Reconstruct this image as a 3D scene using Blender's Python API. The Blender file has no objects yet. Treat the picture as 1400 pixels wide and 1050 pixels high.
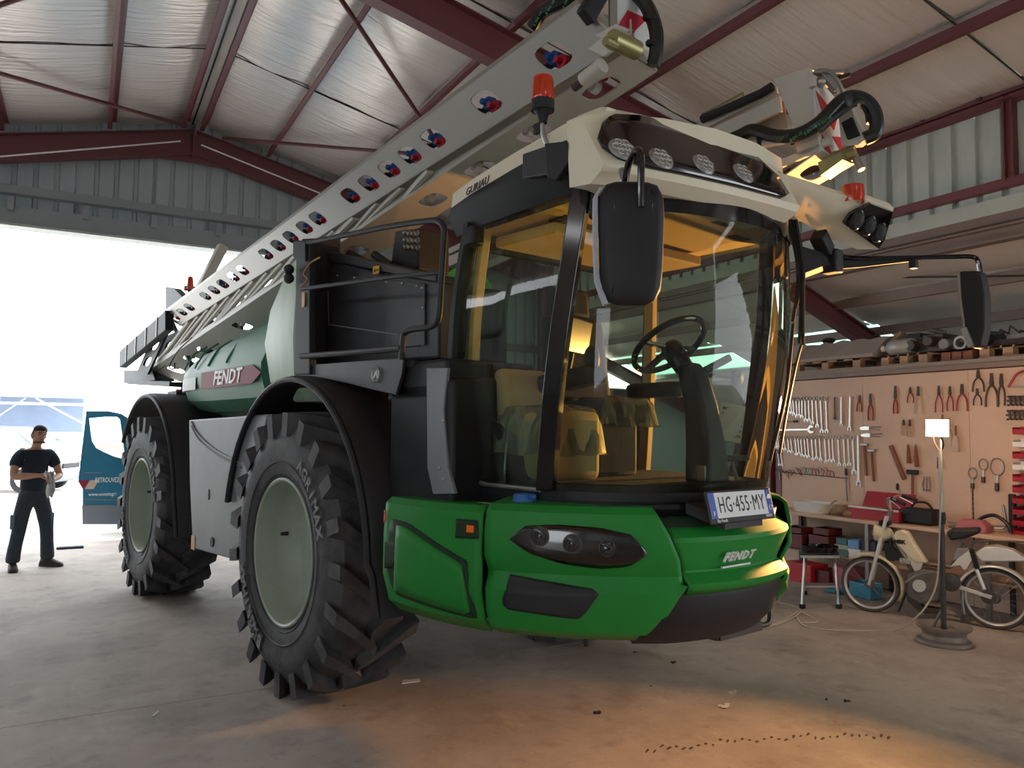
import bpy, bmesh, math, random
from math import sin, cos, pi, radians, sqrt, atan2
from mathutils import Vector, Matrix, Euler
random.seed(7)
S = bpy.context.scene
COL = S.collection
# ------------------------------------------------------------------ camera
FPX, CX, CY, EYE = 1050.0, 700.0, 525.0, 1.75
def _n(v): return Vector(v).normalized()
_yc = _n((119-CX, 583-CY, FPX))                       # direction of the hall's length, camera axes (right, down, forward)
_xp = Vector((2604-CX, 611-CY, FPX)); _xc = (_xp - _yc*_xp.dot(_yc)).normalized()
_zc = _yc.cross(_xc).normalized()
if _zc[1] > 0: _zc = -_zc
RW = Matrix((_xc, _yc, _zc))
EYEP = Vector((0, 0, EYE))
cam = bpy.data.cameras.new('camera'); camo = bpy.data.objects.new('camera', cam); COL.objects.link(camo)
cam.sensor_width = 36; cam.lens = 36*FPX/1400; cam.clip_start = .05; cam.clip_end = 400
_r = RW @ Vector((1,0,0)); _u = RW @ Vector((0,-1,0)); _b = RW @ Vector((0,0,-1))
camo.matrix_world = Matrix(((_r[0],_u[0],_b[0],0),(_r[1],_u[1],_b[1],0),(_r[2],_u[2],_b[2],EYE),(0,0,0,1)))
S.camera = camo
S.view_settings.view_transform = 'Standard'; S.view_settings.look = 'None'
S.view_settings.gamma = 1; S.view_settings.use_curve_mapping = False
S.view_settings.exposure = 1.0
# ------------------------------------------------------------------ world: a bright overcast sky
W = bpy.data.worlds.new('world'); S.world = W; W.use_nodes = True
_nt = W.node_tree; _nt.nodes.clear()
_o = _nt.nodes.new('ShaderNodeOutputWorld'); _bg = _nt.nodes.new('ShaderNodeBackground')
_bg.inputs[0].default_value = (.93, .97, 1, 1); _bg.inputs[1].default_value = 3.4
_nt.links.new(_bg.outputs[0], _o.inputs[0])
S.cycles.max_bounces = 8; S.cycles.diffuse_bounces = 5; S.cycles.transparent_max_bounces = 16; S.cycles.sample_clamp_indirect = 6
S.cycles.use_denoising = True
# ------------------------------------------------------------------ points: a pixel of the photograph on a known plane
def _ray(px, py): return RW @ Vector(((px-CX)/FPX, (py-CY)/FPX, 1))
def onplane(px, py, p0, nn):
    r = _ray(px, py); p0 = Vector(p0); nn = Vector(nn)
    return EYEP + r*((p0-EYEP).dot(nn)/r.dot(nn))
def onX(px, py, x): return onplane(px, py, (x,0,0), (1,0,0))
def onY(px, py, y): return onplane(px, py, (0,y,0), (0,1,0))
def onZ(px, py, z=0.0): return onplane(px, py, (0,0,z), (0,0,1))
# the sprayer's own axes: x forward, y to its left, z up, origin on the floor under the front axle
TH = radians(-80.2)
VO = Vector((2.2925, 5.4705, 0)); VF = Vector((cos(TH), sin(TH), 0)); VL = Vector((-sin(TH), cos(TH), 0))
def tov(P): d = P-VO; return Vector((d.dot(VF), d.dot(VL), d.z))
def sv(px, py, y): return tov(onplane(px, py, VO+VL*y, VL))       # pixel on the sprayer plane y
def pv(px, py, P0, P1, P2):
    """pixel on the sprayer plane through three sprayer points"""
    w = [VO+VF*p[0]+VL*p[1]+Vector((0,0,p[2])) for p in (P0, P1, P2)]
    return tov(onplane(px, py, w[0], (w[1]-w[0]).cross(w[2]-w[0])))
def fv(px, py, x): return tov(onplane(px, py, VO+VF*x, VF))       # pixel on the sprayer plane x
# ------------------------------------------------------------------ materials
def lin(c):
    if isinstance(c, str):
        c = c.lstrip('#'); c = [int(c[i:i+2],16)/255 for i in (0,2,4)]
    return tuple((v/12.92 if v <= .04045 else ((v+.055)/1.055)**2.4) for v in c[:3]) + (1,)
MATS = {}
def mat(name, c, rough=.5, metal=0, var=.0, vs=4.0, dirt=None, damt=.4, ds=3.0, bump=0, bs=40, stretch=None, emit=None, es=0, spec=.5, coat=0, trans=0):
    """procedural principled: base colour with a value noise (var), an optional second dirt colour in patches and a bump noise"""
    m = bpy.data.materials.new(name); m.use_nodes = True; t = m.node_tree; b = t.nodes['Principled BSDF']
    b.inputs['Base Color'].default_value = lin(c); b.inputs['Roughness'].default_value = rough; b.inputs['Metallic'].default_value = metal
    b.inputs['Specular IOR Level'].default_value = spec
    if coat: b.inputs['Coat Weight'].default_value = coat; b.inputs['Coat Roughness'].default_value = .08
    if trans: b.inputs['Transmission Weight'].default_value = trans
    co = t.nodes.new('ShaderNodeTexCoord'); src = co.outputs['Object']
    if stretch:
        mp = t.nodes.new('ShaderNodeMapping'); mp.inputs['Scale'].default_value = stretch
        t.links.new(src, mp.inputs[0]); src = mp.outputs[0]
    col = None
    if var or dirt:
        n = t.nodes.new('ShaderNodeTexNoise'); n.inputs['Scale'].default_value = vs; n.inputs['Detail'].default_value = 5
        t.links.new(src, n.inputs[0])
        hs = t.nodes.new('ShaderNodeMix'); hs.data_type = 'RGBA'; hs.blend_type = 'MIX'
        base = lin(c); k0 = max(0, 1-var*1.6); k1 = 1+var*1.6
        hs.inputs[6].default_value = tuple(v*k0 for v in base[:3])+(1,); hs.inputs[7].default_value = tuple(min(1,v*k1) for v in base[:3])+(1,)
        t.links.new(n.outputs[0], hs.inputs[0]); col = hs.outputs[2]
    if dirt:
        n2 = t.nodes.new('ShaderNodeTexNoise'); n2.inputs['Scale'].default_value = ds; n2.inputs['Detail'].default_value = 8; n2.inputs['Roughness'].default_value = .65
        t.links.new(src, n2.inputs[0])
        rp = t.nodes.new('ShaderNodeMapRange'); rp.inputs[1].default_value = .45; rp.inputs[2].default_value = .7; rp.inputs[4].default_value = damt
        t.links.new(n2.outputs[0], rp.inputs[0])
        mx = t.nodes.new('ShaderNodeMix'); mx.data_type = 'RGBA'; mx.inputs[7].default_value = lin(dirt)
        t.links.new(rp.outputs[0], mx.inputs[0]); t.links.new(col, mx.inputs[6]); col = mx.outputs[2]
    if col: t.links.new(col, b.inputs['Base Color'])
    if bump:
        n3 = t.nodes.new('ShaderNodeTexNoise'); n3.inputs['Scale'].default_value = bs; n3.inputs['Detail'].default_value = 6
        t.links.new(src, n3.inputs[0]); bp = t.nodes.new('ShaderNodeBump'); bp.inputs['Strength'].default_value = bump; bp.inputs['Distance'].default_value = .02
        t.links.new(n3.outputs[0], bp.inputs['Height']); t.links.new(bp.outputs[0], b.inputs['Normal'])
    if emit: b.inputs['Emission Color'].default_value = lin(emit); b.inputs['Emission Strength'].default_value = es
    MATS[name] = m; return m
def glass(name, tint, refl=.9, rough=.02, ior=1.45, film=0.0, fcol='#cfd6d0'):
    """thin sheet glass: a tinted see-through sheet that mirrors by angle, with an optional thin dust film"""
    m = bpy.data.materials.new(name); m.use_nodes = True; t = m.node_tree; t.nodes.clear()
    o = t.nodes.new('ShaderNodeOutputMaterial'); tr = t.nodes.new('ShaderNodeBsdfTransparent'); gl = t.nodes.new('ShaderNodeBsdfGlossy')
    fr = t.nodes.new('ShaderNodeFresnel'); fr.inputs[0].default_value = ior; mx = t.nodes.new('ShaderNodeMixShader')
    tr.inputs[0].default_value = lin(tint); gl.inputs['Roughness'].default_value = rough; gl.inputs[0].default_value = (refl,refl,refl,1)
    t.links.new(fr.outputs[0], mx.inputs[0]); t.links.new(tr.outputs[0], mx.inputs[1]); t.links.new(gl.outputs[0], mx.inputs[2])
    out = mx.outputs[0]
    if film:
        df = t.nodes.new('ShaderNodeBsdfDiffuse'); df.inputs[0].default_value = lin(fcol); m2 = t.nodes.new('ShaderNodeMixShader')
        co = t.nodes.new('ShaderNodeTexCoord'); mp = t.nodes.new('ShaderNodeMapping'); mp.inputs['Scale'].default_value = (9, 9, .8)
        n = t.nodes.new('ShaderNodeTexNoise'); n.inputs['Scale'].default_value = 2; n.inputs['Detail'].default_value = 5
        rp = t.nodes.new('ShaderNodeMapRange'); rp.inputs[1].default_value = .35; rp.inputs[2].default_value = .8; rp.inputs[4].default_value = film
        t.links.new(co.outputs['Object'], mp.inputs[0]); t.links.new(mp.outputs[0], n.inputs[0]); t.links.new(n.outputs[0], rp.inputs[0])
        t.links.new(rp.outputs[0], m2.inputs[0]); t.links.new(out, m2.inputs[1]); t.links.new(df.outputs[0], m2.inputs[2]); out = m2.outputs[0]
    t.links.new(out, o.inputs[0]); MATS[name] = m; return m
# ------------------------------------------------------------------ meshes
class MB:
    """collects shapes; build() links them as ONE mesh object"""
    def __init__(s): s.v = []; s.f = []
    def add(s, vs, fs):
        k = len(s.v); s.v += [tuple(p) for p in vs]; s.f += [tuple(i+k for i in f) for f in fs]; return s
    def box(s, c, d, rot=None, taper=1.0):
        x, y, z = (q/2 for q in d); c = Vector(c)
        vs = [Vector((sx*x*(taper if sz > 0 else 1), sy*y*(taper if sz > 0 else 1), sz*z)) for sz in (-1,1) for sy in (-1,1) for sx in (-1,1)]
        if rot is not None:
            M = rot if isinstance(rot, Matrix) else Euler(rot).to_matrix(); vs = [M@q for q in vs]
        return s.add([c+q for q in vs], [(0,2,3,1),(4,5,7,6),(0,1,5,4),(2,6,7,3),(0,4,6,2),(1,3,7,5)])
    def bar(s, a, b, w, h, up=(0,0,1)):
        """a rectangular bar from a to b, w across, h along up"""
        a = Vector(a); b = Vector(b); d = (b-a).normalized(); up = Vector(up)
        sd = d.cross(up)
        if sd.length < 1e-4: sd = d.cross(Vector((1,0,0)))
        sd.normalize(); u = sd.cross(d)
        vs = [p + sd*(i*w/2) + u*(j*h/2) for p in (a,b) for j in (-1,1) for i in (-1,1)]
        return s.add(vs, [(0,1,3,2),(4,6,7,5),(0,4,5,1),(2,3,7,6),(0,2,6,4),(1,5,7,3)])
    def ibeam(s, a, b, w, h, tf=.02, tw=.015, up=(0,0,1)):
        a = Vector(a); b = Vector(b); d = (b-a).normalized(); sd = d.cross(Vector(up)).normalized(); u = sd.cross(d)
        for k in (-1, 1): s.bar(a+u*k*(h-tf)/2, b+u*k*(h-tf)/2, w, tf, u)
        return s.bar(a, b, tw, h-2*tf, u)
    def tube(s, pts, r, n=8, closed=False, cap=True):
        pts = [Vector(p) for p in pts]; N = len(pts); rs = r if isinstance(r, (list, tuple)) else [r]*N
        k = len(s.v); prev = None
        for i, p in enumerate(pts):
            if closed: d = pts[(i+1)%N]-pts[i-1]
            else: d = (pts[min(i+1,N-1)]-pts[max(i-1,0)])
            d.normalize()
            if prev is None: q = d.orthogonal().normalized()
            else:
                q = prev - d*prev.dot(d)
                q = q.normalized() if q.length > 1e-6 else d.orthogonal().normalized()
            prev = q; w = d.cross(q)
            for j in range(n):
                a = 2*pi*j/n; s.v.append(tuple(p + (q*cos(a)+w*sin(a))*rs[i]))
        M = N if closed else N-1
        for i in range(M):
            i2 = (i+1)%N
            for j in range(n):
                j2 = (j+1)%n; s.f.append((k+i*n+j, k+i*n+j2, k+i2*n+j2, k+i2*n+j))
        if cap and not closed:
            s.f.append(tuple(k+j for j in reversed(range(n)))); s.f.append(tuple(k+(N-1)*n+j for j in range(n)))
        return s
    def lathe(s, prof, n=32, M=None, cap0=False, cap1=False):
        """profile of (radius, height) about the local z axis, placed by matrix M"""
        M = M or Matrix(); k = len(s.v); m = len(prof)
        for j in range(n):
            a = 2*pi*j/n
            for r, z in prof: s.v.append(tuple(M @ Vector((r*cos(a), r*sin(a), z))))
        for j in range(n):
            j2 = (j+1)%n
            for i in range(m-1): s.f.append((k+j*m+i, k+j2*m+i, k+j2*m+i+1, k+j*m+i+1))
        if cap0: s.f.append(tuple(k+j*m for j in reversed(range(n))))
        if cap1: s.f.append(tuple(k+j*m+m-1 for j in range(n)))
        return s
    def grid(s, rows, closed=False):
        """rows of points, all the same length"""
        k = len(s.v); n = len(rows[0])
        for r in rows: s.v += [tuple(p) for p in r]
        for i in range(len(rows)-1):
            for j in range(n if closed else n-1):
                j2 = (j+1)%n; s.f.append((k+i*n+j, k+i*n+j2, k+(i+1)*n+j2, k+(i+1)*n+j))
        return s
    def loft(s, rows, cap=True):
        k = len(s.v); n = len(rows[0]); s.grid(rows, True)
        if cap: s.f.append(tuple(k+j for j in reversed(range(n)))); s.f.append(tuple(k+(len(rows)-1)*n+j for j in range(n)))
        return s
    def plate(s, poly, off):
        """a polygon (3-D points) given thickness by the vector off"""
        n = len(poly); off = Vector(off); k = len(s.v)
        s.v += [tuple(p) for p in poly] + [tuple(Vector(p)+off) for p in poly]
        s.f.append(tuple(k+i for i in range(n))); s.f.append(tuple(k+n+i for i in reversed(range(n))))
        for i in range(n): j = (i+1)%n; s.f.append((k+i, k+n+i, k+n+j, k+j))
        return s
    def ball(s, c, r, n=10, m=7, sc=(1,1,1)):
        c = Vector(c); rows = []
        for i in range(m+1):
            a = pi*i/m; rr = max(sin(a), .001)
            rows.append([c+Vector((r*sc[0]*rr*cos(2*pi*j/n), r*sc[1]*rr*sin(2*pi*j/n), r*sc[2]*cos(a))) for j in range(n)])
        return s.grid(rows, True)
    def build(s, name, m, parent=None, smooth=35, bevel=0, solid=0, sub=0, loc=None, rotz=None, seg=2):
        me = bpy.data.meshes.new(name); me.from_pydata(s.v, [], s.f); me.validate()
        bm = bmesh.new(); bm.from_mesh(me); bmesh.ops.recalc_face_normals(bm, faces=bm.faces); bm.to_mesh(me); bm.free()
        if smooth:
            me.polygons.foreach_set('use_smooth', [True]*len(me.polygons))
            if smooth < 180: me.set_sharp_from_angle(angle=radians(smooth))
        me.materials.append(MATS[m] if isinstance(m, str) else m)
        o = bpy.data.objects.new(name, me); COL.objects.link(o)
        if parent: o.parent = parent
        if loc is not None: o.location = loc
        if rotz is not None: o.rotation_euler.z = rotz
        if solid: q = o.modifiers.new('solidify', 'SOLIDIFY'); q.thickness = solid; q.offset = 0
        if sub: q = o.modifiers.new('subsurf', 'SUBSURF'); q.levels = sub; q.render_levels = sub
        if bevel: q = o.modifiers.new('bevel', 'BEVEL'); q.width = bevel; q.segments = seg; q.limit_method = 'ANGLE'; q.angle_limit = radians(40)
        return o
def thing(name, label, cat, loc=(0,0,0), rotz=0, group=None):
    o = bpy.data.objects.new(name, None); COL.objects.link(o); o.location = loc; o.rotation_euler = (0,0,rotz); o.empty_display_size = .1
    return tag(o, label, cat, group)
def tag(o, label, cat, group=None):
    o['label'] = label; o['category'] = cat
    if group: o['group'] = group
    return o
def struct(o): o['kind'] = 'structure'; return o
def dup(root, loc=None, rotz=None, label=None):
    r = root.copy(); COL.objects.link(r)
    if loc is not None: r.location = loc
    if rotz is not None: r.rotation_euler.z = rotz
    if label: r['label'] = label
    for ch in list(root.children):
        c = ch.copy(); COL.objects.link(c); c.parent = r
        for g in ch.children:
            d = g.copy(); COL.objects.link(d); d.parent = c
    return r
def again(o, parent=None, loc=None, rot=None):
    """one more part that shares its mesh"""
    c = o.copy(); COL.objects.link(c); c.parent = parent or o.parent
    if loc is not None: c.location = loc
    if rot is not None: c.rotation_euler = rot
    return c
def text_mesh(body, size, depth=.003, shear=0, bold=0, sx=1.0, gap=1.0):
    cu = bpy.data.curves.new('t', 'FONT'); cu.body = body; cu.size = size; cu.extrude = depth; cu.align_x = 'CENTER'; cu.align_y = 'CENTER'
    cu.shear = shear; cu.offset = bold; cu.resolution_u = 2; cu.space_character = gap
    ob = bpy.data.objects.new('t', cu); COL.objects.link(ob)
    bpy.context.view_layer.update(); dg = bpy.context.evaluated_depsgraph_get()
    src = ob.evaluated_get(dg).to_mesh(); vs = [Vector((v.co.x*sx, v.co.y, v.co.z)) for v in src.vertices]; fs = [tuple(p.vertices) for p in src.polygons]
    ob.evaluated_get(dg).to_mesh_clear(); bpy.data.objects.remove(ob); bpy.data.curves.remove(cu)
    return vs, fs
def lettering(name, body, size, m, parent, origin, right, up, depth=.003, shear=0, bold=0, sx=1.0, gap=1.0):
    right = Vector(right).normalized(); up = Vector(up); up = (up-right*up.dot(right)).normalized(); nn = right.cross(up); origin = Vector(origin)
    vs, fs = text_mesh(body, size, depth, shear, bold, sx, gap)
    return MB().add([origin+right*v.x+up*v.y+nn*v.z for v in vs], fs).build(name, m, parent, smooth=0)
def arc(c, r, a0, a1, n, ax=(1,0,0), ay=(0,0,1)):
    c = Vector(c); ax = Vector(ax); ay = Vector(ay)
    return [c + ax*(r*cos(a0+(a1-a0)*i/n)) + ay*(r*sin(a0+(a1-a0)*i/n)) for i in range(n+1)]
def smooth_path(pts, n=6):
    """Catmull-Rom through the points"""
    P = [Vector(p) for p in pts]; P = [P[0]*2-P[1]] + P + [P[-1]*2-P[-2]]; out = []
    for i in range(1, len(P)-2):
        a, b, c, d = P[i-1:i+3]
        for k in range(n):
            t = k/n; out.append(.5*((2*b)+(c-a)*t+(2*a-5*b+4*c-d)*t*t+(3*b-a-3*c+d)*t**3))
    out.append(P[-2]); return out
def lerp(a, b, t): return a+(b-a)*t
def interp(x, tab):
    if x <= tab[0][0]: return tab[0][1]
    for (a, fa), (b, fb) in zip(tab, tab[1:]):
        if x <= b: return fa+(fb-fa)*(x-a)/(b-a)
    return tab[-1][1]
# ------------------------------------------------------------------ palette
mat('green_paint', '#197a2d', .55, var=.08, vs=3, bump=.03, bs=300, spec=.35)
mat('dark_groove', '#0b2a10', .7)
mat('cream_paint', '#d9d3bd', .4, var=.04, coat=.2)
mat('tank_green', '#437f69', .5, var=.1, vs=2, dirt='#4d7a6c', damt=.5, ds=2, stretch=(1,1,.35))
mat('pale_tank', '#a9c0ab', .5, var=.1, vs=5, dirt='#8da394', damt=.35, stretch=(2,2,.4))
mat('bright_tank', '#4fb52c', .4, var=.1)
mat('black_plastic', '#0f1217', .6, var=.25, vs=6, bump=.04, bs=200)
mat('black_gloss', '#07080c', .12, coat=.4)
mat('dark_panel', '#25262b', .5, var=.2, vs=2, dirt='#4a4644', damt=.3)
mat('grey_panel', '#75787c', .5, var=.12, vs=2, dirt='#565a60', damt=.4, ds=2.5)
mat('dark_frame', '#1b1e24', .6, var=.2)
mat('rubber', '#34353a', .7, var=.3, vs=8, dirt='#63615e', damt=.5, ds=5, bump=.15, bs=60)
mat('rubber_text', '#7d8084', .8); mat('grey_rim', '#a3a8b2', .5); mat('headlamp_dark', '#3b3d40', .1, .3, var=.3, vs=60); mat('rusty_rim', '#8b8078', .6, .3, var=.2, vs=8, dirt='#5f554d', damt=.5)
mat('rim_paint', '#98a396', .5, var=.08, dirt='#7d857c', damt=.35)
mat('aluminium', '#918e88', .42, .6, var=.1, vs=3, dirt='#8f8d88', damt=.45, ds=3, stretch=(.3,1,1))
mat('boom_paint', '#b5b4aa', .45, var=.08, vs=3, dirt='#a3a297', damt=.35)
mat('bright_metal', '#c4c4c2', .28, .9, var=.08)
mat('steel', '#9c9a96', .4, .8, var=.15, vs=10)
mat('spanner_steel', '#cfcfcd', .35, .45, var=.08, vs=10)
mat('dark_steel', '#4d4644', .5, .6, var=.2, vs=10)
mat('brass_steel', '#8d885f', .4, .6, var=.2)
mat('hose', '#0e1613', .45, var=.2)
mat('hose_print', '#2c9a5c', .6)
mat('red_plastic', '#a3122b', .45, var=.1)
mat('blue_plastic', '#16579f', .45, var=.1)
mat('white_plastic', '#d6d6d4', .45, var=.05)
mat('red_film', '#b52335', .5); mat('white_film', '#cfd3d2', .5)
mat('beacon_lens', '#9c2408', .12, emit='#ff4a10', es=.03, coat=.5)
mat('orange_lens', '#e06a12', .25)
mat('lamp_glass', '#8d908c', .15, .3, var=.3, vs=60, bump=.3, bs=60)
mat('beige_trim', '#c6a872', .6, var=.05)
mat('beige_fabric', '#b79f72', .8, var=.1)
mat('seat_fabric', '#151619', .8, var=.2)
mat('screen_dark', '#1b2226', .2)
mat('yellow_label', '#e0a41c', .5); mat('orange_label', '#b98a4a', .5)
mat('paper', '#d8d6cc', .7, var=.05); mat('ink', '#55565a', .7); mat('print_black', '#15161a', .5)
mat('plate_white', '#d4d8d8', .35); mat('plate_blue', '#1f4aa8', .35); mat('white_print', '#dfe2e0', .4); mat('print_red', '#7d1029', .6)
glass('cab_glass', '#c6d0bc', .6, film=.05); glass('door_glass_tint', '#b4ccbc', .7, film=.07); glass('clear_glass', '#e4ebe8'); glass('rear_glass', '#dfe6dc', ior=1.12)
m_ = glass('plastic_sheet', '#ccd3bf', .8, .25, film=.65, fcol='#d8d3bd')
# ================================================================== THE HALL
mat('white_paint', '#e6e9ea', .4)
RX, RZ, RS = 1.32, 6.62, .224                          # ridge line, height and slope at the purlins
def roofz(x, d=0): return RZ + d - RS*abs(x-RX)
GY, WX = 13.35, 8.1                                    # gable sheet, side wall sheet
def concrete():
    m = mat('concrete', '#a59d96', .75); t = m.node_tree; b = t.nodes['Principled BSDF']; N = t.nodes.new; Lk = t.links.new
    co = N('ShaderNodeTexCoord').outputs['Object']
    def noise(sc, det, ro=.6, st=None):
        n = N('ShaderNodeTexNoise'); n.inputs['Scale'].default_value = sc; n.inputs['Detail'].default_value = det; n.inputs['Roughness'].default_value = ro
        src = co
        if st: mp = N('ShaderNodeMapping'); mp.inputs['Scale'].default_value = st; Lk(co, mp.inputs[0]); src = mp.outputs[0]
        Lk(src, n.inputs[0]); return n.outputs[0]
    def ramp(v, a, b_, hi=1.0):
        r = N('ShaderNodeMapRange'); r.inputs[1].default_value = a; r.inputs[2].default_value = b_; r.inputs[4].default_value = hi; Lk(v, r.inputs[0]); return r.outputs[0]
    def mix(a, c, f):
        x = N('ShaderNodeMix'); x.data_type = 'RGBA'; Lk(f, x.inputs[0]); Lk(a, x.inputs[6]); x.inputs[7].default_value = lin(c); return x.outputs[2]
    c0 = N('ShaderNodeRGB'); c0.outputs[0].default_value = lin('#a99f97'); c = c0.outputs[0]
    c = mix(c, '#6e665f', ramp(noise(.55, 8, .65), .42, .68, .75))
    c = mix(c, '#57514c', ramp(noise(2.3, 9, .7), .52, .74, .6))
    c = mix(c, '#c2b8ae', ramp(noise(3.1, 9, .72, (1,.5,1)), .55, .8, .5))
    c = mix(c, '#4b443f', ramp(noise(17, 6, .75), .6, .72, .6))
    c = mix(c, '#cfc9c2', ramp(noise(60, 2, .5), .71, .76, .6))
    Lk(c, b.inputs['Base Color'])
    bp = N('ShaderNodeBump'); bp.inputs['Strength'].default_value = .25; bp.inputs['Distance'].default_value = .01; Lk(noise(28, 8, .7), bp.inputs['Height']); Lk(bp.outputs[0], b.inputs['Normal'])
concrete()
mat('joint', '#4c4641', .9)
mat('yard_gravel', '#cfc8c0', .9, var=.08, vs=3)
mat('red_oxide', '#6e3c40', .5, var=.15, vs=3, dirt='#55343a', damt=.4)
mat('cladding', '#b9c4bf', .45, .0, var=.1, vs=2, dirt='#6f7c78', damt=.4, stretch=(1,1,.3))
mat('cladding_rib', '#5f6b69', .5)
mat('gable_cladding', '#a7b1b4', .55, var=.08, vs=2, stretch=(1,1,.3))
mat('brown_steel', '#79685f', .55, var=.15, vs=3)
mat('lintel_steel', '#8f9698', .5, var=.08)
mat('flashing', '#aeb5ae', .5, var=.08)
mat('plywood', '#c9ab95', .6, var=.07, vs=1.5, dirt='#a58a78', damt=.35, ds=2)
mat('foil', '#e4dcd6', .25, .22, var=.05, vs=.8, bump=1.0, bs=2.6, stretch=(.35,6.5,1), spec=.9)
mat('foil_dull', '#d9d0c9', .38, .1, var=.06, vs=.8, bump=.5, bs=2.2, stretch=(.5,5.5,1), spec=.4)
mat('pallet_wood', '#a98b72', .8, var=.2, vs=6, stretch=(1,8,8))
mat('ledge', '#8c8078', .8, var=.12, vs=4)
mat('shed_sheet', '#6f7f98', .7, var=.08, vs=2)
def glassy_panel():
    m = bpy.data.materials.new('roof_light'); m.use_nodes = True; t = m.node_tree; t.nodes.clear()
    o = t.nodes.new('ShaderNodeOutputMaterial'); a = t.nodes.new('ShaderNodeBsdfTranslucent'); b = t.nodes.new('ShaderNodeBsdfDiffuse'); x = t.nodes.new('ShaderNodeMixShader')
    a.inputs[0].default_value = lin('#cfeee4'); b.inputs[0].default_value = lin('#bfd8d0'); x.inputs[0].default_value = .3
    t.links.new(a.outputs[0], x.inputs[1]); t.links.new(b.outputs[0], x.inputs[2]); t.links.new(x.outputs[0], o.inputs[0]); MATS['roof_light'] = m
glassy_panel()
# floor: a dark bed with concrete slabs on it, joints left open
fl = struct(MB().box((4, 2.6, -.1), (20, 22, .16)).build('floor', 'joint', smooth=0))
ys = [-8.4, -1.0, 5.42, 10.72, GY+.1]; xs = [-6, 14]
for i in range(1):
    for j in range(4):
        a, b, c, d = xs[i]+.004, xs[i+1]-.004, ys[j]+.004, ys[j+1]-.004
        MB().box(((a+b)/2, (c+d)/2, -.012), (b-a, d-c, .024)).build('slab', 'concrete', fl, smooth=0)
struct(MB().box((0, 60, -.06), (140, 93, .08)).build('ground', 'yard_gravel', smooth=0))
# ceiling: outer deck, insulation sheets, purlins, rafters, brace rods
ce = MB()
for s in (1, -1):
    x1 = 8.35 if s > 0 else -5.7
    ce.add([(RX,-6,RZ+.36),(RX,GY+.3,RZ+.36),(x1,GY+.3,roofz(x1,.36)),(x1,-6,roofz(x1,.36)),(RX,-6,RZ+.32),(RX,GY+.3,RZ+.32),(x1,GY+.3,roofz(x1,.32)),(x1,-6,roofz(x1,.32))],
           [(0,1,2,3),(4,7,6,5),(0,4,5,1),(3,2,6,7),(0,3,7,4),(1,5,6,2)])
ceil_ = struct(ce.build('ceiling', 'cladding', smooth=0))
PX = [1.46, 2.5, 3.82, 5.35, 6.75, 8.0]; PLX = [1.18, .15, -1.22, -2.6, -4.0, -5.4]
SY = [-6, -2.4, .8, 4.0, 7.05, 10.45, 13.3]
for side, L in ((1, PX), (-1, PLX)):
    for a, b in zip(L, L[1:]):
        for c, d in zip(SY, SY[1:]):
            rows = []
            for i in range(7):
                u = i/6; x = lerp(a, b, u)
                rows.append([(x, lerp(c+.012, d-.012, v/6), roofz(x, .12) - .045*sin(pi*u)*(.55+.45*sin(pi*v/6)) - .012*sin(v*2.1+i*1.3+a*3)) for v in range(7)])
            MB().grid(rows).build('insulation_sheet', 'foil' if c > 3 else 'foil_dull', ceil_, smooth=180)
rows = [[(x, y, roofz(x, .10)+.03) for x in (1.2, RX, 1.44)] for y in (-6, GY)]
MB().grid(rows).build('ridge_sheet', 'foil_dull', ceil_)
MB().bar((RX, -6, RZ+.095), (RX, GY, RZ+.095), .02, .012).build('ridge_strip', 'black_plastic', ceil_)
for k in SY[1:-1]:
    for L in (PX, PLX):
        MB().tube([(x, k, roofz(x, .09)) for x in (L[0], L[2], L[-1])], .009, 5).build('seam_rod', 'dark_steel', ceil_)
def purlin(x):
    q = MB(); z = roofz(x); t = .055
    q.bar((x, -6, z), (x, GY-.3, z), .012, .13); q.bar((x+.03, -6, z+.06), (x+.03, GY-.3, z+.06), .06, .01); q.bar((x-.03, -6, z-.06), (x-.03, GY-.3, z-.06), .06, .01)
    q.build('purlin', 'red_oxide', ceil_, smooth=0)
for x in PX[:-1]+PLX[:-1]: purlin(x)
for y in (.8, 7.05, 13.1):
    for x1 in (8.02, -5.4):
        q = MB(); z0 = -.27 if y < 13 else -.3
        q.ibeam((RX, y, RZ+z0), (x1, y, roofz(x1, z0)), .17, .40, .016, .012)
        q.build('rafter', 'red_oxide', ceil_, smooth=0)
    q = MB()   # haunch plates at the ridge
    q.plate([(RX-.9, y-.01, roofz(RX-.9, -.45)), (RX, y-.01, RZ-.62), (RX+.9, y-.01, roofz(RX+.9, -.45)), (RX, y-.01, RZ-.42)], (0,.02,0))
    q.box((RX, y, RZ-.3), (.03, .18, .5)); q.build('haunch', 'red_oxide', ceil_, smooth=0)
for a, b in (((0,214),(247,193)),((275,198),(437,264))): MB().tube([onY(*a,12.9), onY(*b,12.9)], .012, 6).build('conduit', 'white_paint', ceil_)
def brace(a, b, r=.028): MB().tube([(a[0], a[1], roofz(a[0], -.07)), (b[0], b[1], roofz(b[0], -.07))], r, 8).build('brace', 'red_oxide', ceil_)
brace((1.45,7.1),(7.1,13.0)); brace((1.75,13.0),(7.9,7.1)); brace((1.2,12.95),(-5.3,7.3)); brace((1.2,7.2),(-5.0,13.0))
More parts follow.
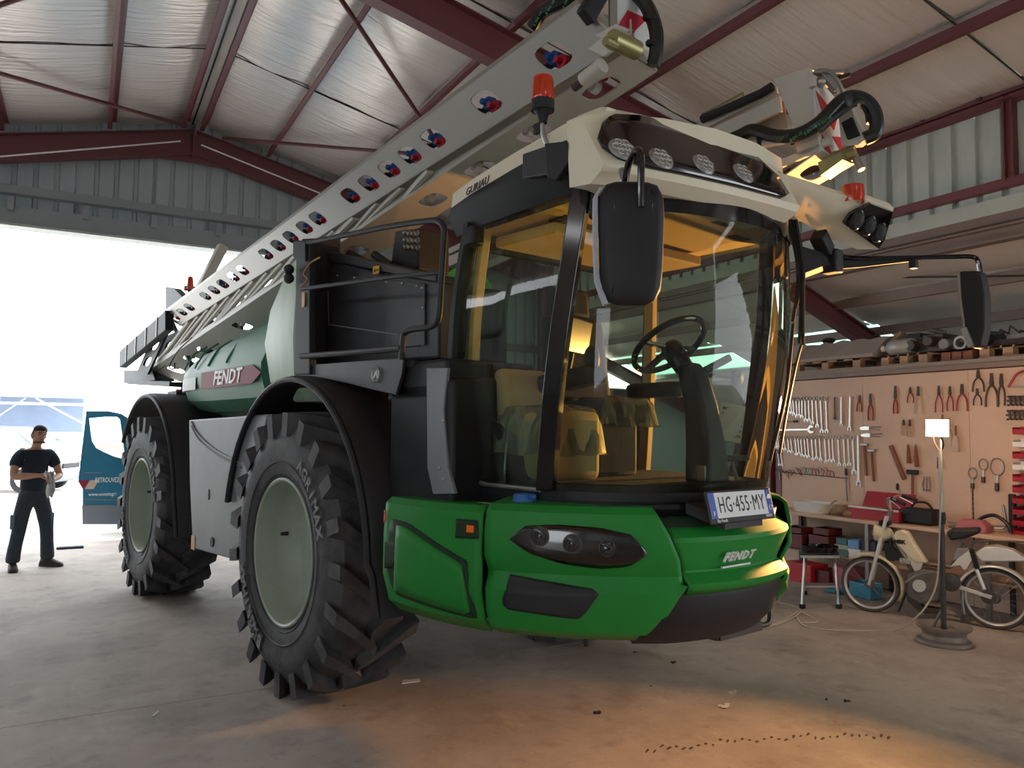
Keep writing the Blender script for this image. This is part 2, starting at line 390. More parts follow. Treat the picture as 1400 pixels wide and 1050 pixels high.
# gable: columns, cladding sheets with trapezoid ribs, rails, lintel; the open doorway from x=-3.6 to 3.6
DX0, DX1, DZ = -3.6, 3.7, 4.66
wg = MB().box((RX, GY+.12, DZ+.06), (DX1-DX0+7.0, .1, .1)); wall_gable = struct(wg.build('wall_back', 'gable_cladding', smooth=0))
def sheet(x0, x1, zlo, ztop, y, name='cladding_sheet', m='gable_cladding', par=None, nrib=4):
    """trapezoid sheet in the plane y; ztop is a function of x"""
    w = (x1-x0)/nrib; prof = []
    for k in range(nrib):
        a = x0+k*w; prof += [(a,0),(a+.70*w,0),(a+.76*w,.04),(a+.94*w,.04)]
    prof.append((x1, 0))
    rows = [[(x, y+d, zlo) for x, d in prof], [(x, y+d, ztop(x)) for x, d in prof]]
    return MB().grid(rows).build(name, m, par, smooth=0, solid=.004)
x = -5.6
while x < 8.0:
    x1 = min(x+1.07, 8.1)
    zl = DZ+.12 if (x1 > DX0+.3 and x < DX1-.2) else .02
    sheet(x, x1+.02, zl, lambda q: roofz(q, .34), GY, par=wall_gable); x = x1
for z, h in ((5.2, .14), (DZ+.16, .26)):
    q = MB(); q.bar((-5.4, GY-.1, z), (7.95, GY-.1, z), .1, h); q.bar((-5.4, GY-.17, z-h/2), (7.95, GY-.17, z-h/2), .12, .012); q.build('rail', 'lintel_steel', wall_gable, smooth=0)
q = MB(); q.bar((DX0-.1, GY-.14, DZ), (DX1+.1, GY-.14, DZ), .22, .035); q.build('door_track', 'flashing', wall_gable, smooth=0)
for k in range(8):
    MB().box((-3.0+k*.95, GY-.17, DZ+.32), (.08, .06, .2)).build('bracket', 'lintel_steel', wall_gable, smooth=0)
for x in (-5.35, DX0-.1, DX1+.1, 7.95):
    q = MB(); q.ibeam((x, 13.1, 0), (x, 13.1, roofz(x, -.45)), .18, .24, up=(0,1,0)); q.build('column', 'red_oxide', wall_gable, smooth=0)
for z in (2.0, 3.4):
    MB().bar((DX1+.1, GY-.1, z), (7.95, GY-.1, z), .08, .14).build('rail', 'brown_steel', wall_gable, smooth=0)
# left side wall (outside the frame), with an added opening to light the sprayer's front
wl = struct(MB().box((-5.66, 5.75, 2.5), (.06, 15.3, 5.0)).box((-5.66, -5.5, 2.5), (.06, 1.2, 5.0)).box((-5.66, -3.4, 4.0), (.06, 3.0, 2.0)).build('wall_left', 'gable_cladding', smooth=0))
wb_ = struct(MB().box((1.25,-6.1,3.2),(13.9,.08,6.4)).build('wall_front','gable_cladding',smooth=0))
# right side wall: upper cladding with posts, eave beam with bolts, girt, flashing, twin beams over the open bay
wr = struct(MB().box((WX+.16, 3.7, 4.62), (.03, 19.3, 1.1)).build('wall_right', 'cladding_rib', smooth=0))
y = -2.6
while y < GY-.1:
    y1 = min(y+1.03, GY)
    w = (y1-y)/4; prof = []
    for k in range(4):
        a = y+k*w; prof += [(a,0),(a+.70*w,0),(a+.74*w,.05),(a+.95*w,.05)]
    prof.append((y1-.004, 0))
    MB().grid([[(WX+d, a, 4.0) for a, d in prof], [(WX+d, a, 5.2) for a, d in prof]]).build('cladding_sheet', 'cladding', wr, smooth=0, solid=.004); y = y1
q = MB(); q.bar((WX-.06, -2.6, 5.27), (WX-.06, 13.2, 5.27), .12, .12); q.bar((WX-.1, -2.6, 5.14), (WX-.1, 13.2, 5.14), .2, .015); q.bar((WX-.05, -2.6, 5.17), (WX-.05, 13.2, 5.17), .06, .1)
q.build('eave_beam', 'red_oxide', wr, smooth=0)
bl = MB().lathe([(0,.0),(.028,.0),(.028,.02),(.0,.02)], 6, Matrix.Rotation(-pi/2, 4, 'Y')).build('bolt', 'dark_steel', wr, smooth=0, loc=(WX-.12, 2.0, 5.25))
for k in range(1, 12): again(bl, loc=(WX-.12, 2.0+k*.62, 5.25))
MB().bar((WX-.05, -2.6, 4.31), (WX-.05, 13.2, 4.31), .1, .09).build('girt', 'red_oxide', wr, smooth=0)
for y in (-1.0, 4.22, 9.6): MB().ibeam((WX-.07, y, 4.33), (WX-.07, y, 5.2), .1, .1, up=(0,1,0)).build('post', 'red_oxide', wr, smooth=0)
MB().bar((WX-.02, -2.6, 4.11), (WX-.02, 13.2, 4.11), .03, .16).build('flashing', 'flashing', wr, smooth=0)
MB().bar((WX+.03, -2.6, 3.985), (WX+.03, 13.2, 3.985), .1, .1).build('beam', 'brown_steel', wr, smooth=0)
MB().ibeam((WX+.0, -2.6, 3.82), (WX+.0, 13.2, 3.82), .14, .16).build('beam', 'brown_steel', wr, smooth=0)
for y in (.8, 7.28, 13.1):
    q = MB(); q.ibeam((WX-.0, y, 0), (WX-.0, y, 5.1), .16, .2, up=(0,1,0)); q.build('column', 'red_oxide', wr, smooth=0)
# the lean-to beyond the right side
LS = .38
def lz(x, d=0): return 3.83 + d - LS*(x-8.15)
lt = MB(); lt.add([(8.3,-2.6,lz(8.3,.2)),(8.3,13.4,lz(8.3,.2)),(9.8,13.4,lz(9.8,.2)),(9.8,-2.6,lz(9.8,.2))], [(0,1,2,3)])
lt.add([(10.75,-2.6,lz(10.75,.2)),(10.75,13.4,lz(10.75,.2)),(12.6,13.4,lz(12.6,.2)),(12.6,-2.6,lz(12.6,.2))], [(0,1,2,3)])
lean = struct(lt.build('roof', 'cladding', smooth=0, solid=.02))
for c, d in zip((-2.6, .6, 3.85, 7.05, 8.6, 10.2), (.6, 3.85, 7.05, 8.6, 10.2, 13.35)):
    for a, b in ((8.2, 8.95), (8.95, 9.75)):
        MB().grid([[(lerp(a,b,u/4), lerp(c+.01,d-.01,v/4), lz(lerp(a,b,u/4), .1)-.05*sin(pi*u/4)) for v in range(5)] for u in range(5)]).build('insulation_sheet', 'foil_dull', lean, smooth=180)
    MB().grid([[(lerp(10.8,12.5,u/4), lerp(c+.01,d-.01,v/4), lz(lerp(10.8,12.5,u/4), .1)-.05*sin(pi*u/4)) for v in range(5)] for u in range(5)]).build('insulation_sheet', 'foil_dull', lean, smooth=180)
    if c in (7.05, 10.2): MB().add([(9.78,c+.02,lz(9.78,.16)),(9.78,d-.02,lz(9.78,.16)),(10.77,d-.02,lz(10.77,.16)),(10.77,c+.02,lz(10.77,.16))], [(0,1,2,3)]).build('roof_light', 'roof_light', lean, smooth=0, solid=.006)
    else: MB().add([(9.68,c-.01,lz(9.68,.17)),(9.68,d+.01,lz(9.68,.17)),(10.86,d+.01,lz(10.86,.17)),(10.86,c-.01,lz(10.86,.17))], [(0,1,2,3)]).build('insulation_sheet', 'foil_dull', lean, smooth=0, solid=.01)
for x in (8.95, 9.75, 10.78, 12.3): MB().bar((x,-2.6,lz(x)), (x,13.3,lz(x)), .06, .12).build('purlin', 'brown_steel', lean, smooth=0)
for y in (.8, 7.05, 13.1): MB().ibeam((8.1, y, lz(8.1,-.16)), (12.55, y, lz(12.55,-.16)), .15, .24).build('rafter', 'red_oxide', lean, smooth=0)
MB().tube([onX(1095,381,8.7), onX(1400,377,8.7), onX(1560,372,8.7)], .012, 5).build('cable', 'black_plastic', lean)
struct(MB().box((12.6, 5.4, 1.1), (.08, 16, 2.2)).build('wall_annex', 'gable_cladding', smooth=0))
struct(MB().box((10.4, GY+.05, 1.35), (4.4, .06, 2.7)).build('wall_annex_back', 'gable_cladding', smooth=0))
# the tool wall: plywood boards on a frame, ledge on top
TX = WX-.06
tw = struct(MB().box((WX+.03, 3.4, 1.22), (.06, 7.6, 2.44)).build('wall_tools', 'ledge', smooth=0))
for k in range(6):
    a = 7.2-k*1.25; MB().box((TX, a-.625, 1.225), (.02, 1.246, 2.43)).build('board', 'plywood', tw, smooth=0)
MB().box((WX-.02, 7.24, 1.24), (.1, .07, 2.48)).build('edge_post', 'red_oxide', tw, smooth=0)
MB().box((WX+.9, 3.4, 2.5), (1.98, 7.7, .1)).build('loft_deck', 'ledge', tw, smooth=0)
MB().box((WX-.10, 3.4, 2.475), (.04, 7.7, .05)).build('ledge_strip', 'brown_steel', tw, smooth=0)
for yy in (-.3, 3.6, 7.1): MB().box((WX+1.8, yy, 1.22), (.1, .1, 2.44)).build('deck_post', 'red_oxide', tw, smooth=0)
# ================================================================== ACROSS THE YARD
sh = thing('open_shed', 'long grey sheet-clad open shed with white trusses across the yard', 'shed', (-8, 40, 0))
MB().box((-2.2, 3.0, 2.3), (20.3, .1, 1.7)).build('wall', 'shed_sheet', sh, smooth=0)
MB().plate([(-12.4,-.6,3.0),(8,-.6,3.0),(8,3.2,3.35),(-12.4,3.2,3.35)], (0,0,.06)).build('roof', 'white_paint', sh, smooth=0)
for x in (-9, -4.2, .6, 4.6, 7.9): MB().box((x, -.4, 1.5), (.14, .14, 3.0)).build('post', 'white_paint', sh, smooth=0)
MB().bar((-12.3,-.4,2.72), (8,-.4,2.72), .1, .1).build('tie', 'white_paint', sh, smooth=0)
MB().bar((-12.3,2.9,.98), (8,2.9,.98), .1, .1).build('sill_rail', 'white_paint', sh, smooth=0)
for x in (-9, -4.2, .6, 4.6):
    for s in (1, -1): MB().bar((x, -.4, 2.1) if s > 0 else (x+.1,-.4,2.1), (x+1.0*s, -.4, 2.95), .035, .035).build('strut', 'white_paint', sh, smooth=0)
MB().bar((7.8,-.4,1.9),(6.0,-.4,2.95),.06,.06).build('strut', 'white_paint', sh, smooth=0)
MB().box((-.6, 2.92, 2.15), (1.3, .04, .55)).build('board', 'pallet_wood', sh, smooth=0)
mat('hedge', '#55756f', .9, var=.3, vs=2)
hd = MB(); random.seed(3)
for k in range(420):
    p = Vector((random.uniform(-14, 6), random.uniform(0, .8), random.uniform(0, 1)**.8*1.05)); r = random.uniform(.12, .3)
    hd.ball(p, r, 5, 3, (1, .7, .8))
h_ = hd.build('hedge', 'hedge', smooth=180, loc=(-7, 45.5, 0)); tag(h_, 'low grey-green hedge showing under the far shed', 'hedge')
mat('brick_wall', '#c7a79c', .9, var=.12, vs=4)
b_ = MB().box((0,0,.5), (3.2,.3,1.0)).box((0,0,1.03), (3.3,.36,.08)).build('garden_wall', 'brick_wall', smooth=0, loc=(-.2, 33, 0)); tag(b_, 'low pinkish masonry wall beyond the white van', 'wall')
b2 = thing('outbuilding', 'pale blank farm building at the right end of the long shed', 'building', (3.4, 42, 0))
MB().box((.6,1.5,1.75),(5.6,3,3.5)).build('wall','white_paint',b2,smooth=0); MB().plate([(-2.3,-.1,3.5),(3.5,-.1,3.5),(3.5,3.1,3.8),(-2.3,3.1,3.8)],(0,0,.07)).build('roof','shed_sheet',b2,smooth=0)
# ================================================================== THE SPRAYER
SP = thing('crop_sprayer', 'big green self-propelled crop sprayer with folded booms, standing in the hall', 'sprayer', VO, TH)
# ---- wheels
RM = Matrix.Rotation(pi/2, 4, 'X')                     # lathe axis -> outwards on the right
TP = [(.48,-.235),(.50,-.255),(.56,-.272),(.70,-.285),(.79,-.27),(.85,-.225),(.868,-.1),(.873,0),(.868,.1),(.85,.225),(.79,.27),(.70,.285),(.56,.272),(.50,.255),(.48,.235)]
def carc(a): return interp(abs(a), [(0,.873),(.1,.868),(.225,.85),(.27,.79),(.285,.70)])
def tyre_mb():
    q = MB(); q.lathe(TP, 72, RM)
    for r0, a0 in ((.60,.279),(.52,.262)):
        q.lathe([(r0-.006,a0),(r0,a0+.006),(r0+.006,a0)], 64, RM)
    N = 21
    for sd in (1, -1):
        for k in range(N):
            ph0 = 2*pi*(k+(0 if sd > 0 else .5))/N; rows = []
            for t in range(6):
                u = t/5; a = lerp(.292, -.035, u); ph = ph0 - .30*(u**1.15)
                ro = .942-.012*abs(a)/.29; ri = (.775 if u == 0 else carc(a)-.012)
                wd = lerp(.042, .03, u)
                if u == 0: ro = .93
                def P(r, dphi): 
                    return RM @ Vector((r*cos(ph+dphi), r*sin(ph+dphi), a*sd))
                rows.append([P(ri, -wd*1.25/.9), P(ro, -wd/.9), P(ro, wd/.9), P(ri, wd*1.25/.9)])
            q.loft(rows)
    return q
def rim_mb():
    q = MB(); q.lathe([(.490,.238),(.492,.262),(.480,.270),(.468,.262),(.462,.235),(.456,.20),(.452,.185),(.446,.12),(.43,.05),(.40,.02),(.385,-.02),(.36,-.035),(.15,-.04),(.142,.0),(.10,.012),(.0,.012)], 56, RM)
    q.lathe([(.478,-.235),(.46,-.1),(.40,-.02)], 40, RM)
    return q
def wheel(x, y, first=None, turn=0):
    if first is None:
        w = rim_mb().build('wheel', 'rim_paint', SP, smooth=40)
        tyre_mb().build('tyre', 'rubber', w, smooth=30)
        MB().lathe([(0,.05),(.012,.05),(.016,.0)], 8, RM @ Matrix.Translation((-.41, .06, .05))).build('valve', 'dark_steel', w)
        for word, r, a0, da, sz in (('AGRIMAX', .665, radians(60), -.125, .11), ('BKT', .69, radians(-113), -.135, .125), ('AGRIMAX', .665, radians(240), -.125, .11)):
            for i, ch in enumerate(word):
                a = a0 + da*i; er = RM.to_3x3() @ Vector((cos(a), sin(a), 0)); et = RM.to_3x3() @ Vector((sin(a), -cos(a), 0))
                tilt = (er + Vector((0,-1,0))*0.0)
                lettering('sidewall_letter', ch, sz, 'rubber_text', w, er*r + Vector((0,-.290,0)), et, er, .005, bold=.003)
        a = radians(-113)-.135; 
        rows = [[RM @ Vector((r*cos(a+d), r*sin(a+d), .2885)) for d in (-.2,-.1,0,.1,.2)] for r in (.625, .755)]
        MB().grid(rows).build('sidewall_patch', 'black_plastic', w, smooth=0)
    else:
        w = again(first)
        for ch in first.children: again(ch, w)
    w.location = (x, y, .93); w.rotation_euler.y = turn
    return w
WB = 3.79
wh = wheel(0, -.88)
wheel(-WB, -.88, wh, .11)
for x, tn in ((0, .2), (-WB, .3)):
    w = wheel(x, 1.36, wh, tn); w.rotation_euler = (0, tn, pi)
# ---- chassis: rails, axles, wheel motors, belly
q = MB()
for s in (1, -1): q.bar((1.5, .38*s, 1.18), (-5.0, .38*s, 1.18), .14, .24)
for x in (1.3, .3, -1.5, -3, -4.6): q.bar((x,-.38,1.18),(x,.38,1.18),.16,.16)
ch = q.build('chassis', 'dark_frame', SP, bevel=.01)
for x in (0, -WB):
    q = MB(); q.bar((x,-.62,.93),(x,.62,.93),.22,.2)
    for s in (1,-1):
        q.lathe([(0,.0),(.2,.0),(.22,.06),(.22,.2),(.16,.24)], 20, Matrix.Translation((x,.42*s,.93)) @ Matrix.Rotation(-pi/2*s, 4, 'X'))
        q.bar((x,.42*s,.93),(x-.7,.36*s,1.1),.12,.14)
        q.tube([(x+.1,.45*s,1.0),(x+.1,.42*s,1.6)],.07,10)
    q.build('axle', 'dark_frame', ch, bevel=.01)
MB().box((-1.9,0,.86),(2.4,.7,.5)).build('belly_tank','dark_frame',ch,bevel=.05)
MB().box((.6,0,1.25),(1.5,.8,.7)).build('engine_tray','dark_frame',ch,bevel=.04)
# ---- fenders
def fender(x0, a0, a1, flap):
    R = 1.17; pts = [(x0+R*cos(a), .93+R*sin(a)*.985) for a in [a0+(a1-a0)*i/26 for i in range(27)]]
    if flap: pts = pts + [(x0+1.225, .95), (x0+1.285, .74)]
    q = MB(); n = len(pts); rows = []
    for i, (x, z) in enumerate(pts):
        d = Vector((x-x0, 0, z-.93)).normalized()*(.03)
        rows.append([Vector((x,-1.12,z)), Vector((x,-1.09,z))+d, Vector((x,-.56,z))+d, Vector((x,-.54,z)), Vector((x,-.58,z))-d*.4, Vector((x,-1.08,z))-d*.4])
    q.loft(rows); o = q.build('fender', 'black_plastic', SP, smooth=50)
    MB().tube([(x,-1.125,z) for x, z in pts], .022, 8).build('fender_lip', 'dark_frame', o)
    rows = [[Vector((x,-.57,z)) for x, z in pts], [Vector((lerp(x,x0,.45),-.57,lerp(z,.93,.45))) for x, z in pts]]
    MB().grid(rows).build('inner_cheek', 'black_plastic', o, smooth=0, solid=.02)
    return o
f1 = fender(0, radians(168), radians(4), True)
f2 = fender(-WB, radians(146), radians(8), True)
q = MB(); q.box((-WB-.25,-.75,2.14),(.3,.1,.06)); q.build('side_lamp','orange_lens',f2,bevel=.01)
MB().box((-WB-.0,-.72,2.12),(.35,.3,.04)).build('lamp_bracket','dark_frame',f2,bevel=.005)
# dark body side behind the front fender and the grey pillar plate
MB().loft([[(x,-.96,.86),(x,-.96,2.02),(x,-.3,2.06),(x,-.3,.86)] for x in (1.08,1.2,1.72)]).build('body_side', 'black_plastic', SP, bevel=.03)
MB().box((1.36,-.66,2.02),(.62,.6,.22)).build('cab_step_box','black_plastic',SP,bevel=.02)
pp = MB().plate([sv(583,503,-.97), sv(612,503,-.97), sv(606,560,-.97), sv(612,640,-.97), sv(622,675,-.97), sv(592,676,-.97), sv(584,640,-.97)], (0,.02,0)).build('pillar_plate','grey_panel',SP,smooth=0,bevel=.004)
for p in ((606,575),(601,640),(606,655)):
    a = sv(*p,-.985); MB().ball(a,.007,8,5).build('rivet','bright_metal',pp)
# ---- side cover between the wheels
q = MB(); PY = -1.1
poly = [sv(x, y, PY) for x, y in ((258,574),(366,566),(350,640),(338,700),(328,768),(263,750),(259,660))]
q.plate(poly, (0,.06,0)); sc = q.build('side_cover','grey_panel',SP,smooth=0,bevel=.015)
cr = [sv(x, y, PY-.004) for x, y in ((262,577),(270,592),(285,608),(303,621),(326,632),(346,638))]
MB().tube(smooth_path(cr,5),.011,6).build('pressed_rib','grey_panel',sc)
cr = [sv(x, y, PY-.004) for x, y in ((262,583),(271,600),(287,615),(305,627),(330,639))]
MB().tube(smooth_path(cr,5),.008,6).build('pressed_rib','grey_panel',sc)
p = sv(264,742,PY-.004); MB().box(p,(.1,.006,.12)).build('label','orange_label',sc,smooth=0)
p = sv(290,741,PY-.004); MB().lathe([(0,.006),(.04,.006),(.04,0)],16,Matrix.Translation(p)@RM).build('grommet','black_plastic',sc)
p = sv(285,676,PY-.004); MB().ball(p,.03,8,6,(.6,.3,1.6)).build('dent','grey_panel',sc)
# ---- main tank
TS = [(-3.62,.10),(-3.56,.45),(-3.42,.72),(-3.2,.87),(-2.9,.95),(-2.4,1.0),(-1.6,1.0),(-.92,1.0)]
half = [(0,1.82),(.5,1.84),(.80,1.9),(.92,2.0),(.97,2.16),(.975,2.27),(.955,2.31),(.93,2.36),(.86,2.48),(.72,2.58),(.4,2.64),(0,2.66)]
rows = []
for x, s in TS:
    sc_y = .55+.45*s; zc = 2.3
    kz = interp(x, [(-3.4,.7),(-.92,1.45)]); half2 = [(y, z if z < 2.31 else 2.31+(z-2.31)*kz) for y, z in half]; R_ = [(-y*sc_y, zc+(z-zc)*(.25+.75*s)) for y, z in half2] ; L_ = [(y*sc_y, zc+(z-zc)*(.25+.75*s)) for y, z in reversed(half2[1:-1])]
    rows.append([(x, y, z) for y, z in R_+L_])
tk = MB().loft(rows).build('spray_tank','tank_green',SP,smooth=28)
for x in (-3.05,-2.7,-2.3,-1.8):      # moulded grooves on the shoulder
    MB().tube([(x,-.955,2.32),(x,-.93,2.38),(x,-.865,2.49),(x,-.74,2.58)],.010,6).build('moulded_rib','tank_green',tk)
def tank_strip(a, b, z0, z1, m, name, y=-.985):
    MB().box(((a+b)/2, y, (z0+z1)/2), (abs(b-a), .006, z1-z0)).build(name, m, tk, smooth=0)
A = sv(276,526,-.98); B = sv(343,506,-.98)
zt = .5*(A.z+B.z)+.0
tank_strip(A.x-.0, B.x+.05, zt-.075, zt+.075, 'print_red', 'red_stripe')
MB().plate([(B.x+.05,-.988,zt-.075),(B.x+.24,-.988,zt),(B.x+.05,-.988,zt+.075)],(0,.006,0)).build('red_tip','print_red',tk,smooth=0)
rows = []
for i in range(9):
    x = lerp(-3.45, A.x-.22, i/8); s = interp(x, TS); ys = -(.975*(.55+.45*s)+.008); rows.append([(x, ys+.0, zt-.07), (x, ys, zt+.05)])
MB().grid(rows).build('pale_stripe','rim_paint',tk,smooth=180)
lettering('lettering','FENDT',.17,'white_plastic',tk,((A.x+B.x)/2+.08,-.99,zt),(1,0,0),(0,0,1),.003,shear=.25,bold=.004,sx=1.35)
# ---- clean-water tank (pale column) and dark body panel in front of it
rows = []
for zi, (z, x0, x1, yo) in enumerate(((1.95,-.62,-.22,-.88),(2.1,-.86,-.2,-.98),(2.4,-.95,-.2,-1.0),(2.65,-.88,-.2,-.99),(2.85,-.74,-.2,-.96),(3.0,-.6,-.2,-.92),(3.1,-.5,-.2,-.86),(3.14,-.42,-.24,-.7))):
    r = .16; rows.append([(x0+r,yo,z),(x0+.05,yo+.05,z),(x0,yo+r,z),(x0,-.72 if z > 2.5 else -.4,z),(x1,-.72 if z > 2.5 else -.4,z),(x1,yo+r*.5,z),(x1-.05,yo,z)])
ct = MB().loft(rows).build('rinse_tank','pale_tank',SP,smooth=50)
PNY = -.78
def pn(x, y): return sv(x, y, PNY)
q = MB(); q.plate([pn(408,346), pn(500,368), pn(600,384), pn(600,490), pn(408,501)], (0,.5,0))
dp = q.build('locker','dark_panel',SP,smooth=0,bevel=.015)
MB().plate([(-.17,-.99,2.1),(-.17,-.70,2.1),(-.17,-.70,3.16),(-.17,-.99,3.10)],(.02,0,0)).build('side_plate','dark_panel',dp,smooth=0)
q = MB(); q.plate([pn(430,366), pn(505,380), pn(583,388), pn(583,472), pn(430,488)], (0,-.012,0)); q.build('cover_sheet','dark_panel',dp,smooth=0,bevel=.004)
MB().tube([pn(451,398)+Vector((0,-.014,0)), pn(452,444)+Vector((0,-.014,0)), pn(548,458)+Vector((0,-.014,0))],.004,5).build('fold_line','grey_panel',dp)
for p in ((432,372),(440,373),(464,377),(487,380),(531,386),(553,388),(573,391),(580,394),(581,421),(581,473),(430,402),(430,431),(429,460)):
    MB().ball(pn(*p)+Vector((0,-.015,0)),.008,8,5).build('screw','bright_metal',dp)
MB().plate([pn(424,352)+Vector((0,-.02,0)), pn(600,386)+Vector((0,-.02,0)), pn(600,376)+Vector((0,-.02,0)), pn(424,338)+Vector((0,-.02,0))],(0,.2,0)).build('top_beam','dark_panel',dp,smooth=0,bevel=.01)
p = pn(520,370)+Vector((0,-.03,0)); yl = MB().box(p,(.075,.008,.05),(0,radians(4),0)).build('warning_label','yellow_label',dp,smooth=0)
MB().plate([p+Vector((-.022,-.006,-.012)),p+Vector((.004,-.006,-.012)),p+Vector((-.009,-.006,.014))],(0,.003,0)).build('warning_mark','print_black',dp,smooth=0)
lettering('label_text','0.0',.022,'print_black',dp,p+Vector((.022,-.006,-.004)),(1,0,0),(0,0,1),.001)
# green filler dome behind the cab post
MB().ball((1.06,-.42,2.42),.3,20,14,(.75,.7,1.25)).build('filler_tank','bright_tank',SP,smooth=180)
# ---- platform: valance with round badge, railing, post with cables
VY = -1.0
def vv(x, y, d=0): return sv(x, y, VY-d)
va = MB().plate([vv(412,500),vv(470,495),vv(552,489),vv(549,512),vv(541,540),vv(505,532),vv(470,523),vv(440,517),vv(408,517)],(0,.02,0)).build('valance','dark_panel',SP,smooth=0,bevel=.004)
MB().box((.55,-.72,2.12),(1.6,.5,.04)).build('platform_floor','dark_frame',va,smooth=0)
p = vv(513,512,.008); MB().lathe([(.036,.0),(.042,.005),(.048,.0)],24,Matrix.Translation(p)@RM).build('badge_ring','bright_metal',va)
q = MB(); q.plate([p+Vector((-.028,0,-.02)),p+Vector((.008,0,.026)),p+Vector((.018,0,.022)),p+Vector((.024,0,-.022)),p+Vector((.012,0,-.022)),p+Vector((.008,0,.004)),p+Vector((-.012,0,-.02))],(0,.004,0))
q.build('badge_mark','bright_metal',va,smooth=0)
RY = -1.02
def rv(x, y): return sv(x, y, RY)
ra = MB().tube(smooth_path([rv(415,333),rv(470,322),rv(530,310),rv(585,302),rv(600,303),rv(607,312),rv(607,330),rv(603,390),rv(600,432),rv(594,444),rv(582,448),rv(565,450),rv(554,455),rv(551,466),rv(549,492)],5),.017,10).build('railing','dark_frame',SP)
MB().tube([rv(412,395),rv(480,386),rv(540,378),rv(602,372)],.014,10).build('rail','dark_frame',ra)
MB().tube([rv(412,487),rv(480,482),rv(549,476)],.02,10).build('rail','dark_frame',ra)
MB().plate([rv(402,512),rv(410,512),rv(423,512),rv(423,330),rv(405,328)],(0,.05,0)).build('rail_post','dark_frame',ra,smooth=0,bevel=.008)
MB().plate([rv(404,330),rv(421,330),rv(421,358),rv(404,352)],(0,-.02,0)).build('post_bracket','black_plastic',ra,smooth=0,bevel=.006)
for y in (370,382):
    MB().ball(rv(404,y)+Vector((0,-.05,0)),.05,12,8,(1,.7,.75)).build('work_light','black_plastic',ra)
MB().tube(smooth_path([rv(412,392),rv(420,382),rv(415,374),rv(424,360),rv(437,352)],5),.006,6).build('cable','orange_label',ra)
MB().box(rv(416,410)+Vector((0,-.006,0)),(.045,.006,.1)).build('label','orange_label',ra,smooth=0)
MB().box(rv(622,318)+Vector((0,.12,0)),(.09,.08,.1)).build('lamp_cube','black_plastic',ra,bevel=.012)
q = MB()     # hydraulic cylinders and fittings on the locker
for a, b, r in (((440,345),(478,362),.035),((478,350),(505,366),.03),((512,352),(535,368),.03)):
    q.tube([sv(*a,-.6)+Vector((0,0,.02)), sv(*b,-.6)+Vector((0,0,.02))], r, 10)
hy = q.build('valve_block','black_plastic',SP,smooth=40)
q = MB(); q.plate([sv(533,370,-.5),sv(572,368,-.5),sv(572,312,-.5),sv(540,316,-.5)],(0,.25,0)); mf = q.build('manifold','black_plastic',hy,smooth=0,bevel=.01)
for i in range(4):
    for j in range(3):
        p = sv(554+i*5.6+j*.6, 318+j*9.5+i*.4, -.51); MB().lathe([(.012,0),(.02,.012),(.024,0)],10,Matrix.Translation(p)@RM).build('port','steel',hy)
MB().tube(smooth_path([sv(495,368,-.58),sv(503,372,-.58),sv(512,366,-.6),sv(520,358,-.6)],4),.01,6).build('pipe','steel',hy)
# ---- booms
def plate_holes(q, A0, A1, B0, B1, holes, nseg=1):
    """ruled plate between edge A and edge B with rounded-square holes (u, half u, v, half v)"""
    A0, A1, B0, B1 = map(Vector, (A0, A1, B0, B1))
    P = lambda u, v: lerp(lerp(A0,A1,u), lerp(B0,B1,u), v)
    u0 = 0
    for uc, hu, vc, hv in sorted(holes):
        a, b = uc-hu*1.25, uc+hu*1.25
        if a > u0: q.add([P(u0,0),P(a,0),P(a,1),P(u0,1)], [(0,1,2,3)])
        N = 20; ins = []; out = []
        for k in range(N):
            t = 2*pi*(k+.5)/N; c, s = cos(t), sin(t)
            e = (abs(c)**3.2+abs(s)**3.2)**(-1/3.2); ins.append(P(uc+hu*c*e, vc+hv*s*e))
            m = 1/max(abs(c), abs(s)); x, y = c*m, s*m
            out.append(P(uc+(b-a)/2*x, (1+y)/2 if vc == .5 else (vc+(1-vc)*y if y > 0 else vc+vc*y)))
        k0 = len(q.v); q.v += [tuple(p) for p in ins+out]
        for k in range(N): k2 = (k+1)%N; q.f.append((k0+k, k0+k2, k0+N+k2, k0+N+k))
        # corners of the cell
        for cu, cv in ((a,0),(b,0),(a,1),(b,1)):
            i = min(range(N), key=lambda k: (out[k]-P(cu,cv)).length); j = min([(i-1)%N,(i+1)%N], key=lambda k: (out[k]-P(cu,cv)).length)
            q.add([P(cu,cv), out[i], out[j]], [(0,1,2)])
        u0 = b
    q.add([P(u0,0),P(1,0),P(1,1),P(u0,1)], [(0,1,2,3)])
    return q
def u_at(px, py, y, A0, A1, B0, B1):
    x = sv(px, py, y).x; return (x-(A0.x+B0.x)/2)/((A1.x+B1.x)/2-(A0.x+B0.x)/2)
A0, A1 = sv(790,6,-.70), sv(222,430,-.70)
B0, B1 = sv(851,60,-.63), sv(246,445,-.63)
up_h = [(760,74,.6),(668,137,.6),(595,187,.55),(563,208,.55),(535,228,.55),(507,249,.55),(482,266,.55),(437,298,.5),(419,312,.5),(400,325,.5),(383,338,.5),(366,350,.5),(334,369,.5),(321,379,.5),(307,389,.5),(295,397,.5),(283,405,.5),(261,420,.5),(251,428,.5),(241,435,.5)]
Lb = (A0-A1).length
hs = [(u_at(x,y,-.65,A0,A1,B0,B1), .095/Lb if x > 640 else .085/Lb, .5, .27 if x > 640 else .26) for x, y, v in up_h]
bo = plate_holes(MB(), A0, A1, B0, B1, hs).build('boom','aluminium',SP,smooth=0,solid=.006)
nin = Vector((0,1,0))
q = MB()
for P0, P1 in ((A0,A1),(B0,B1)): q.bar(P0+nin*.03, P1+nin*.03, .06, .008)
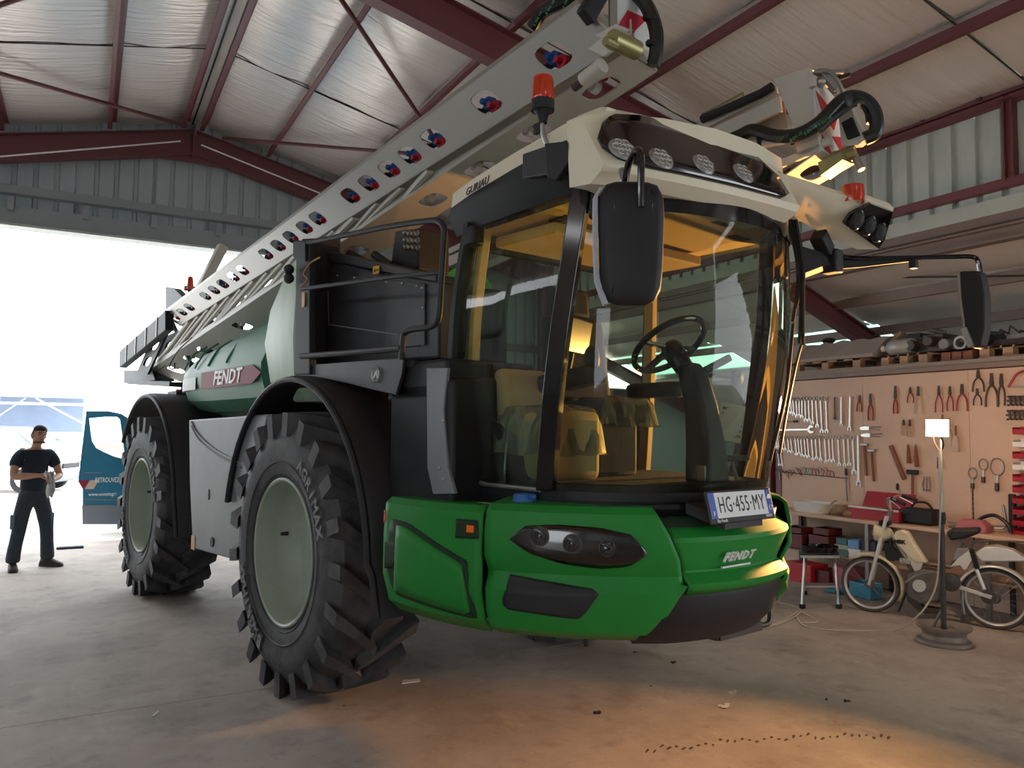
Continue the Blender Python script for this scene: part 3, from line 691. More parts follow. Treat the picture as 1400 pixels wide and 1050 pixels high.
q.bar(A0+Vector((0,.02,.02)),A1+Vector((0,.02,.02)),.03,.03); q.tube([A0+Vector((0,.05,.05)),A1+Vector((0,.05,.05))],.014,6)
q.build('flange','aluminium',bo,smooth=0)
q = MB(); q.tube([lerp(A0,B0,.45)+nin*.12, lerp(A1,B1,.45)+nin*.12], .022, 8); q.tube([lerp(A0,B0,.7)+nin*.1, lerp(A1,B1,.7)+nin*.1], .014, 6); q.build('spray_line','black_plastic',bo)
MB().bar(lerp(A0,B0,.4)+nin*.26, lerp(A1,B1,.4)+nin*.26, .008, .2).build('back_web','boom_paint',bo,smooth=0)
random.seed(5)
def nozzle(c, par):
    for k, (m, d) in enumerate((('blue_plastic',(-.09,0,.045)),('red_plastic',(-.02,0,.0)),('black_plastic',(-.15,.02,.01)),('white_plastic',(-.08,.0,-.05)))):
        q = MB(); cc = c+Vector(d); q.lathe([(0,.06),(.018,.06),(.02,.025),(.038,.02),(.042,-.02),(0,-.02)],10,Matrix.Translation(cc)@RM); q.build('nozzle_cap',m,par,smooth=30)
for h in hs: nozzle(lerp(lerp(A0,B0,.5), lerp(A1,B1,.5), h[0])+nin*.09, bo)
# joint plates overlapping on the outer face
for a, b in ((640,700),(268,276)):
    ua = u_at(a, 0, 0, A0, A1, B0, B1) if False else None
# lower chord: underside plate
C0, C1 = sv(853,72,-.56), sv(205,506,-.56)
D0, D1 = sv(897,98,-.26), sv(250,523,-.26)
low_h = [(820,121),(770,148),(728,180),(655,228),(621,251),(590,270),(562,290),(485,340),(330,440),(318,447),(280,472),(262,483),(240,497),(228,505)]
Lc = (C0-C1).length
h2 = [(u_at(x,y,-.42,C0,C1,D0,D1), .115/Lc, .5, .24) for x, y in low_h]
ok = []; last = -1
for h in sorted(h2):
    if h[0]-h[1]*1.3 > last and 0 < h[0] < .985: ok.append(h); last = h[0]+h[1]*1.3
lo = plate_holes(MB(), C0, C1, D0, D1, ok).build('boom_chord','boom_paint',SP,smooth=0,solid=.006)
q = MB()
for P0, P1 in ((C0,C1),(D0,D1)): q.bar(P0+Vector((0,0,.03)), P1+Vector((0,0,.03)), .006, .06)
q.build('flange','boom_paint',lo,smooth=0)
for h in ok: nozzle(lerp(lerp(C0,D0,.5), lerp(C1,D1,.5), h[0])+Vector((0,.03,.10)), lo)
# lattice between the chords
for i in range(16):
    u = .24+.048*i; a = lerp(B0,B1,u)+nin*.03; b = lerp(C0,C1,min(.98,u+(.03 if i%2 else -.0)))+Vector((0,.03,.03))
    MB().tube([a,b],.022 if i%3 else .03,8).build('lattice_tube','boom_paint',lo)
for i in range(9):
    u = .34+.075*i; MB().tube([lerp(A0,A1,u)+nin*.27, lerp(D0,D1,u+.035)+Vector((0,0,.03))],.02,8).build('lattice_tube','boom_paint',lo)
# front end: end plate, hinge ears, pin, cylinder, hose loop, warning plate
q = MB(); q.plate([A0+Vector((.012,0,0)), B0+Vector((.012,0,0)), D0+Vector((.012,0,0)), A0+Vector((.012,.42,.02))],(-.012,0,0)); q.build('end_plate','boom_paint',bo,smooth=0)
q = MB(); h0 = sv(846,62,-.64)
q.plate([h0+Vector((-.16,-.05,.03)),h0+Vector((.0,-.05,.06)),h0+Vector((.02,-.05,-.04)),h0+Vector((-.05,-.05,-.05))],(0,.02,0))
q.plate([h0+Vector((-.14,-.02,.10)),h0+Vector((.0,-.02,.1)),h0+Vector((.05,-.02,.0)),h0+Vector((-.03,-.02,.02))],(0,.02,0)); q.build('hinge_ear','boom_paint',bo,smooth=0,bevel=.004)
q = MB(); q.tube([h0+Vector((.02,-.07,-.0)),h0+Vector((.02,.1,-.0))],.045,14); q.tube([h0+Vector((.03,-.12,-.03)),h0+Vector((.03,-.05,-.03))],.022,10); q.build('hinge_pin','brass_steel',bo)
a, b = sv(785,120,-.66), sv(838,78,-.66)
MB().tube([a,lerp(a,b,.35)],.022,10).build('cylinder_rod','dark_steel',bo); MB().tube([lerp(a,b,.25),lerp(a,b,.75)],.038,12).build('cylinder','boom_paint',bo)
q = MB(); q.tube(smooth_path([sv(728,38,-.63),sv(742,16,-.63),sv(775,0,-.62),sv(815,-22,-.55),sv(850,-22,-.47),sv(880,2,-.36),sv(896,38,-.34),sv(897,70,-.34),sv(893,90,-.34)],6),.036,10); ho = q.build('hose','hose',bo)
for k, (x, y) in enumerate(((735,26),(752,10),(775,1))): lettering('hose_print','2 SN 10',.024,'hose_print',bo,sv(x,y,-.675),(.6,0,.5),(-.5,0,.6),.001)
for p in ((893,60),(889,25),(868,-8)): MB().lathe([(.034,-.012),(.04,0),(.034,.012)],12,Matrix.Translation(sv(*p,-.36))@Matrix.Rotation(.3,4,'Y')).build('cable_tie','black_plastic',bo)
wx = 2.44
w4 = [fv(838,-4,wx), fv(884,-4,wx), fv(893,92,wx), fv(848,62,wx)]
MB().plate(w4,(-.01,0,0)).build('warning_board','white_film',bo,smooth=0)
for pol in (((858,14),(885,26),(868,42),(846,34)),((880,70),(893,76),(893,92),(884,86)),((846,45),(868,42),(858,60),(850,60))):
    MB().plate([fv(x,y,wx+.003) for x, y in pol],(.002,0,0)).build('red_chevron','red_film',bo,smooth=0)
MB().bar(fv(838,-8,wx+.04),fv(838,40,wx+.04),.012,.05,(0,1,0)).build('end_strut','aluminium',bo,smooth=0)
MB().bar(fv(820,-10,wx+.02),fv(800,24,wx+.02),.06,.09,(0,1,0)).build('hinge_block','black_plastic',bo,bevel=.01)
# rear end: dark end piece, slotted links, pivots
T0, T1 = sv(232,438,-.7), sv(168,492,-.7)
q = MB(); q.bar(T0,T1,.10,.24); tl = q.build('boom_tail','dark_frame',SP,smooth=0,bevel=.01)
for k in range(4): MB().bar(lerp(T0,T1,.15+.22*k)+Vector((0,-.056,.12)),lerp(T0,T1,.15+.22*k)+Vector((0,-.056,-.12)),.01,.02,(1,0,0)).build('rib','aluminium',tl,smooth=0)
MB().tube([sv(165,496,-.7),sv(172,483,-.7),sv(180,468,-.7)],.012,6).build('guide_wire','dark_frame',tl)
q = MB(); plate_holes(q, sv(203,512,-.62), sv(232,450,-.62), sv(188,510,-.62), sv(212,456,-.62), [(.3,.11,.5,.26),(.68,.11,.5,.26)]); q.build('slotted_link','dark_frame',tl,smooth=0,solid=.03)
q = MB(); plate_holes(q, sv(228,500,-.5), sv(250,450,-.5), sv(209,512,-.5), sv(228,460,-.5), [(.3,.1,.5,.24),(.7,.1,.5,.24)]); q.build('slotted_link','dark_frame',tl,smooth=0,solid=.03)
q = MB(); q.plate([sv(169,506,-.55),sv(208,506,-.55),sv(212,520,-.55),sv(188,524,-.55),sv(169,524,-.55)],(0,.25,0)); q.build('end_bracket','dark_frame',tl,smooth=0,bevel=.01)
MB().bar(sv(188,523,-.6),sv(247,526,-.6),.25,.06).build('cradle_bar','dark_frame',tl,smooth=0)
q = MB(); q.plate([sv(226,434,-.2),sv(226,392,-.2),sv(238,394,-.2),sv(252,408,-.2),sv(262,400,-.2),sv(300,380,-.2),sv(300,434,-.2)],(0,.1,0)); cf = q.build('boom_frame','dark_frame',SP,smooth=0,bevel=.01)
a, b = tov(onY(305,336,11.0)), tov(onY(270,404,11.0))
q = MB(); q.bar(a,b,.12,.16,(1,0,0)); q.build('lift_arm','boom_paint',cf,smooth=0,bevel=.01)
p = tov(onY(260,392,11.3)); q = MB(); q.lathe([(0,.15),(.035,.13),(.045,.0),(.09,0),(.09,-.05)],14,Matrix.Translation(p)); q.build('rear_beacon','beacon_lens',cf)
MB().tube([p+Vector((0,0,-.04)),p+Vector((0,0,-.6))],.03,8).build('beacon_stem','dark_frame',cf)
for (x0,y0),(x1,y1),r in (((235,440),(262,500),.03),((262,440),(228,500),.025),((290,420),(250,470),.04),((275,440),(243,495),.03),((310,410),(275,455),.02)):
    MB().tube([sv(x0,y0,-.45),sv(x1,y1,-.45)],r,8).build('link_rod','dark_frame',cf)
MB().tube(smooth_path([sv(262,462,-.82),sv(245,478,-.82),sv(234,495,-.82),sv(232,503,-.82),sv(238,504,-.82),sv(239,496,-.82)],5),.008,6).build('loose_cable','black_plastic',cf)
for z in (1.5, 2.2, 2.9): MB().bar((-4.3,0,z),(-5.0,0,z),.9,.1).build('frame_bar','dark_frame',cf,smooth=0)
MB().bar((-4.9,0,1.2),(-4.9,0,3.1),.5,.12,(1,0,0)).build('mast','dark_frame',cf,smooth=0)
# left boom
q = MB(); LY = .55
def lv(x, y, d=0): return sv(x, y, LY+d)
q.plate([lv(1057,107),lv(1108,91),lv(1114,130),lv(1122,205),lv(1090,215),lv(1084,172)],(0,.02,0))
q.plate([lv(1057,107),lv(1108,91),lv(1108,91)+Vector((0,.3,0)),lv(1057,107)+Vector((0,.3,0))],(0,0,-.012))
lbm = q.build('boom','boom_paint',SP,smooth=0,bevel=.006)
F0 = lv(1109,92)
fr = [lv(1109,95),lv(1123,205),lv(1123,205)+Vector((0.02,.26,-.03)),lv(1109,95)+Vector((.02,.26,-.12))]
MB().plate(fr,(-.012,0,0)).build('warning_board','white_film',lbm,smooth=0)
def fq(u, v): return lerp(lerp(fr[0],fr[3],u), lerp(fr[1],fr[2],u), v)+Vector((.004,0,0))
for pol in (((.05,.25),(.75,.35),(.55,.6),(.2,.5)),((.45,.72),(.8,.62),(1,1),(.9,1)),((.05,.8),(.2,.85),(.35,1),(.1,.98))):
    MB().plate([fq(*p) for p in pol],(.002,0,0)).build('red_chevron','red_film',lbm,smooth=0)
bt = [lv(1068,243),lv(1122,205),lv(1122,205)+Vector((.04,.28,-.02)),lv(1068,243)+Vector((.0,.26,-.02))]
q = MB(); plate_holes(q, bt[0], bt[1], bt[3], bt[2], [(.45,.22,.5,.27)]); q.build('underside','boom_paint',lbm,smooth=0,solid=.008)
q = MB(); q.plate([lv(1060,232),lv(1122,205),lv(1122,196),lv(1060,221)],(0,.02,0)); q.build('lower_chord','boom_paint',lbm,smooth=0)
for (a,b,w,h,m) in (((1063,122),(900,186),.02,.05,'boom_paint'),((1068,142),(900,205),.02,.09,'boom_paint'),((1085,178),(930,238),.02,.05,'boom_paint')):
    P0 = lv(*a,.02); P1 = lv(*b,.02); d = (P1-P0).normalized(); MB().bar(P0,P0+Vector((-1,0,-.105))*7.3,w,h).build('chord',m,lbm,smooth=0)
P0 = lv(1075,160,.1); MB().bar(P0,P0+Vector((-1,0,-.105))*7.3,.01,.2).build('web','aluminium',lbm,smooth=0)
MB().tube([lv(1056,118,-.03),lv(1040,128,-.03),lv(960,163,-.03)],.025,10).build('cylinder','black_plastic',lbm)
MB().tube([lv(1017,133,-.03),lv(1015,127,-.03),lv(1008,131,-.03),lv(960,156,-.03)],.007,6).build('pipe','brass_steel',lbm)
MB().tube(smooth_path([lv(985,196,-.06),lv(1010,186,-.06),lv(1030,178,-.07),lv(1060,186,-.08),lv(1090,184,-.1),lv(1120,168,-.08),lv(1150,138,0),lv(1170,133,.06),lv(1188,142,.1),lv(1198,162,.12),lv(1196,182,.12),lv(1182,190,.1)],6),.036,10).build('hose','hose',lbm)
MB().tube(smooth_path([lv(1120,178,-.1),lv(1145,156,-.03),lv(1172,140,.04),lv(1186,150,.1),lv(1190,168,.1)],6),.02,8).build('hose','hose',lbm)
MB().tube([lv(1015,198,-.04),lv(1050,196,-.05),lv(1085,190,-.08)],.022,8).build('hose_sleeve','boom_paint',lbm)
for x, y in ((1016,193),(1040,192),(1060,186),(1082,188),(1160,136)): MB().ball(lv(x,y,-.06),.04,8,6,(.3,1,1.05)).build('cable_tie','black_plastic',lbm)
for x, y in ((1070,189),(1088,187),(1108,178),(1128,166)): lettering('hose_print','2 SN 10',.022,'hose_print',lbm,lv(x,y,-.135),(1,0,.3),(-.3,0,1),.001)
q = MB(); q.plate([lv(1142,120,.1),lv(1150,118,.1),lv(1182,190,.1),lv(1172,198,.1),lv(1150,200,.1)],(0,.06,0)); q.build('hinge_plate','boom_paint',lbm,smooth=0,bevel=.006)
q = MB(); q.plate([lv(1150,168,.08),lv(1164,160,.08),lv(1174,184,.08),lv(1158,190,.08)],(0,.03,0)); q.build('hinge_opening','black_plastic',lbm,smooth=0)
q = MB(); q.bar(lv(1112,100,.02),lv(1152,100,.12),.05,.02); q.bar(lv(1125,98,.05),lv(1145,122,.12),.03,.05); q.ball(lv(1122,112,.05),.03,8,6); q.build('top_bracket','aluminium',lbm,smooth=0,bevel=.004)
MB().tube([lv(1145,108,.12),lv(1162,102,.16)],.012,8).build('bolt','black_plastic',lbm)
MB().tube(smooth_path([lv(1118,97,.03),lv(1135,98,.03),lv(1146,112,.05),lv(1152,125,.08)],5),.012,6).build('pipe','aluminium',lbm)
MB().box(lv(1111,112,-.012),(.035,.03,.06)).build('clamp','boom_paint',lbm,bevel=.004); MB().box(lv(1131,194,-.0),(.05,.03,.04)).build('clamp','boom_paint',lbm,bevel=.004)
MB().tube([lv(1128,222,.1),lv(1170,208,.14)],.04,10).build('cylinder','brass_steel',lbm); MB().tube([lv(1168,212,.14),lv(1178,232,.14)],.02,8).build('fitting','steel',lbm)
q = MB(); q.plate([lv(1118,222,.05),lv(1150,208,.05),lv(1152,218,.05),lv(1122,240,.05)],(0,.1,0)); q.build('bracket','brass_steel',lbm,smooth=0)
# ---- front bumper: a plan curve, panels lofted along it
PLN = [(1.38,-1.13),(1.75,-1.10),(2.08,-1.0),(2.30,-.87),(2.50,-.70),(2.67,-.50),(2.755,-.36),(2.81,-.16),(2.83,.03),(2.81,.24),(2.755,.43),(2.62,.66),(2.46,.84),(2.2,.99),(1.4,1.13)]
def plan(t):
    i = max(0, min(len(PLN)-2, int(t))); u = t-i
    P = [Vector(PLN[max(0,min(len(PLN)-1,k))]) for k in (i-1,i,i+1,i+2)]
    a,b,c,d = P; p = .5*((2*b)+(c-a)*u+(2*a-5*b+4*c-d)*u*u+(3*b-a-3*c+d)*u**3)
    t_ = .5*((c-a)+2*(2*a-5*b+4*c-d)*u+3*(3*b-a-3*c+d)*u*u); nn = Vector((-t_.y, t_.x))*-1
    nn = Vector((t_.y, -t_.x)); nn.normalize()
    return p, nn
def BP(t, z, off):
    p, nn = plan(t); return Vector((p.x+nn.x*off, p.y+nn.y*off, z))
def t_of_px(px, py):
    """parameter where the sight line through a pixel meets the plan curve (right half)"""
    best = None
    for k in range(0, 1401):
        t = k/100; p, _ = plan(t); q = VO+VF*p.x+VL*p.y; c = RW.transposed() @ (Vector((q.x,q.y,1.1))-EYEP)
        e = abs(CX+FPX*c[0]/c[2]-px)
        if best is None or e < best[0]: best = (e, t)
        if best and e > best[0]+60 and best[0] < 3: break
    return best[1]
def zt(t, py):
    """height of the plan curve point seen on pixel row py"""
    p, _ = plan(t); q = VO+VF*p.x+VL*p.y
    lo, hi = .3, 2.2
    for _ in range(30):
        m = (lo+hi)/2; c = RW.transposed() @ (Vector((q.x,q.y,m))-EYEP)
        if CY+FPX*c[1]/c[2] > py: lo = m
        else: hi = m
    return (lo+hi)/2
def bpanel(name, t0, t1, prof, n, m, par, zl=None, solid=.02, **k):
    rows = []
    for i in range(n+1):
        r = []
        for z, o in prof:
            t = lerp(t0(z) if callable(t0) else t0, t1(z) if callable(t1) else t1, i/n)
            if zl: z = max(z, zl(t))
            r.append(BP(t, z, o))
        rows.append(r)
    return MB().grid(rows).build(name, m, par, smooth=32, solid=solid, **k)
def oz(prof, z):
    return interp(-z, [(-a, b) for a, b in prof])
PS = [(1.37,-.42),(1.385,-.03),(1.36,0),(1.2,.01),(1.0,.01),(.86,-.03),(.80,-.10)]
PC = [(1.43,-.34),(1.40,-.035),(1.375,-.005),(1.29,.012),(1.18,.012),(1.10,-.03),(1.06,-.02),(1.02,.0),(.92,-.01),(.84,-.05),(.80,-.12)]
PH = [(1.45,-.30),(1.43,-.25),(1.27,-.005),(1.255,.0),(1.12,-.055),(1.105,-.05),(1.065,.005),(1.05,.0),(1.02,-.03)]
bu = bpanel('bumper', 0.0, 1.96, PS, 14, 'green_paint', SP)                 # right side pod
TLz = lambda z: interp(z, [(1.05,5.98),(1.12,5.9),(1.27,5.5),(1.43,4.95)])
bpanel('corner_panel', 2.02, lambda z: TLz(z)-.03, PC, 26, 'green_paint', bu, zl=lambda t: interp(t, [(4.75,.78),(4.9,.84),(5.95,1.06)]))
bpanel('hood_panel', lambda z: TLz(z)+.03, lambda z: 16-TLz(z)-.03, PH, 22, 'green_paint', bu)
bpanel('corner_panel', lambda z: 16-TLz(z)+.03, 14.0, PC, 24, 'green_paint', bu, zl=lambda t: interp(t, [(10.1,1.0),(10.9,.9),(11.3,.78)]))
bpanel('lower_grille', 4.7, 11.3, [(1.06,-.035),(1.0,-.035),(.86,-.07),(.78,-.14),(.77,-.4)], 24, 'black_plastic', bu)
bpanel('inner_shell', 0.1, 13.9, [(1.36,-.06),(1.1,-.1),(.85,-.14),(.82,-.5)], 40, 'dark_groove', bu)
MB().plate([(1.4,-1.05,1.36),(2.1,-.95,1.39),(2.5,-.65,1.415),(2.7,-.35,1.42),(2.72,.35,1.42),(2.5,.65,1.415),(2.1,.95,1.39),(1.4,1.05,1.36)],(0,0,-.02)).build('top_cover','black_plastic',bu,smooth=0)
def on_panel(poly, prof, eps, name, m, par, sub=5, **k):
    """a polygon given in photo pixels, laid on the bumper's right half and raised by eps; fan of strips between upper and lower outline"""
    T = [t_of_px(x, y) for x, y in poly]; pts = [(t, zt(t, y)) for t, (x, y) in zip(T, poly)]
    lo = min(p[0] for p in pts); hi = max(p[0] for p in pts); rows = []
    N = 16
    def cross(t):
        zs = []
        n = len(pts)
        for i in range(n):
            (a, za), (b, zb) = pts[i], pts[(i+1)%n]
            if (a-t)*(b-t) <= 0 and abs(a-b) > 1e-6: zs.append(za+(zb-za)*(t-a)/(b-a))
        return (min(zs), max(zs)) if zs else None
    for i in range(N+1):
        t = lerp(lo+.002, hi-.002, i/N); c = cross(t)
        if not c: continue
        rows.append([BP(t, lerp(c[1], c[0], j/sub), oz(prof, lerp(c[1], c[0], j/sub))+eps) for j in range(sub+1)])
    return MB().grid(rows).build(name, m, par, smooth=40, **k), pts
# storage door on the pod: dark groove and raised leaf with a grip
on_panel([(538,708),(560,714),(648,770),(650,846),(640,845),(540,812),(533,770)], PS, .013, 'door_groove', 'dark_groove', bu, solid=.01)
on_panel([(545,717),(560,720),(643,774),(644,836),(637,839),(544,806),(545,780),(551,772),(552,745),(547,735)], PS, .020, 'storage_door', 'green_paint', bu, solid=.02)
on_panel([(532,740),(546,740),(550,752),(549,768),(542,776),(532,776)], PS, .016, 'door_grip', 'dark_groove', bu, solid=.008)
on_panel([(626,709),(655,711),(657,736),(626,735)], PS, .014, 'lamp_pocket', 'dark_groove', bu, solid=.006)
on_panel([(642,717),(651,718),(651,728),(642,727)], PS, .02, 'side_lamp', 'orange_lens', bu, solid=.012)
on_panel([(524,697),(530,697),(531,712),(525,714)], PS, .015, 'red_reflector', 'beacon_lens', bu, solid=.006)
p = BP(.75, 1.39, -.24); MB().lathe([(.07,-.05),(.075,.03),(.07,.05),(.03,.06),(.03,.1),(.0,.1)],18,Matrix.Translation(p)).build('filler_neck','green_paint',bu)
MB().lathe([(.035,.0),(.04,.05),(.0,.06)],14,Matrix.Translation(p+Vector((0,0,.09)))).build('filler_cap','black_plastic',bu)
p = BP(1.65, 1.386, -.16); MB().box(p,(.19,.12,.004),(0,0,.15)).build('paper_label','paper',bu,smooth=0); MB().box(p+Vector((.03,-.0,.003)),(.07,.06,.002),(0,0,.15)).build('label_patch','rim_paint',bu,smooth=0)
p = BP(2.55, 1.42, -.15); MB().lathe([(.0,.035),(.05,.03),(.06,.0),(.06,-.02)],18,Matrix.Translation(p)).build('blue_cap','blue_plastic',bu); MB().box(p+Vector((.03,0,.02)),(.09,.03,.025)).build('blue_cap_grip','blue_plastic',bu,bevel=.006)
# headlight, intake, badge, number plate
hl, hp = on_panel([(699,736),(720,718),(765,717),(820,721),(862,730),(884,756),(858,773),(820,776),(770,769),(725,755)], PC, .012, 'headlight', 'black_gloss', bu, sub=6, solid=.02)
for (x, y), r in (((739,732),.045),((783,742),.042),((829,748),.036)):
    t = t_of_px(x, y); z = zt(t, y); p = BP(t, z, oz(PC, z)+.018); _, nn = plan(t); M = Matrix.Translation(p) @ Vector((nn.x,nn.y,0)).to_track_quat('Z','Y').to_matrix().to_4x4()
    MB().lathe([(r*.9,.004),(r,.016),(r*1.06,.0)],20,M).build('lamp_ring','steel',hl)
    MB().lathe([(0,.018),(r*.7,.014),(r*.95,.008)],16,M).build('lamp_lens','headlamp_dark',hl)
    q = MB()
    for k in range(3): q.box(M@Vector((.4*r*cos(2.1*k),.4*r*sin(2.1*k),.018)),(r*.3,r*.3,.006))
    q.build('lamp_core','black_plastic',hl,smooth=0)
on_panel([(690,784),(815,806),(818,812),(797,843),(790,846),(693,832),(689,826)], PC, .014, 'intake_grille', 'black_plastic', bu, sub=12, solid=.012)
p = BP(8.0, 1.172, -.03)
nf = Vector((1,0,-.35)).normalized()
def on_hood(px, py): 
    q = onplane(px, py, VO+VF*2.83, VF); return tov(q)
c = on_hood(1016,762); c.x = BP(8.0,c.z,oz(PH,c.z)).x+.012
lettering('lettering','FENDT',.062,'white_plastic',bu,c+Vector((-.0,0,.004)),(0,1,0),(.38,0,1),.005,shear=.22,bold=.001,sx=1.08,gap=1.18)
MB().box(c+Vector((-.010,-.01,-.04)),(.010,.22,.008)).build('badge_bar','white_plastic',bu,smooth=0)
MB().box((2.845,-.085,1.415),(.012,.51,.15),(0,radians(-14),0)).build('number_plate','black_plastic',bu,smooth=0,bevel=.008)
PM = Euler((0,radians(-14),0)).to_matrix(); PO = Vector((2.845,-.085,1.42)); npl = bu.children[-1]
def pl(y, z, d=.0065): return PO + PM@Vector((d,y,z))
MB().plate([pl(-.242,-.055),pl(.242,-.055),pl(.242,.06),pl(-.242,.06)],PM@Vector((.002,0,0))).build('plate_face','plate_white',bu,smooth=0)
for a, b in ((-.242,-.2),(.2,.242)): MB().plate([pl(a,-.055,.0085),pl(b,-.055,.0085),pl(b,.06,.0085),pl(a,.06,.0085)],PM@Vector((.001,0,0))).build('plate_band','plate_blue',bu,smooth=0)
UP = PM@Vector((0,0,1))
lettering('plate_lettering','HG\u00b7455\u00b7MY',.105,'print_black',bu,pl(0,.0,.009),(0,1,0),UP,.001,bold=0,sx=.64,gap=1.12)
lettering('plate_lettering','F',.03,'white_print',bu,pl(-.221,-.035,.0105),(0,1,0),UP,.001); lettering('plate_lettering','17',.034,'white_print',bu,pl(.221,-.028,.0105),(0,1,0),UP,.001)
MB().lathe([(.0,.001),(.014,.001),(.014,0)],16,Matrix.Translation(pl(.221,.025,.0105))@Matrix.Rotation(pi/2,4,'Y')).build('plate_seal','white_print',bu)
lettering('plate_lettering','Ets Fendt',.02,'white_print',bu,pl(-.17,-.067,.0075),(0,1,0),UP,.001); lettering('plate_lettering','FENDT',.016,'white_print',bu,pl(.2,-.064,.0075),(0,1,0),UP,.001)
MB().plate([(2.72,-.33,1.43),(2.84,-.2,1.36),(2.84,.1,1.36),(2.72,.3,1.43)],(0,0,-.05)).build('plate_bracket','black_plastic',bu,smooth=0)
# step hanging under the far side, drain tail
st = MB(); zz = .635; st.bar((2.10,.40,zz),(2.36,.40,zz),.03,.05); st.bar((2.10,.80,zz),(2.36,.80,zz),.03,.05); st.bar((2.36,.40,zz),(2.36,.80,zz),.03,.05); st.bar((2.1,.40,zz),(2.1,.80,zz),.03,.05)
for k in range(5): st.bar((2.15+.04*k,.41,zz+.015),(2.15+.04*k,.79,zz+.015),.012,.012)
sto = st.build('step','dark_steel',SP,smooth=0,bevel=.004)
MB().tube(smooth_path([(2.36,.80,zz),(2.37,.87,zz+.01),(2.36,.90,zz+.08),(2.34,.90,.90)],4),.016,8).build('step_rail','dark_steel',sto)
MB().tube([(2.33,-.6,.85),(2.34,-.59,.74)],.012,6).build('drain_tail','black_plastic',sto)
# ---- cab
CBOT = [(1.50,-.75),(1.85,-.76),(2.22,-.755),(2.45,-.63),(2.62,-.43),(2.72,-.16),(2.745,.08),(2.69,.36),(2.52,.58),(2.22,.755),(1.85,.76),(1.50,.75)]
CTOP = [(1.57,-.75),(2.0,-.76),(2.46,-.755),(2.64,-.62),(2.76,-.43),(2.84,-.16),(2.86,.08),(2.82,.36),(2.68,.58),(2.46,.755),(2.0,.76),(1.57,.75)]
ZB, ZT = 1.47, 2.90
def cg(i, v):
    """point on the glass: i runs along the outline, v = 0 at the sill, 1 at the roof"""
    k = max(0, min(len(CBOT)-2, int(i))); u = i-k
    def cr(T):
        a,b,c,d = [Vector(T[max(0,min(len(T)-1,j))]) for j in (k-1,k,k+1,k+2)]
        if k in (0,1): return lerp(b,c,u)
        if k in (9,10): return lerp(b,c,u)
        if k == 2: a = b*2-c
        if k == 8: d = c*2-b
        return .5*((2*b)+(c-a)*u+(2*a-5*b+4*c-d)*u*u+(3*b-a-3*c+d)*u**3)
    p = lerp(cr(CBOT), cr(CTOP), v); ctr = Vector((2.0,0)); o = (p-ctr).normalized()
    bul = .055*sin(pi*v)
    return Vector((p.x+o.x*bul, p.y+o.y*bul, lerp(ZB, ZT, v)))
cb = MB()
low = [(1.42,-.74)]+CBOT[1:-1]+[(1.42,.74)]
cb.loft([[(x*.98, y*.94, 1.28) for x, y in low], [(x*1.0+.0, y*1.0, 1.42) for x, y in low], [(x, y, 1.475) for x, y in low]])
cab = cb.build('cab','black_plastic',SP,smooth=40)
MB().grid([[cg(i/5, v/10) for i in range(10,46)] for v in range(11)]).build('windscreen','cab_glass',cab,smooth=180)
MB().grid([[cg(i/5, v)+Vector((.006,0,0)) for i in range(10,46)] for v in (.90,.94,1.0)]).build('sun_band','black_gloss',cab,smooth=180)
# right door glass with its cut front-lower corner
rows = []
for v in range(11):
    r = []
    for i in range(11):
        f = i/10; vv_ = v/10; zl = interp(f, [(0,.10),(.15,.03),(.45,.0),(1,0)]); r.append(cg(f*1.98, zl+(1-zl)*vv_))
    rows.append(r)
dg = MB().grid(rows).build('door_glass','door_glass_tint',cab,smooth=180)
MB().grid([[cg(9.02+f/5*1.0, v/6) for f in range(10)] for v in range(7)]).build('door_glass','rear_glass',cab,smooth=180)
def rib(i0, v0, i1, v1, r, n=12, off=0): return [cg(lerp(i0,i1,k/n), lerp(v0,v1,k/n))+Vector((0,off,0)) for k in range(n+1)]
def post(name, i0, i1, w, d, m, inset=0):
    rows = []
    for k in range(11):
        v = k/10; p = cg(lerp(i0,i1,v), v); a = cg(lerp(i0,i1,v)+.05, v)-p; a.z = 0; a.normalize(); nn = Vector((a.y,-a.x,0))
        p = p - nn*inset
        rows.append([p+a*w/2+nn*d*.4, p-a*w/2+nn*d*.4, p-a*w/2-nn*d*.6, p+a*w/2-nn*d*.6])
    return MB().loft(rows).build(name, m, cab, smooth=40, bevel=.006)
post('pillar', 2.02, 2.02, .085, .08, 'black_gloss'); post('pillar', 9.0, 9.0, .06, .07, 'black_gloss'); post('pillar', .0, .0, .05, .09, 'black_plastic'); post('pillar', 10.98, 10.98, .05, .09, 'black_plastic')
post('inner_post', 10.85, 10.9, .07, .05, 'beige_trim', .05); post('inner_post', .25, .12, .05, .05, 'beige_trim', .07)
MB().tube([cg(0,.12)+Vector((-.01,-.01,0)),cg(.06,.06)+Vector((0,-.012,0)),cg(.25,.015)+Vector((0,-.012,0)),cg(.8,.0)+Vector((0,-.012,.0)),cg(1.95,.0)+Vector((0,-.012,0))],.012,8).build('door_seal','steel',cab)
MB().loft([[cg(i/4,0)+Vector((0,0,-.04)),cg(i/4,0)+Vector((0,0,.03)),cg(i/4,0)*.985+Vector((0,0,.03+.0)),cg(i/4,0)*.97+Vector((0,0,.0))] for i in range(9,37)]).build('sill','black_plastic',cab,smooth=50)
dy = -.70
dpn = [sv(x, y, dy) for x, y in ((628,552),(655,566),(682,580),(702,596),(710,612),(716,650),(720,682),(660,678),(640,660),(629,630))]
MB().plate(dpn,(0,.05,0)).build('door_lining','black_plastic',cab,smooth=0,bevel=.01)
MB().tube(smooth_path([sv(693,604,-.73),sv(690,640,-.75),sv(689,676,-.73)],6),.008,6).build('grab_bar','steel',cab); MB().tube([sv(651,590,-.72),sv(653,676,-.72)],.01,6).build('grab_bar','steel',cab)
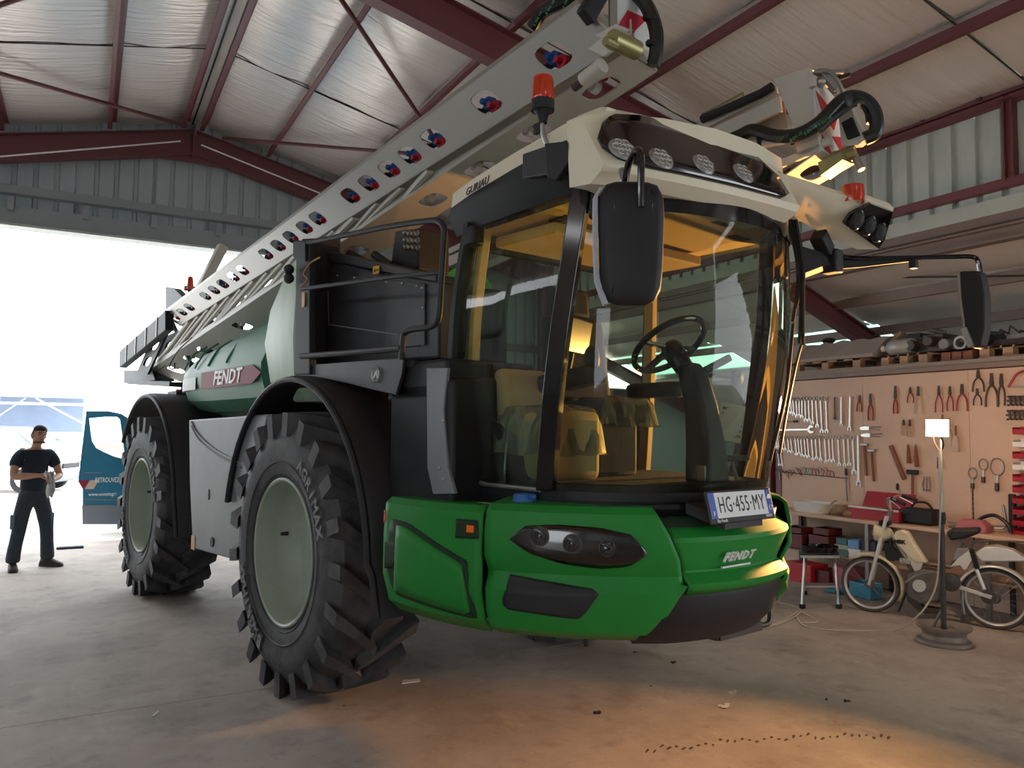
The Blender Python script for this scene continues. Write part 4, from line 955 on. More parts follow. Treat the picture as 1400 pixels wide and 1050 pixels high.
# headliner, floor, rear wall with sliding window frame
hlz = 2.86
hlr = MB().plate([(1.55,-.70,hlz),(2.44,-.70,hlz),(2.68,-.5,hlz-.02),(2.76,-.2,hlz-.03),(2.78,.1,hlz-.03),(2.72,.4,hlz-.03),(2.44,.7,hlz),(1.55,.7,hlz)],(0,0,.03)).build('headliner','beige_trim',cab,smooth=0,bevel=.006)
MB().plate([(1.75,-.1,hlz-.01),(2.3,-.1,hlz-.012),(2.3,.5,hlz-.012),(1.75,.5,hlz-.01)],(0,0,.008)).build('roof_window','black_gloss',hlr,smooth=0) if False else None
for (x, y, a, b) in ((2.30,-.55,.1,.07),(2.12,-.58,.14,.05),(2.5,.42,.06,.14),(2.62,.1,.05,.14)):
    q = MB()
    for k in range(5): q.box((x+(k-2)*a/5,y,hlz-.022),(a/9,b,.012))
    q.build('air_vent','black_plastic',cab,smooth=0)
MB().ball((2.38,-.62,hlz-.02),.022,10,6).build('knob','black_plastic',cab); MB().ball((2.28,-.50,hlz-.02),.025,10,6).build('knob','black_plastic',cab)
MB().plate([(1.6,-.6,hlz-.02),(2.1,-.6,hlz-.03),(2.1,.6,hlz-.03),(1.6,.6,hlz-.02)],(0,0,-.06)).build('roof_console','beige_trim',cab,smooth=0,bevel=.01)
MB().plate([(1.5,-.7,1.475),(2.2,-.7,1.475),(2.42,-.56,1.475),(2.58,-.38,1.475),(2.68,-.1,1.475),(2.68,.1,1.475),(2.6,.34,1.475),(2.4,.55,1.475),(2.15,.66,1.475),(1.5,.7,1.475)],(0,0,.03)).build('cab_floor','seat_fabric',cab,smooth=0)
q = MB()
for z in (1.5,2.0): q.bar((1.50,-.72,z),(1.50,.72,z),.05,.06)
q.bar((1.53,-.72,2.82),(1.53,.72,2.82),.05,.1); q.build('rear_frame','black_plastic',cab,smooth=0)
MB().box((1.49,0,1.74),(.03,1.44,.5)).build('rear_wall','black_plastic',cab,smooth=0)
MB().add([(1.51,-.72,2.0),(1.51,.72,2.0),(1.55,.72,2.8),(1.55,-.72,2.8)],[(0,1,2,3)]).build('rear_glass','rear_glass',cab,smooth=0)
# operator seat
se = MB().box((1.86,-.03,1.86),(.46,.5,.13),(0,radians(-4),0)).build('operator_seat','seat_fabric',cab,bevel=.05,seg=3)
MB().box((1.66,-.03,2.20),(.14,.48,.66),(0,radians(-10),0)).build('seat_back','seat_fabric',se,bevel=.05,seg=3) if False else None
MB().box((1.66,-.03,2.16),(.13,.46,.56),(0,radians(-9),0)).build('seat_back','seat_fabric',cab,bevel=.05,seg=3)
MB().box((1.60,-.03,2.52),(.10,.28,.2),(0,radians(-6),0)).build('head_rest','seat_fabric',cab,bevel=.04,seg=3)
MB().box((1.86,-.03,1.66),(.3,.34,.32)).build('seat_pedestal','seat_fabric',cab,bevel=.03)
MB().box((1.95,-.36,2.03),(.46,.14,.1),(0,radians(-6),0)).build('armrest','black_plastic',cab,bevel=.03); MB().box((2.0,.29,2.0),(.4,.1,.09)).build('armrest','black_plastic',cab,bevel=.03)
MB().ball((2.13,-.36,2.13),.05,12,8,(1,.8,1.5)).build('joystick','black_plastic',cab)
MB().box((1.97,-.3,2.27),(.02,.26,.19),(0,radians(10),radians(20))).build('terminal','screen_dark',cab,bevel=.008)
MB().tube([(1.9,-.33,2.02),(1.93,-.31,2.2)],.016,8).build('terminal_stem','black_plastic',cab)
# steering column, wheel, stalks, pedals
sw_c = sv(915,472,-.02); 
MB().loft([[(2.50+dx-.07*w,.06-.10*w,z),(2.50+dx-.07*w,.06+.10*w,z),(2.50+dx+.06*w,.06+.08*w,z),(2.50+dx+.06*w,.06-.08*w,z)] for dx,w,z in ((.06,1.1,1.5),(.05,1.0,1.7),(.02,.85,1.9),(-.03,.8,2.05),(-.06,.6,2.12))]).build('steering_column','black_plastic',cab,bevel=.02)
SM = Matrix.Translation(sw_c) @ Matrix.Rotation(radians(-38),4,'Y')
rm = [SM @ Vector((.205*cos(2*pi*k/40),.205*sin(2*pi*k/40),0)) for k in range(40)]
sw = MB().tube(rm,.017,10,closed=True).build('steering_wheel','black_gloss',cab)
q = MB()
for a in (pi/2, -pi/2, pi): q.bar(SM@Vector((0,0,-.02)), SM@Vector((.2*cos(a),.2*sin(a),0)),.045,.02)
q.lathe([(0,.0),(.05,.0),(.06,-.03),(.05,-.16)],18,SM); q.build('wheel_spokes','black_gloss',sw,bevel=.004) if False else q.build('wheel_spokes','black_gloss',cab,bevel=.004)
MB().bar((2.46,.15,2.08),(2.52,.30,2.16),.03,.04).build('stalk','black_plastic',cab,bevel=.008); MB().tube([(2.46,.14,2.06),(2.48,.40,2.06)],.01,6).build('stalk','black_plastic',cab)
MB().lathe([(0,.02),(.045,.01),(.05,-.01),(0,-.02)],14,Matrix.Translation((2.48,.42,2.06))@Matrix.Rotation(pi/2,4,'Y')).build('small_mirror','black_plastic',cab)
MB().box((2.5,.3,1.62),(.12,.24,.03)).build('side_tray','black_plastic',cab,bevel=.01); MB().tube([(2.56,.25,1.6),(2.58,.27,1.5)],.01,6).build('lever','steel',cab); MB().box((2.58,.02,1.55),(.05,.12,.08)).build('pedal','steel',cab,bevel=.006)
# instructor seat under a plastic sheet (right of the operator) and film over the operator seat
ISX = MB().box((1.98,-.50,1.68),(.4,.36,.36)).build('passenger_seat','beige_fabric',cab,bevel=.05,seg=3)
MB().box((1.74,-.50,1.92),(.1,.34,.34),(0,radians(-8),0)).build('passenger_seat_back','beige_fabric',cab,bevel=.04,seg=3)
random.seed(11)
def drape(name, cx, cy, z, sx, sy, amp, label, fall=.25):
    rows = []
    for i in range(15):
        r = []
        for j in range(15):
            u = i/14*2-1; v = j/14*2-1; e = max(abs(u), abs(v)); d = max(0, e-.62)/.38
            r.append((cx+u*sx*(1-.1*d)+.012*sin(9*v+4*u), cy+v*sy*(1-.08*d)+.012*sin(7*u), z-fall*d*d+amp*(sin(5*u+3*v)+sin(8*v-4*u))*.5))
        rows.append(r)
    o = MB().grid(rows).build(name,'plastic_sheet',smooth=180); o.matrix_world = Matrix.Translation(VO) @ Matrix.Rotation(TH,4,'Z'); return tag(o, label, 'plastic sheet')
drape('plastic_sheet',1.95,-.50,1.885,.27,.24,.012,'crumpled translucent plastic sheet over the passenger seat inside the cab')
drape('plastic_sheet',1.92,-.03,1.945,.25,.24,.01,'translucent plastic film over the dark operator seat behind the steering wheel',.16)
pa = MB().plate([tuple(VO+VF*p.x+VL*p.y+Vector((0,0,p.z))) for p in (sv(985,550,.12),sv(1019,556,.22),sv(1012,606,.24),sv(980,600,.12))],tuple(VF*.003)).build('paper_notice','paper',smooth=0); tag(pa,'printed white paper sheet stuck inside the cab windscreen','notice')
q = MB()
for cI in range(2):
    for k in range(6):
        u0, u1 = .08+.48*cI, .46+.48*cI; v = .1+.14*k
        c4 = [Vector(pa.data.vertices[i].co)+VF*.0035 for i in range(4,8)] if False else [VO+VF*p.x+VL*p.y+Vector((0,0,p.z))+VF*.0045 for p in (sv(985,550,.12),sv(1019,556,.22),sv(1012,606,.24),sv(980,600,.12))]
        Pq = lambda u, v: lerp(lerp(c4[0],c4[1],u), lerp(c4[3],c4[2],u), v)
        q.add([Pq(u0,v),Pq(u1,v),Pq(u1,v+.07),Pq(u0,v+.07)],[(0,1,2,3)])
q.build('print','ink',pa,smooth=0)
# ---- cab roof
def outl(pts, z): return [(x, y, z) for x, y in pts]
RB = [(1.36,-.76),(1.6,-.80),(2.0,-.82),(2.4,-.82),(2.62,-.72),(2.74,-.5),(2.82,-.2),(2.84,.1),(2.8,.4),(2.68,.6),(2.4,.82),(2.0,.82),(1.6,.80),(1.36,.76)]
def scl(pts, s, dx=0): return [(2.05+(x-2.05)*s+dx, y*s) for x, y in pts]
zt_r = lambda x: interp(x, [(1.36,3.03),(1.75,3.05),(1.95,3.07),(2.3,3.11),(2.9,3.12)])
rows = [outl(scl(RB,.95),2.86), [(x,y,interp(x,[(1.36,2.98),(1.75,2.96),(2.3,3.0),(2.9,2.95)])) for x,y in RB], [(x,y,zt_r(x)) for x,y in scl(RB,.985)], [(x,y,zt_r(x)+.02) for x,y in scl(RB,.9)]]
roof = MB().loft(rows).build('cab_roof','black_plastic',SP,smooth=40)
rows = [[(x,y,zt_r(x)-.01) for x,y in scl(RB,.985)], [(x,y,zt_r(x)+.085) for x,y in scl(RB,.975)], [(x,y,zt_r(x)+.10) for x,y in scl(RB,.92)], [(x,y,zt_r(x)+.11) for x,y in scl(RB,.6)], [(x,y,zt_r(x)+.115) for x,y in scl(RB,.25)]]
MB().loft(rows).build('roof_shell','cream_paint',roof,smooth=60)
XF = [(-.97,2.68),(-.8,2.76),(-.5,2.83),(-.2,2.88),(.1,2.91),(.3,2.92)]
def xf(y): return interp(y, XF)
VK = [(-.90,.55),(-.80,.80),(-.6,1),(-.3,.97),(.05,.74),(.28,.50)]
def vdx(dz): return .03-.18*(dz+.11)/.31                      # the sloping front face
def vis(y):
    k = interp(y, VK); zc = 3.0; x = xf(y); bk = interp(y, [(-.85,.45),(-.6,1)])
    P = [(-.45*bk,.26),(-.24*bk-.03*(1-bk),.25),(-.19,.235),(-.15,.20),(.03,-.11),(.015,-.14),(-.05,-.18),(-.3*bk-.08*(1-bk),-.165)]
    return [(x+(vdx(dz*k) if n_ == 3 else dx*(k if n_ in (1,2) else 1)), y, zc+dz*(k if dz > 0 else 1)) for n_, (dx, dz) in enumerate(P)]
MB().loft([vis(y) for y in (-.90,-.87,-.82,-.76,-.68,-.55,-.4,-.25,-.1,.05,.18,.28)]).build('visor','cream_paint',roof,smooth=30)
# black lamp panel on the visor
rows = []
for k in range(25):
    y = lerp(-.88,.20,k/24); kk = interp(y, VK)
    up = min(.19*kk, interp(y, [(-.88,.02),(-.86,.07),(-.81,.12),(-.70,.2),(.08,.2),(.15,.08),(.20,.03)])); dn = interp(y, [(-.88,-.03),(-.86,-.07),(-.81,-.095),(-.7,-.108),(.12,-.108),(.20,-.07)])
    rows.append([(xf(y)+vdx(lerp(up,dn,v/5))+.012, y, 3.004+lerp(up,dn,v/5)) for v in range(6)])
MB().grid(rows).build('lamp_panel','black_gloss',roof,smooth=180,solid=.02)
vn = Vector((.29,0,.17)).normalized()
for (px_, py_), r in (((850,205),.062),((903,218),.060),((961,226),.058),((1015,238),.058)):
    y0 = min([-.95+.002*k for k in range(620)], key=lambda y: abs(sv(px_,py_,y).x-xf(y)-vdx(sv(px_,py_,y).z-3.0)-.022))
    p = sv(px_, py_, y0)+vn*.004; sl = (xf(y0+.05)-xf(y0-.05))/.1; M = Matrix.Translation(p)@Vector((vn.x,-sl*.8,vn.z)).to_track_quat('Z','Y').to_matrix().to_4x4()
    MB().lathe([(0,.012),(r*.85,.012),(r,.006),(r*1.05,.0)],24,M).build('work_light','lamp_glass',roof)
    q = MB()
    for k in range(7):
        a = 2*pi*k/6; rr = 0 if k == 6 else r*.58; q.lathe([(r*.2,.0125),(r*.24,.016),(r*.28,.0125)],10,M@Matrix.Translation((rr*cos(a),rr*sin(a),0)))
    q.build('led_ring','steel',roof)
MB().plate([sv(744,196,-.9),sv(779,192,-.9),sv(778,220,-.9),sv(760,246,-.9),sv(748,244,-.9)],(0,.03,0)).build('roof_end_plate','black_plastic',roof,smooth=0,bevel=.005)
MB().plate([(2.1,-.82,3.0),(2.44,-.88,2.93),(2.44,-.88,3.08),(2.1,-.82,3.13)],(0,.08,0)).build('roof_bracket','black_plastic',roof,smooth=0,bevel=.01)
# left ear with work lights
EF = [sv(1063,240,.20), sv(1110,254,.40), sv(1150,267,.60), sv(1190,273,.80), sv(1222,284,.95)]
EB = [sv(1056,292,.42), sv(1098,304,.66), sv(1136,326,.84), sv(1172,341,.98), sv(1200,341,1.06)]
rows = []
for a, b in zip(EF, EB):
    m = lerp(a,b,.5); rows.append([a, lerp(a,b,.12)+Vector((0,0,-.012)), m+Vector((0,0,-.012)), b, b+Vector((-.02,.02,.09)), lerp(a,b,.6)+Vector((0,0,.12)), a+Vector((-.03,.0,.035))])
ear = MB().loft(rows).build('light_ear','cream_paint',roof,smooth=30)
pe = lambda x, y, d=.02: pv(x, y, EF[2], EF[4], EB[3])+Vector((.012,-.012,-.012))*(d/.012)
op = [pe(1151,303), pe(1160,290), pe(1188,276), pe(1218,287), pe(1207,325), pe(1199,337)]
MB().plate(op,Vector((-.02,.02,.02))).build('light_recess','black_gloss',roof,smooth=0)
for px_, py_ in ((1169,296),(1185,304),(1199,313)):
    p = pe(px_, py_, .03); M = Matrix.Translation(p)@Vector((.75,-.45,-.48)).to_track_quat('Z','Y').to_matrix().to_4x4()
    MB().lathe([(0,.02),(.035,.015),(.046,.0),(.05,-.02)],16,M@Matrix.Diagonal((.8,1.25,1,1))).build('work_light','headlamp_dark',roof)
lettering('lettering','GURIAU',.062,'print_black',roof,sv(652,255,-.815),(1,-.06,.07),(0,.1,1),.002,shear=.2)
# beacons
def beacon(p, s=1.0, stem=True):
    b = MB().lathe([(.056,.0),(.056,.05),(.052,.052)],24,Matrix.Translation(p),cap0=True).build('beacon','black_plastic',SP)
    MB().lathe([(.054,.05),(.056,.06),(.050,.15),(.046,.165),(.02,.172),(0,.172)],24,Matrix.Translation(p)).build('beacon_lens','beacon_lens',b)
    MB().lathe([(0,.06),(.014,.07),(.014,.12),(0,.13)],10,Matrix.Translation(p)).build('beacon_lamp','bright_metal',b)
    if stem:
        MB().lathe([(.02,-.06),(.028,-.02),(.045,.0)],14,Matrix.Translation(p)).build('beacon_neck','black_plastic',b)
        MB().tube(smooth_path([p+Vector((0,0,-.03)),p+Vector((0,0,-.1)),p+Vector((.01,.02,-.16)),p+Vector((.05,.03,-.2))],4),.011,8).build('beacon_stem','steel',b)
        MB().bar(p+Vector((-.03,0,-.05)),p+Vector((-.03,0,-.1)),.02,.05).build('beacon_clamp','black_plastic',b)
    return b
bp_ = sv(742,152,-.84); beacon(bp_)
MB().tube([sv(752,206,-.84),sv(753,235,-.84)],.022,10).build('beacon_socket','black_plastic',roof)
p = sv(1166,262,.70); bl2 = MB().lathe([(.056,-.06),(.058,.0),(.055,.03),(.03,.04),(0,.042)],24,Matrix.Translation(p)).build('beacon','beacon_lens',SP)
# ---- mirrors
def mirror(name, c, w, h, rz, d=.07):
    rows = []
    R_ = Euler((0,0,rz)).to_matrix(); c = Vector(c)
    for dx, s in ((-.5,.86),(-.42,.97),(-.1,1.0),(.15,1.0),(.38,.93),(.5,.74)):
        r = []
        for k in range(28):
            a = 2*pi*k/28; cs, sn = cos(a), sin(a); e = (abs(cs)**5+abs(sn)**5)**(-.2)
            z = sn*e*h/2*s; y = cs*e*w/2*s*(1+.13*(z/h*2)*.5)
            r.append(c+R_@Vector((dx*d, y, z)))
        rows.append(r)
    return MB().loft(rows).build(name,'black_plastic',SP,smooth=50)
mc = Vector((3.02,-1.03,2.47)); mz = radians(-38)
mi = mirror('mirror', mc, .245, .475, mz, .08); R_ = Euler((0,0,mz)).to_matrix()
for y, z, w, h in ((-.07,.13,.016,.13),(.075,.14,.016,.13),(-.075,-.08,.012,.25),(.078,-.08,.012,.2)):
    MB().ball(mc+R_@Vector((.032,y,z)),.5,10,8,(.018,w,h)).build('moulding','black_gloss',mi)
rows = []
for k in range(15):
    t = k/14; z = lerp(.215,-.235,t); y = -.122-.006*sin(pi*t)+(.03*max(0,t-.8)/.2)**1.0*(1 if t > .8 else 0)+(.02 if t < .05 else 0)
    rows.append([mc+R_@Vector((x,y*(1+.06*z/.25)-o,z)) for x, o in ((-.045,0),(-.045,.014),(.012,.014),(.012,0))])
MB().loft(rows).build('grey_rim','grey_rim',mi,smooth=50)
MB().box(mc+R_@Vector((-.042,0,0)),(.004,.2,.42),Euler((0,0,mz))).build('mirror_glass','bright_metal',mi,smooth=0)
MB().tube(smooth_path([mc+R_@Vector((.045,.03,.13)),mc+R_@Vector((.045,.03,.22)),mc+R_@Vector((.04,.03,.33)),mc+R_@Vector((.0,.02,.365)),mc+R_@Vector((-.06,.0,.33)),mc+R_@Vector((-.10,-.01,.25))],6),.014,10).build('mirror_arm','black_gloss',mi)
MB().tube(smooth_path([mc+R_@Vector((-.10,-.01,.30)),mc+R_@Vector((-.16,-.0,.33)),Vector((2.78,-.82,2.86))],5),.02,8).build('mirror_arm','steel',mi)
ly = 1.38
def lm(x, y): return sv(x, y, ly)
m2 = MB().loft([[lm(1314,372)+Vector((0,d,0)), lm(1342,371)+Vector((0,d*1.0,0)), lm(1349,405)+Vector((0,d*1.0,0)), lm(1349,450)+Vector((0,d*1.0,0)), lm(1343,474)+Vector((0,d,0)), lm(1334,477)+Vector((0,d,0)), lm(1322,455)+Vector((0,d,0)), lm(1316,410)+Vector((0,d,0))] for d in (-.03,.02,.05,.07)]).build('mirror','black_plastic',SP,smooth=35,bevel=.01)
MB().tube([lm(1314,374)+Vector((0,-.035,0)),lm(1316,410)+Vector((0,-.035,0)),lm(1322,452)+Vector((0,-.035,0)),lm(1332,475)+Vector((0,-.035,0))],.007,6).build('mirror_edge','steel',m2)
MB().bar(lm(1323,450)+Vector((.0,-.05,0)),lm(1333,474)+Vector((.0,-.05,0)),.02,.03).build('mirror_glint','bright_metal',m2)
ar = MB().tube(smooth_path([sv(1128,352,.82),sv(1190,353,.98),sv(1252,352,1.15),sv(1300,351,1.28),sv(1328,351,1.37),sv(1337,357,1.38),sv(1340,372,1.38)],6),.013,8).build('mirror_arm','black_gloss',m2)
MB().loft([[sv(1128,343,.82),sv(1128,369,.82),sv(1128,369,.82)+Vector((-.04,0,0)),sv(1128,343,.82)+Vector((-.04,0,0))],[sv(1180,352,.96),sv(1180,365,.96),sv(1180,365,.96)+Vector((-.03,0,0)),sv(1180,352,.96)+Vector((-.03,0,0))],[sv(1258,351,1.16),sv(1258,356,1.16),sv(1258,356,1.16)+Vector((-.02,0,0)),sv(1258,351,1.16)+Vector((-.02,0,0))]]).build('arm_web','black_plastic',m2,smooth=0)
MB().box(sv(1249,361,1.15),(.04,.04,.05)).build('arm_lamp','black_plastic',m2,bevel=.006)
MB().box(sv(1137,358,.84),(.1,.08,.13)).build('arm_bracket','black_plastic',m2,bevel=.01); MB().bar(sv(1130,345,.8),sv(1118,320,.7),.08,.08).build('arm_bracket','black_plastic',m2,bevel=.01)
MB().plate([sv(1090,335,.62),sv(1125,345,.75),sv(1130,362,.75),sv(1088,378,.62)],(0,.08,0)).build('arm_gusset','black_plastic',m2,smooth=0)
# hoses hanging beside the far pillar
for k, (x0, x1, x2, y2) in enumerate(((1080,1092,1088,420),(1084,1096,1093,470),(1088,1098,1098,472),(1078,1090,1084,440))):
    MB().tube(smooth_path([sv(x0,300,.60),sv(x1,360,.64),sv(x1,400,.66),sv(x2,y2,.64)],6),.010,6).build('hose','hose',cab)
MB().tube(smooth_path([sv(1096,470,.64),sv(1088,500,.62),sv(1076,560,.6),sv(1066,620,.58)],6),.008,6).build('wiper_arm','dark_steel',cab)
MB().tube(smooth_path([cg(6.9,.1),cg(7.0,.35)+Vector((.02,.0,0)),cg(7.3,.6)+Vector((.02,0,0))],6),.009,6).build('wiper_blade','black_plastic',cab)
# ================================================================== TOOL WALL
WP = TX-.012                                            # face of the boards
ORD = ['first','second','third','fourth','fifth','sixth','seventh','eighth','ninth','tenth','eleventh','twelfth','thirteenth','fourteenth','fifteenth','sixteenth','seventeenth','eighteenth','nineteenth','twentieth']
def wpt(px, py, d=.012): p = onX(px, py, WP-d); return p
UPX = Vector((-1,0,0))                                  # out of the wall
mat('wood_handle', '#7a4a35', .6, var=.15, vs=8); mat('red_grip', '#8e2a30', .5, var=.15); mat('dark_grip', '#35323a', .55, var=.15); mat('pale_grip', '#b7a494', .55, var=.1)
def ring(q, c, r, w, n=14, th=.008):
    rows = []
    for rr, d in ((r-w, th*.6),(r-w*.5, th),(r, th*.6),(r,-th*.2),(r-w,-th*.2)):
        rows.append([c+UPX*d+Vector((0,rr*cos(2*pi*k/n),rr*sin(2*pi*k/n))) for k in range(n)])
    q.grid(rows+[rows[0]], True)
def spanner(a, b, label, group, wide=.012, name='spanner', m='spanner_steel', jaw=True):
    a = Vector(a); b = Vector(b); d = (b-a).normalized(); s = d.cross(UPX); L = (b-a).length; q = MB(); wide *= 1.22; r = wide*1.25
    ring(q, a, r*1.15, r*.5)
    q.bar(a+d*r, b-d*r*.8, wide*.62, .006, UPX)
    if jaw:
        for k in (1,-1):
            q.plate([b-d*r*1.1+s*k*wide*.3, b-d*r*.2+s*k*r*1.15, b+d*r*.9+s*k*r*.95, b+d*r*.95+s*k*r*.5, b+d*r*.0+s*k*r*.45, b-d*r*.5], UPX*.008)
    else: ring(q, b, r*1.1, r*.5)
    return tag(q.build(name, m, smooth=30), label, 'spanner', group)
Z5 = lambda x, y: (1060+x/6.56, 520+y/6.56)
Z6 = lambda x, y: (1200+x/5.25, 480+y/5.25)
up = [((58,168),(62,270)),((74,168),(80,278)),((92,166),(100,285)),((112,168),(124,288)),((135,166),(146,292)),((156,166),(166,302)),((185,166),(195,320)),((212,165),(216,316)),((238,162),(240,326)),((265,162),(272,356)),((296,162),(305,356)),((330,164),(336,380)),((362,164),(378,408)),((404,162),(418,455)),((452,162),(462,455))]
for i, (a, b) in enumerate(reversed(up)):
    spanner(wpt(*Z5(*a)), wpt(*Z5(*b)), f'{ORD[i]} ring spanner from the right in the upper spanner row', 'spanners in the upper row', .012+.005*(1-i/14))
lowr = [(18,600),(34,606),(62,612),(90,618),(122,634),(150,640),(190,660),(214,655),(240,672),(272,678),(300,684),(338,706),(372,694),(408,708),(455,728),(490,716),(522,722),(574,752),(624,758),(664,750)]
for i, (x, y) in enumerate(reversed(lowr)):
    spanner(wpt(*Z5(x-14,508+(i%3)*2)), wpt(*Z5(x,y)), f'{ORD[i]} spanner from the right in the lower spanner row', 'spanners in the lower row', .0125+.003*(1-i/19))
spanner(wpt(*Z5(692,512)), wpt(*Z5(708,820)), 'long ring spanner hanging at the right end of the lower row', None, .02)
spanner(wpt(*Z5(20,645)), wpt(*Z5(36,756)), 'small short spanner under the lower row, left of its twin', None, .011); spanner(wpt(*Z5(48,648)), wpt(*Z5(62,756)), 'small short spanner under the lower row, right of its twin', None, .011)
spanner(wpt(*Z5(-6,446)), wpt(*Z5(318,440)), 'big open-end spanner lying level between the two spanner rows', None, .03)
def adjustable(a, b, label, w, m='spanner_steel'):
    a = Vector(a); b = Vector(b); d = (b-a).normalized(); s = d.cross(UPX); q = MB()
    q.plate([a-s*w*.4, a+s*w*.4, b-d*w*1.2+s*w*.55, b-d*w*.6+s*w*1.1, b+d*w*.9+s*w*1.0, b+d*w*.6+s*w*.35, b-d*w*.1+s*w*.25, b-d*w*.1-s*w*.3, b+d*w*1.1-s*w*.5, b+d*w*.9-s*w*1.1, b-d*w*.7-s*w*.9, b-d*w*1.3-s*w*.5], UPX*.014)
    o = q.build('adjustable_spanner', m, smooth=0, bevel=.003); p = b-d*w*.35
    MB().tube([p-s*w*.3+UPX*.016, p+s*w*.3+UPX*.016], w*.22, 8).build('knurl', 'dark_steel', o)
    return tag(o, label, 'spanner')
adjustable(wpt(*Z5(535,150)), wpt(*Z5(538,340)), 'small dark adjustable spanner right of the upper spanner row', .017, 'dark_steel')
adjustable(wpt(*Z5(595,150)), wpt(*Z5(596,395)), 'middle adjustable spanner of the three right of the upper row', .02)
adjustable(wpt(*Z5(676,145)), wpt(*Z5(670,435)), 'widest bright adjustable spanner beside the red-handled pliers', .027)
adjustable(wpt(*Z5(745,495)), wpt(*Z5(752,930)), 'very long chrome adjustable spanner hanging below the lower row', .034)
def pliers(px, py0, py1, label, m='red_grip', open_=.4, head=.3, w=.014, lean=0):
    w *= 1.35
    a = wpt(px, py0); b = wpt(px+lean, py1); d = (b-a).normalized(); s = d.cross(UPX); L = (b-a).length; c = a+d*L*head
    o = MB()
    for k in (1,-1):
        o.plate([a+s*k*w*.1, a+s*k*w*.45, c+s*k*w*.8, c+d*L*.06+s*k*w*.6, c+d*L*.06, c], UPX*.012)
    o.lathe([(w*.6,.0),(w*.6,.018),(0,.018)],10,Matrix.Translation(c)@Matrix.Rotation(-pi/2,4,'Y'))
    r = o.build('pliers','dark_steel',smooth=0)
    for k in (1,-1):
        MB().tube(smooth_path([c+s*k*-w*.3+UPX*.008, c+d*L*.18+s*k*w*(.6+open_), c+d*L*.4+s*k*w*(.9+open_*1.6), b+s*k*w*(.7+open_*2)],4),[w*.38]*13,6).build('grip',m,r)
    return tag(r, label, 'pliers')
def z5p(x, y0, y1, *a, **k): p = Z5(x, y0); q = Z5(x, y1); return pliers(p[0], p[1], q[1], *a, **k)
def z6p(x, y0, y1, *a, **k): p = Z6(x, y0); q = Z6(x, y1); return pliers(p[0], p[1], q[1], *a, **k)
z5p(760,135,280,'small red-handled pliers right of the widest adjustable spanner', open_=.5, lean=-1)
z5p(855,120,360,'long pink-handled gripping pliers, second from the three adjustable spanners', open_=.35, w=.016)
z6p(128,250,450,'red-handled pliers with a pale jaw, hanging alone on bare board', open_=.2, w=.016, head=.4)
z6p(235,258,372,'short stubby red pliers above and left of the work lamp', open_=.6)
z6p(292,252,452,'pale wide-spread pliers just above the work lamp', 'pale_grip', open_=.9)
z6p(440,248,440,'red pliers with crossed legs, first right of the lamp beam', open_=.7)
z6p(520,252,430,'slim red pliers, second right above the work lamp', open_=.5)
z6p(606,236,430,'largest red pliers of the row above the work lamp', open_=.8, w=.018)
z6p(722,136,292,'upper dark pincers hung over a smaller pair', 'dark_grip', open_=.9, w=.017)
z6p(716,268,390,'small dark pincers hung under the upper pincers', 'dark_grip', open_=.7)
z6p(818,158,402,'long blue-black pincers with straight spread legs', 'dark_grip', open_=.8, w=.019)
z6p(888,162,392,'dark nippers at the right end, nearest the red hacksaw', 'dark_grip', open_=.3, w=.017)
z6p(188,492,605,'faint pale pliers left of the work lamp head', 'pale_grip', open_=.3)
z6p(232,492,620,'grey slim pliers partly behind the work lamp head', 'pale_grip', open_=.2)
for (x, y), lb in (((765,432),'upper chrome locking pliers lying level by the hammers'),((775,494),'lower chrome locking pliers lying level by the hammers')):
    a = wpt(*Z5(x,y)); b = wpt(*Z5(x+185,y-4)); d = (b-a).normalized(); s = d.cross(UPX); q = MB()
    q.plate([a+s*.012, a-s*.012, a+d*.07-s*.025, a+d*.12-s*.02, a+d*.12+s*.02, a+d*.05+s*.02], UPX*.014); q.tube([a+d*.1-s*.012, b-s*.014+UPX*.01],.008,6); q.tube([a+d*.1+s*.012, b-d*.02+s*.022+UPX*.01],.007,6)
    tag(q.build('locking_pliers','bright_metal',smooth=30),lb,'pliers')
def hammer(px, py0, py1, hx, lb, m='wood_handle', hw=.1, hh=.032, rub=False, lean=0):
    a = wpt(px, py0, .02); b = wpt(px+lean, py1, .015); o = MB().bar(a, b, .026, .018, UPX).build('hammer', m, bevel=.004)
    q = MB(); q.bar(a+Vector((0,hw*.5,0))+Vector((0,hx,0)), a-Vector((0,hw*.5,0))+Vector((0,hx,0)), .034, hh); q.build('head','black_plastic' if rub else 'steel',o,bevel=.005)
    return tag(o, lb, 'hammer')
p = Z5(798,575); q_ = Z5(820,855); hammer(p[0],p[1],q_[1],0,'brown-handled hammer hung beside the very long chrome spanner',lean=3)
p = Z5(862,628); q_ = Z5(885,905); hammer(p[0],p[1],q_[1],0,'longer dark-handled hammer, lower of the two hammers',lean=3)
p = Z6(250,868); hammer(p[0],p[1],690,0,'black rubber mallet hanging above the red toolbox',hw=.13,hh=.05,rub=True)
a, b = wpt(*Z5(1035,585)), wpt(*Z5(1160,890)); tag(MB().bar(a,b,.045,.03,UPX).build('wooden_bar','wood_handle',bevel=.005),'slanted brown wooden handle bar hanging on bare board','bar')
a, b = wpt(*Z5(-10,375)), wpt(*Z5(190,366)); o = MB().tube([a,b],.009,8).build('socket_bar','steel'); MB().tube([lerp(a,b,.88),lerp(a,b,1.03)],.017,10).build('socket','dark_steel',o); tag(o,'level socket bar under the upper spanner row','bar')
random.seed(21)
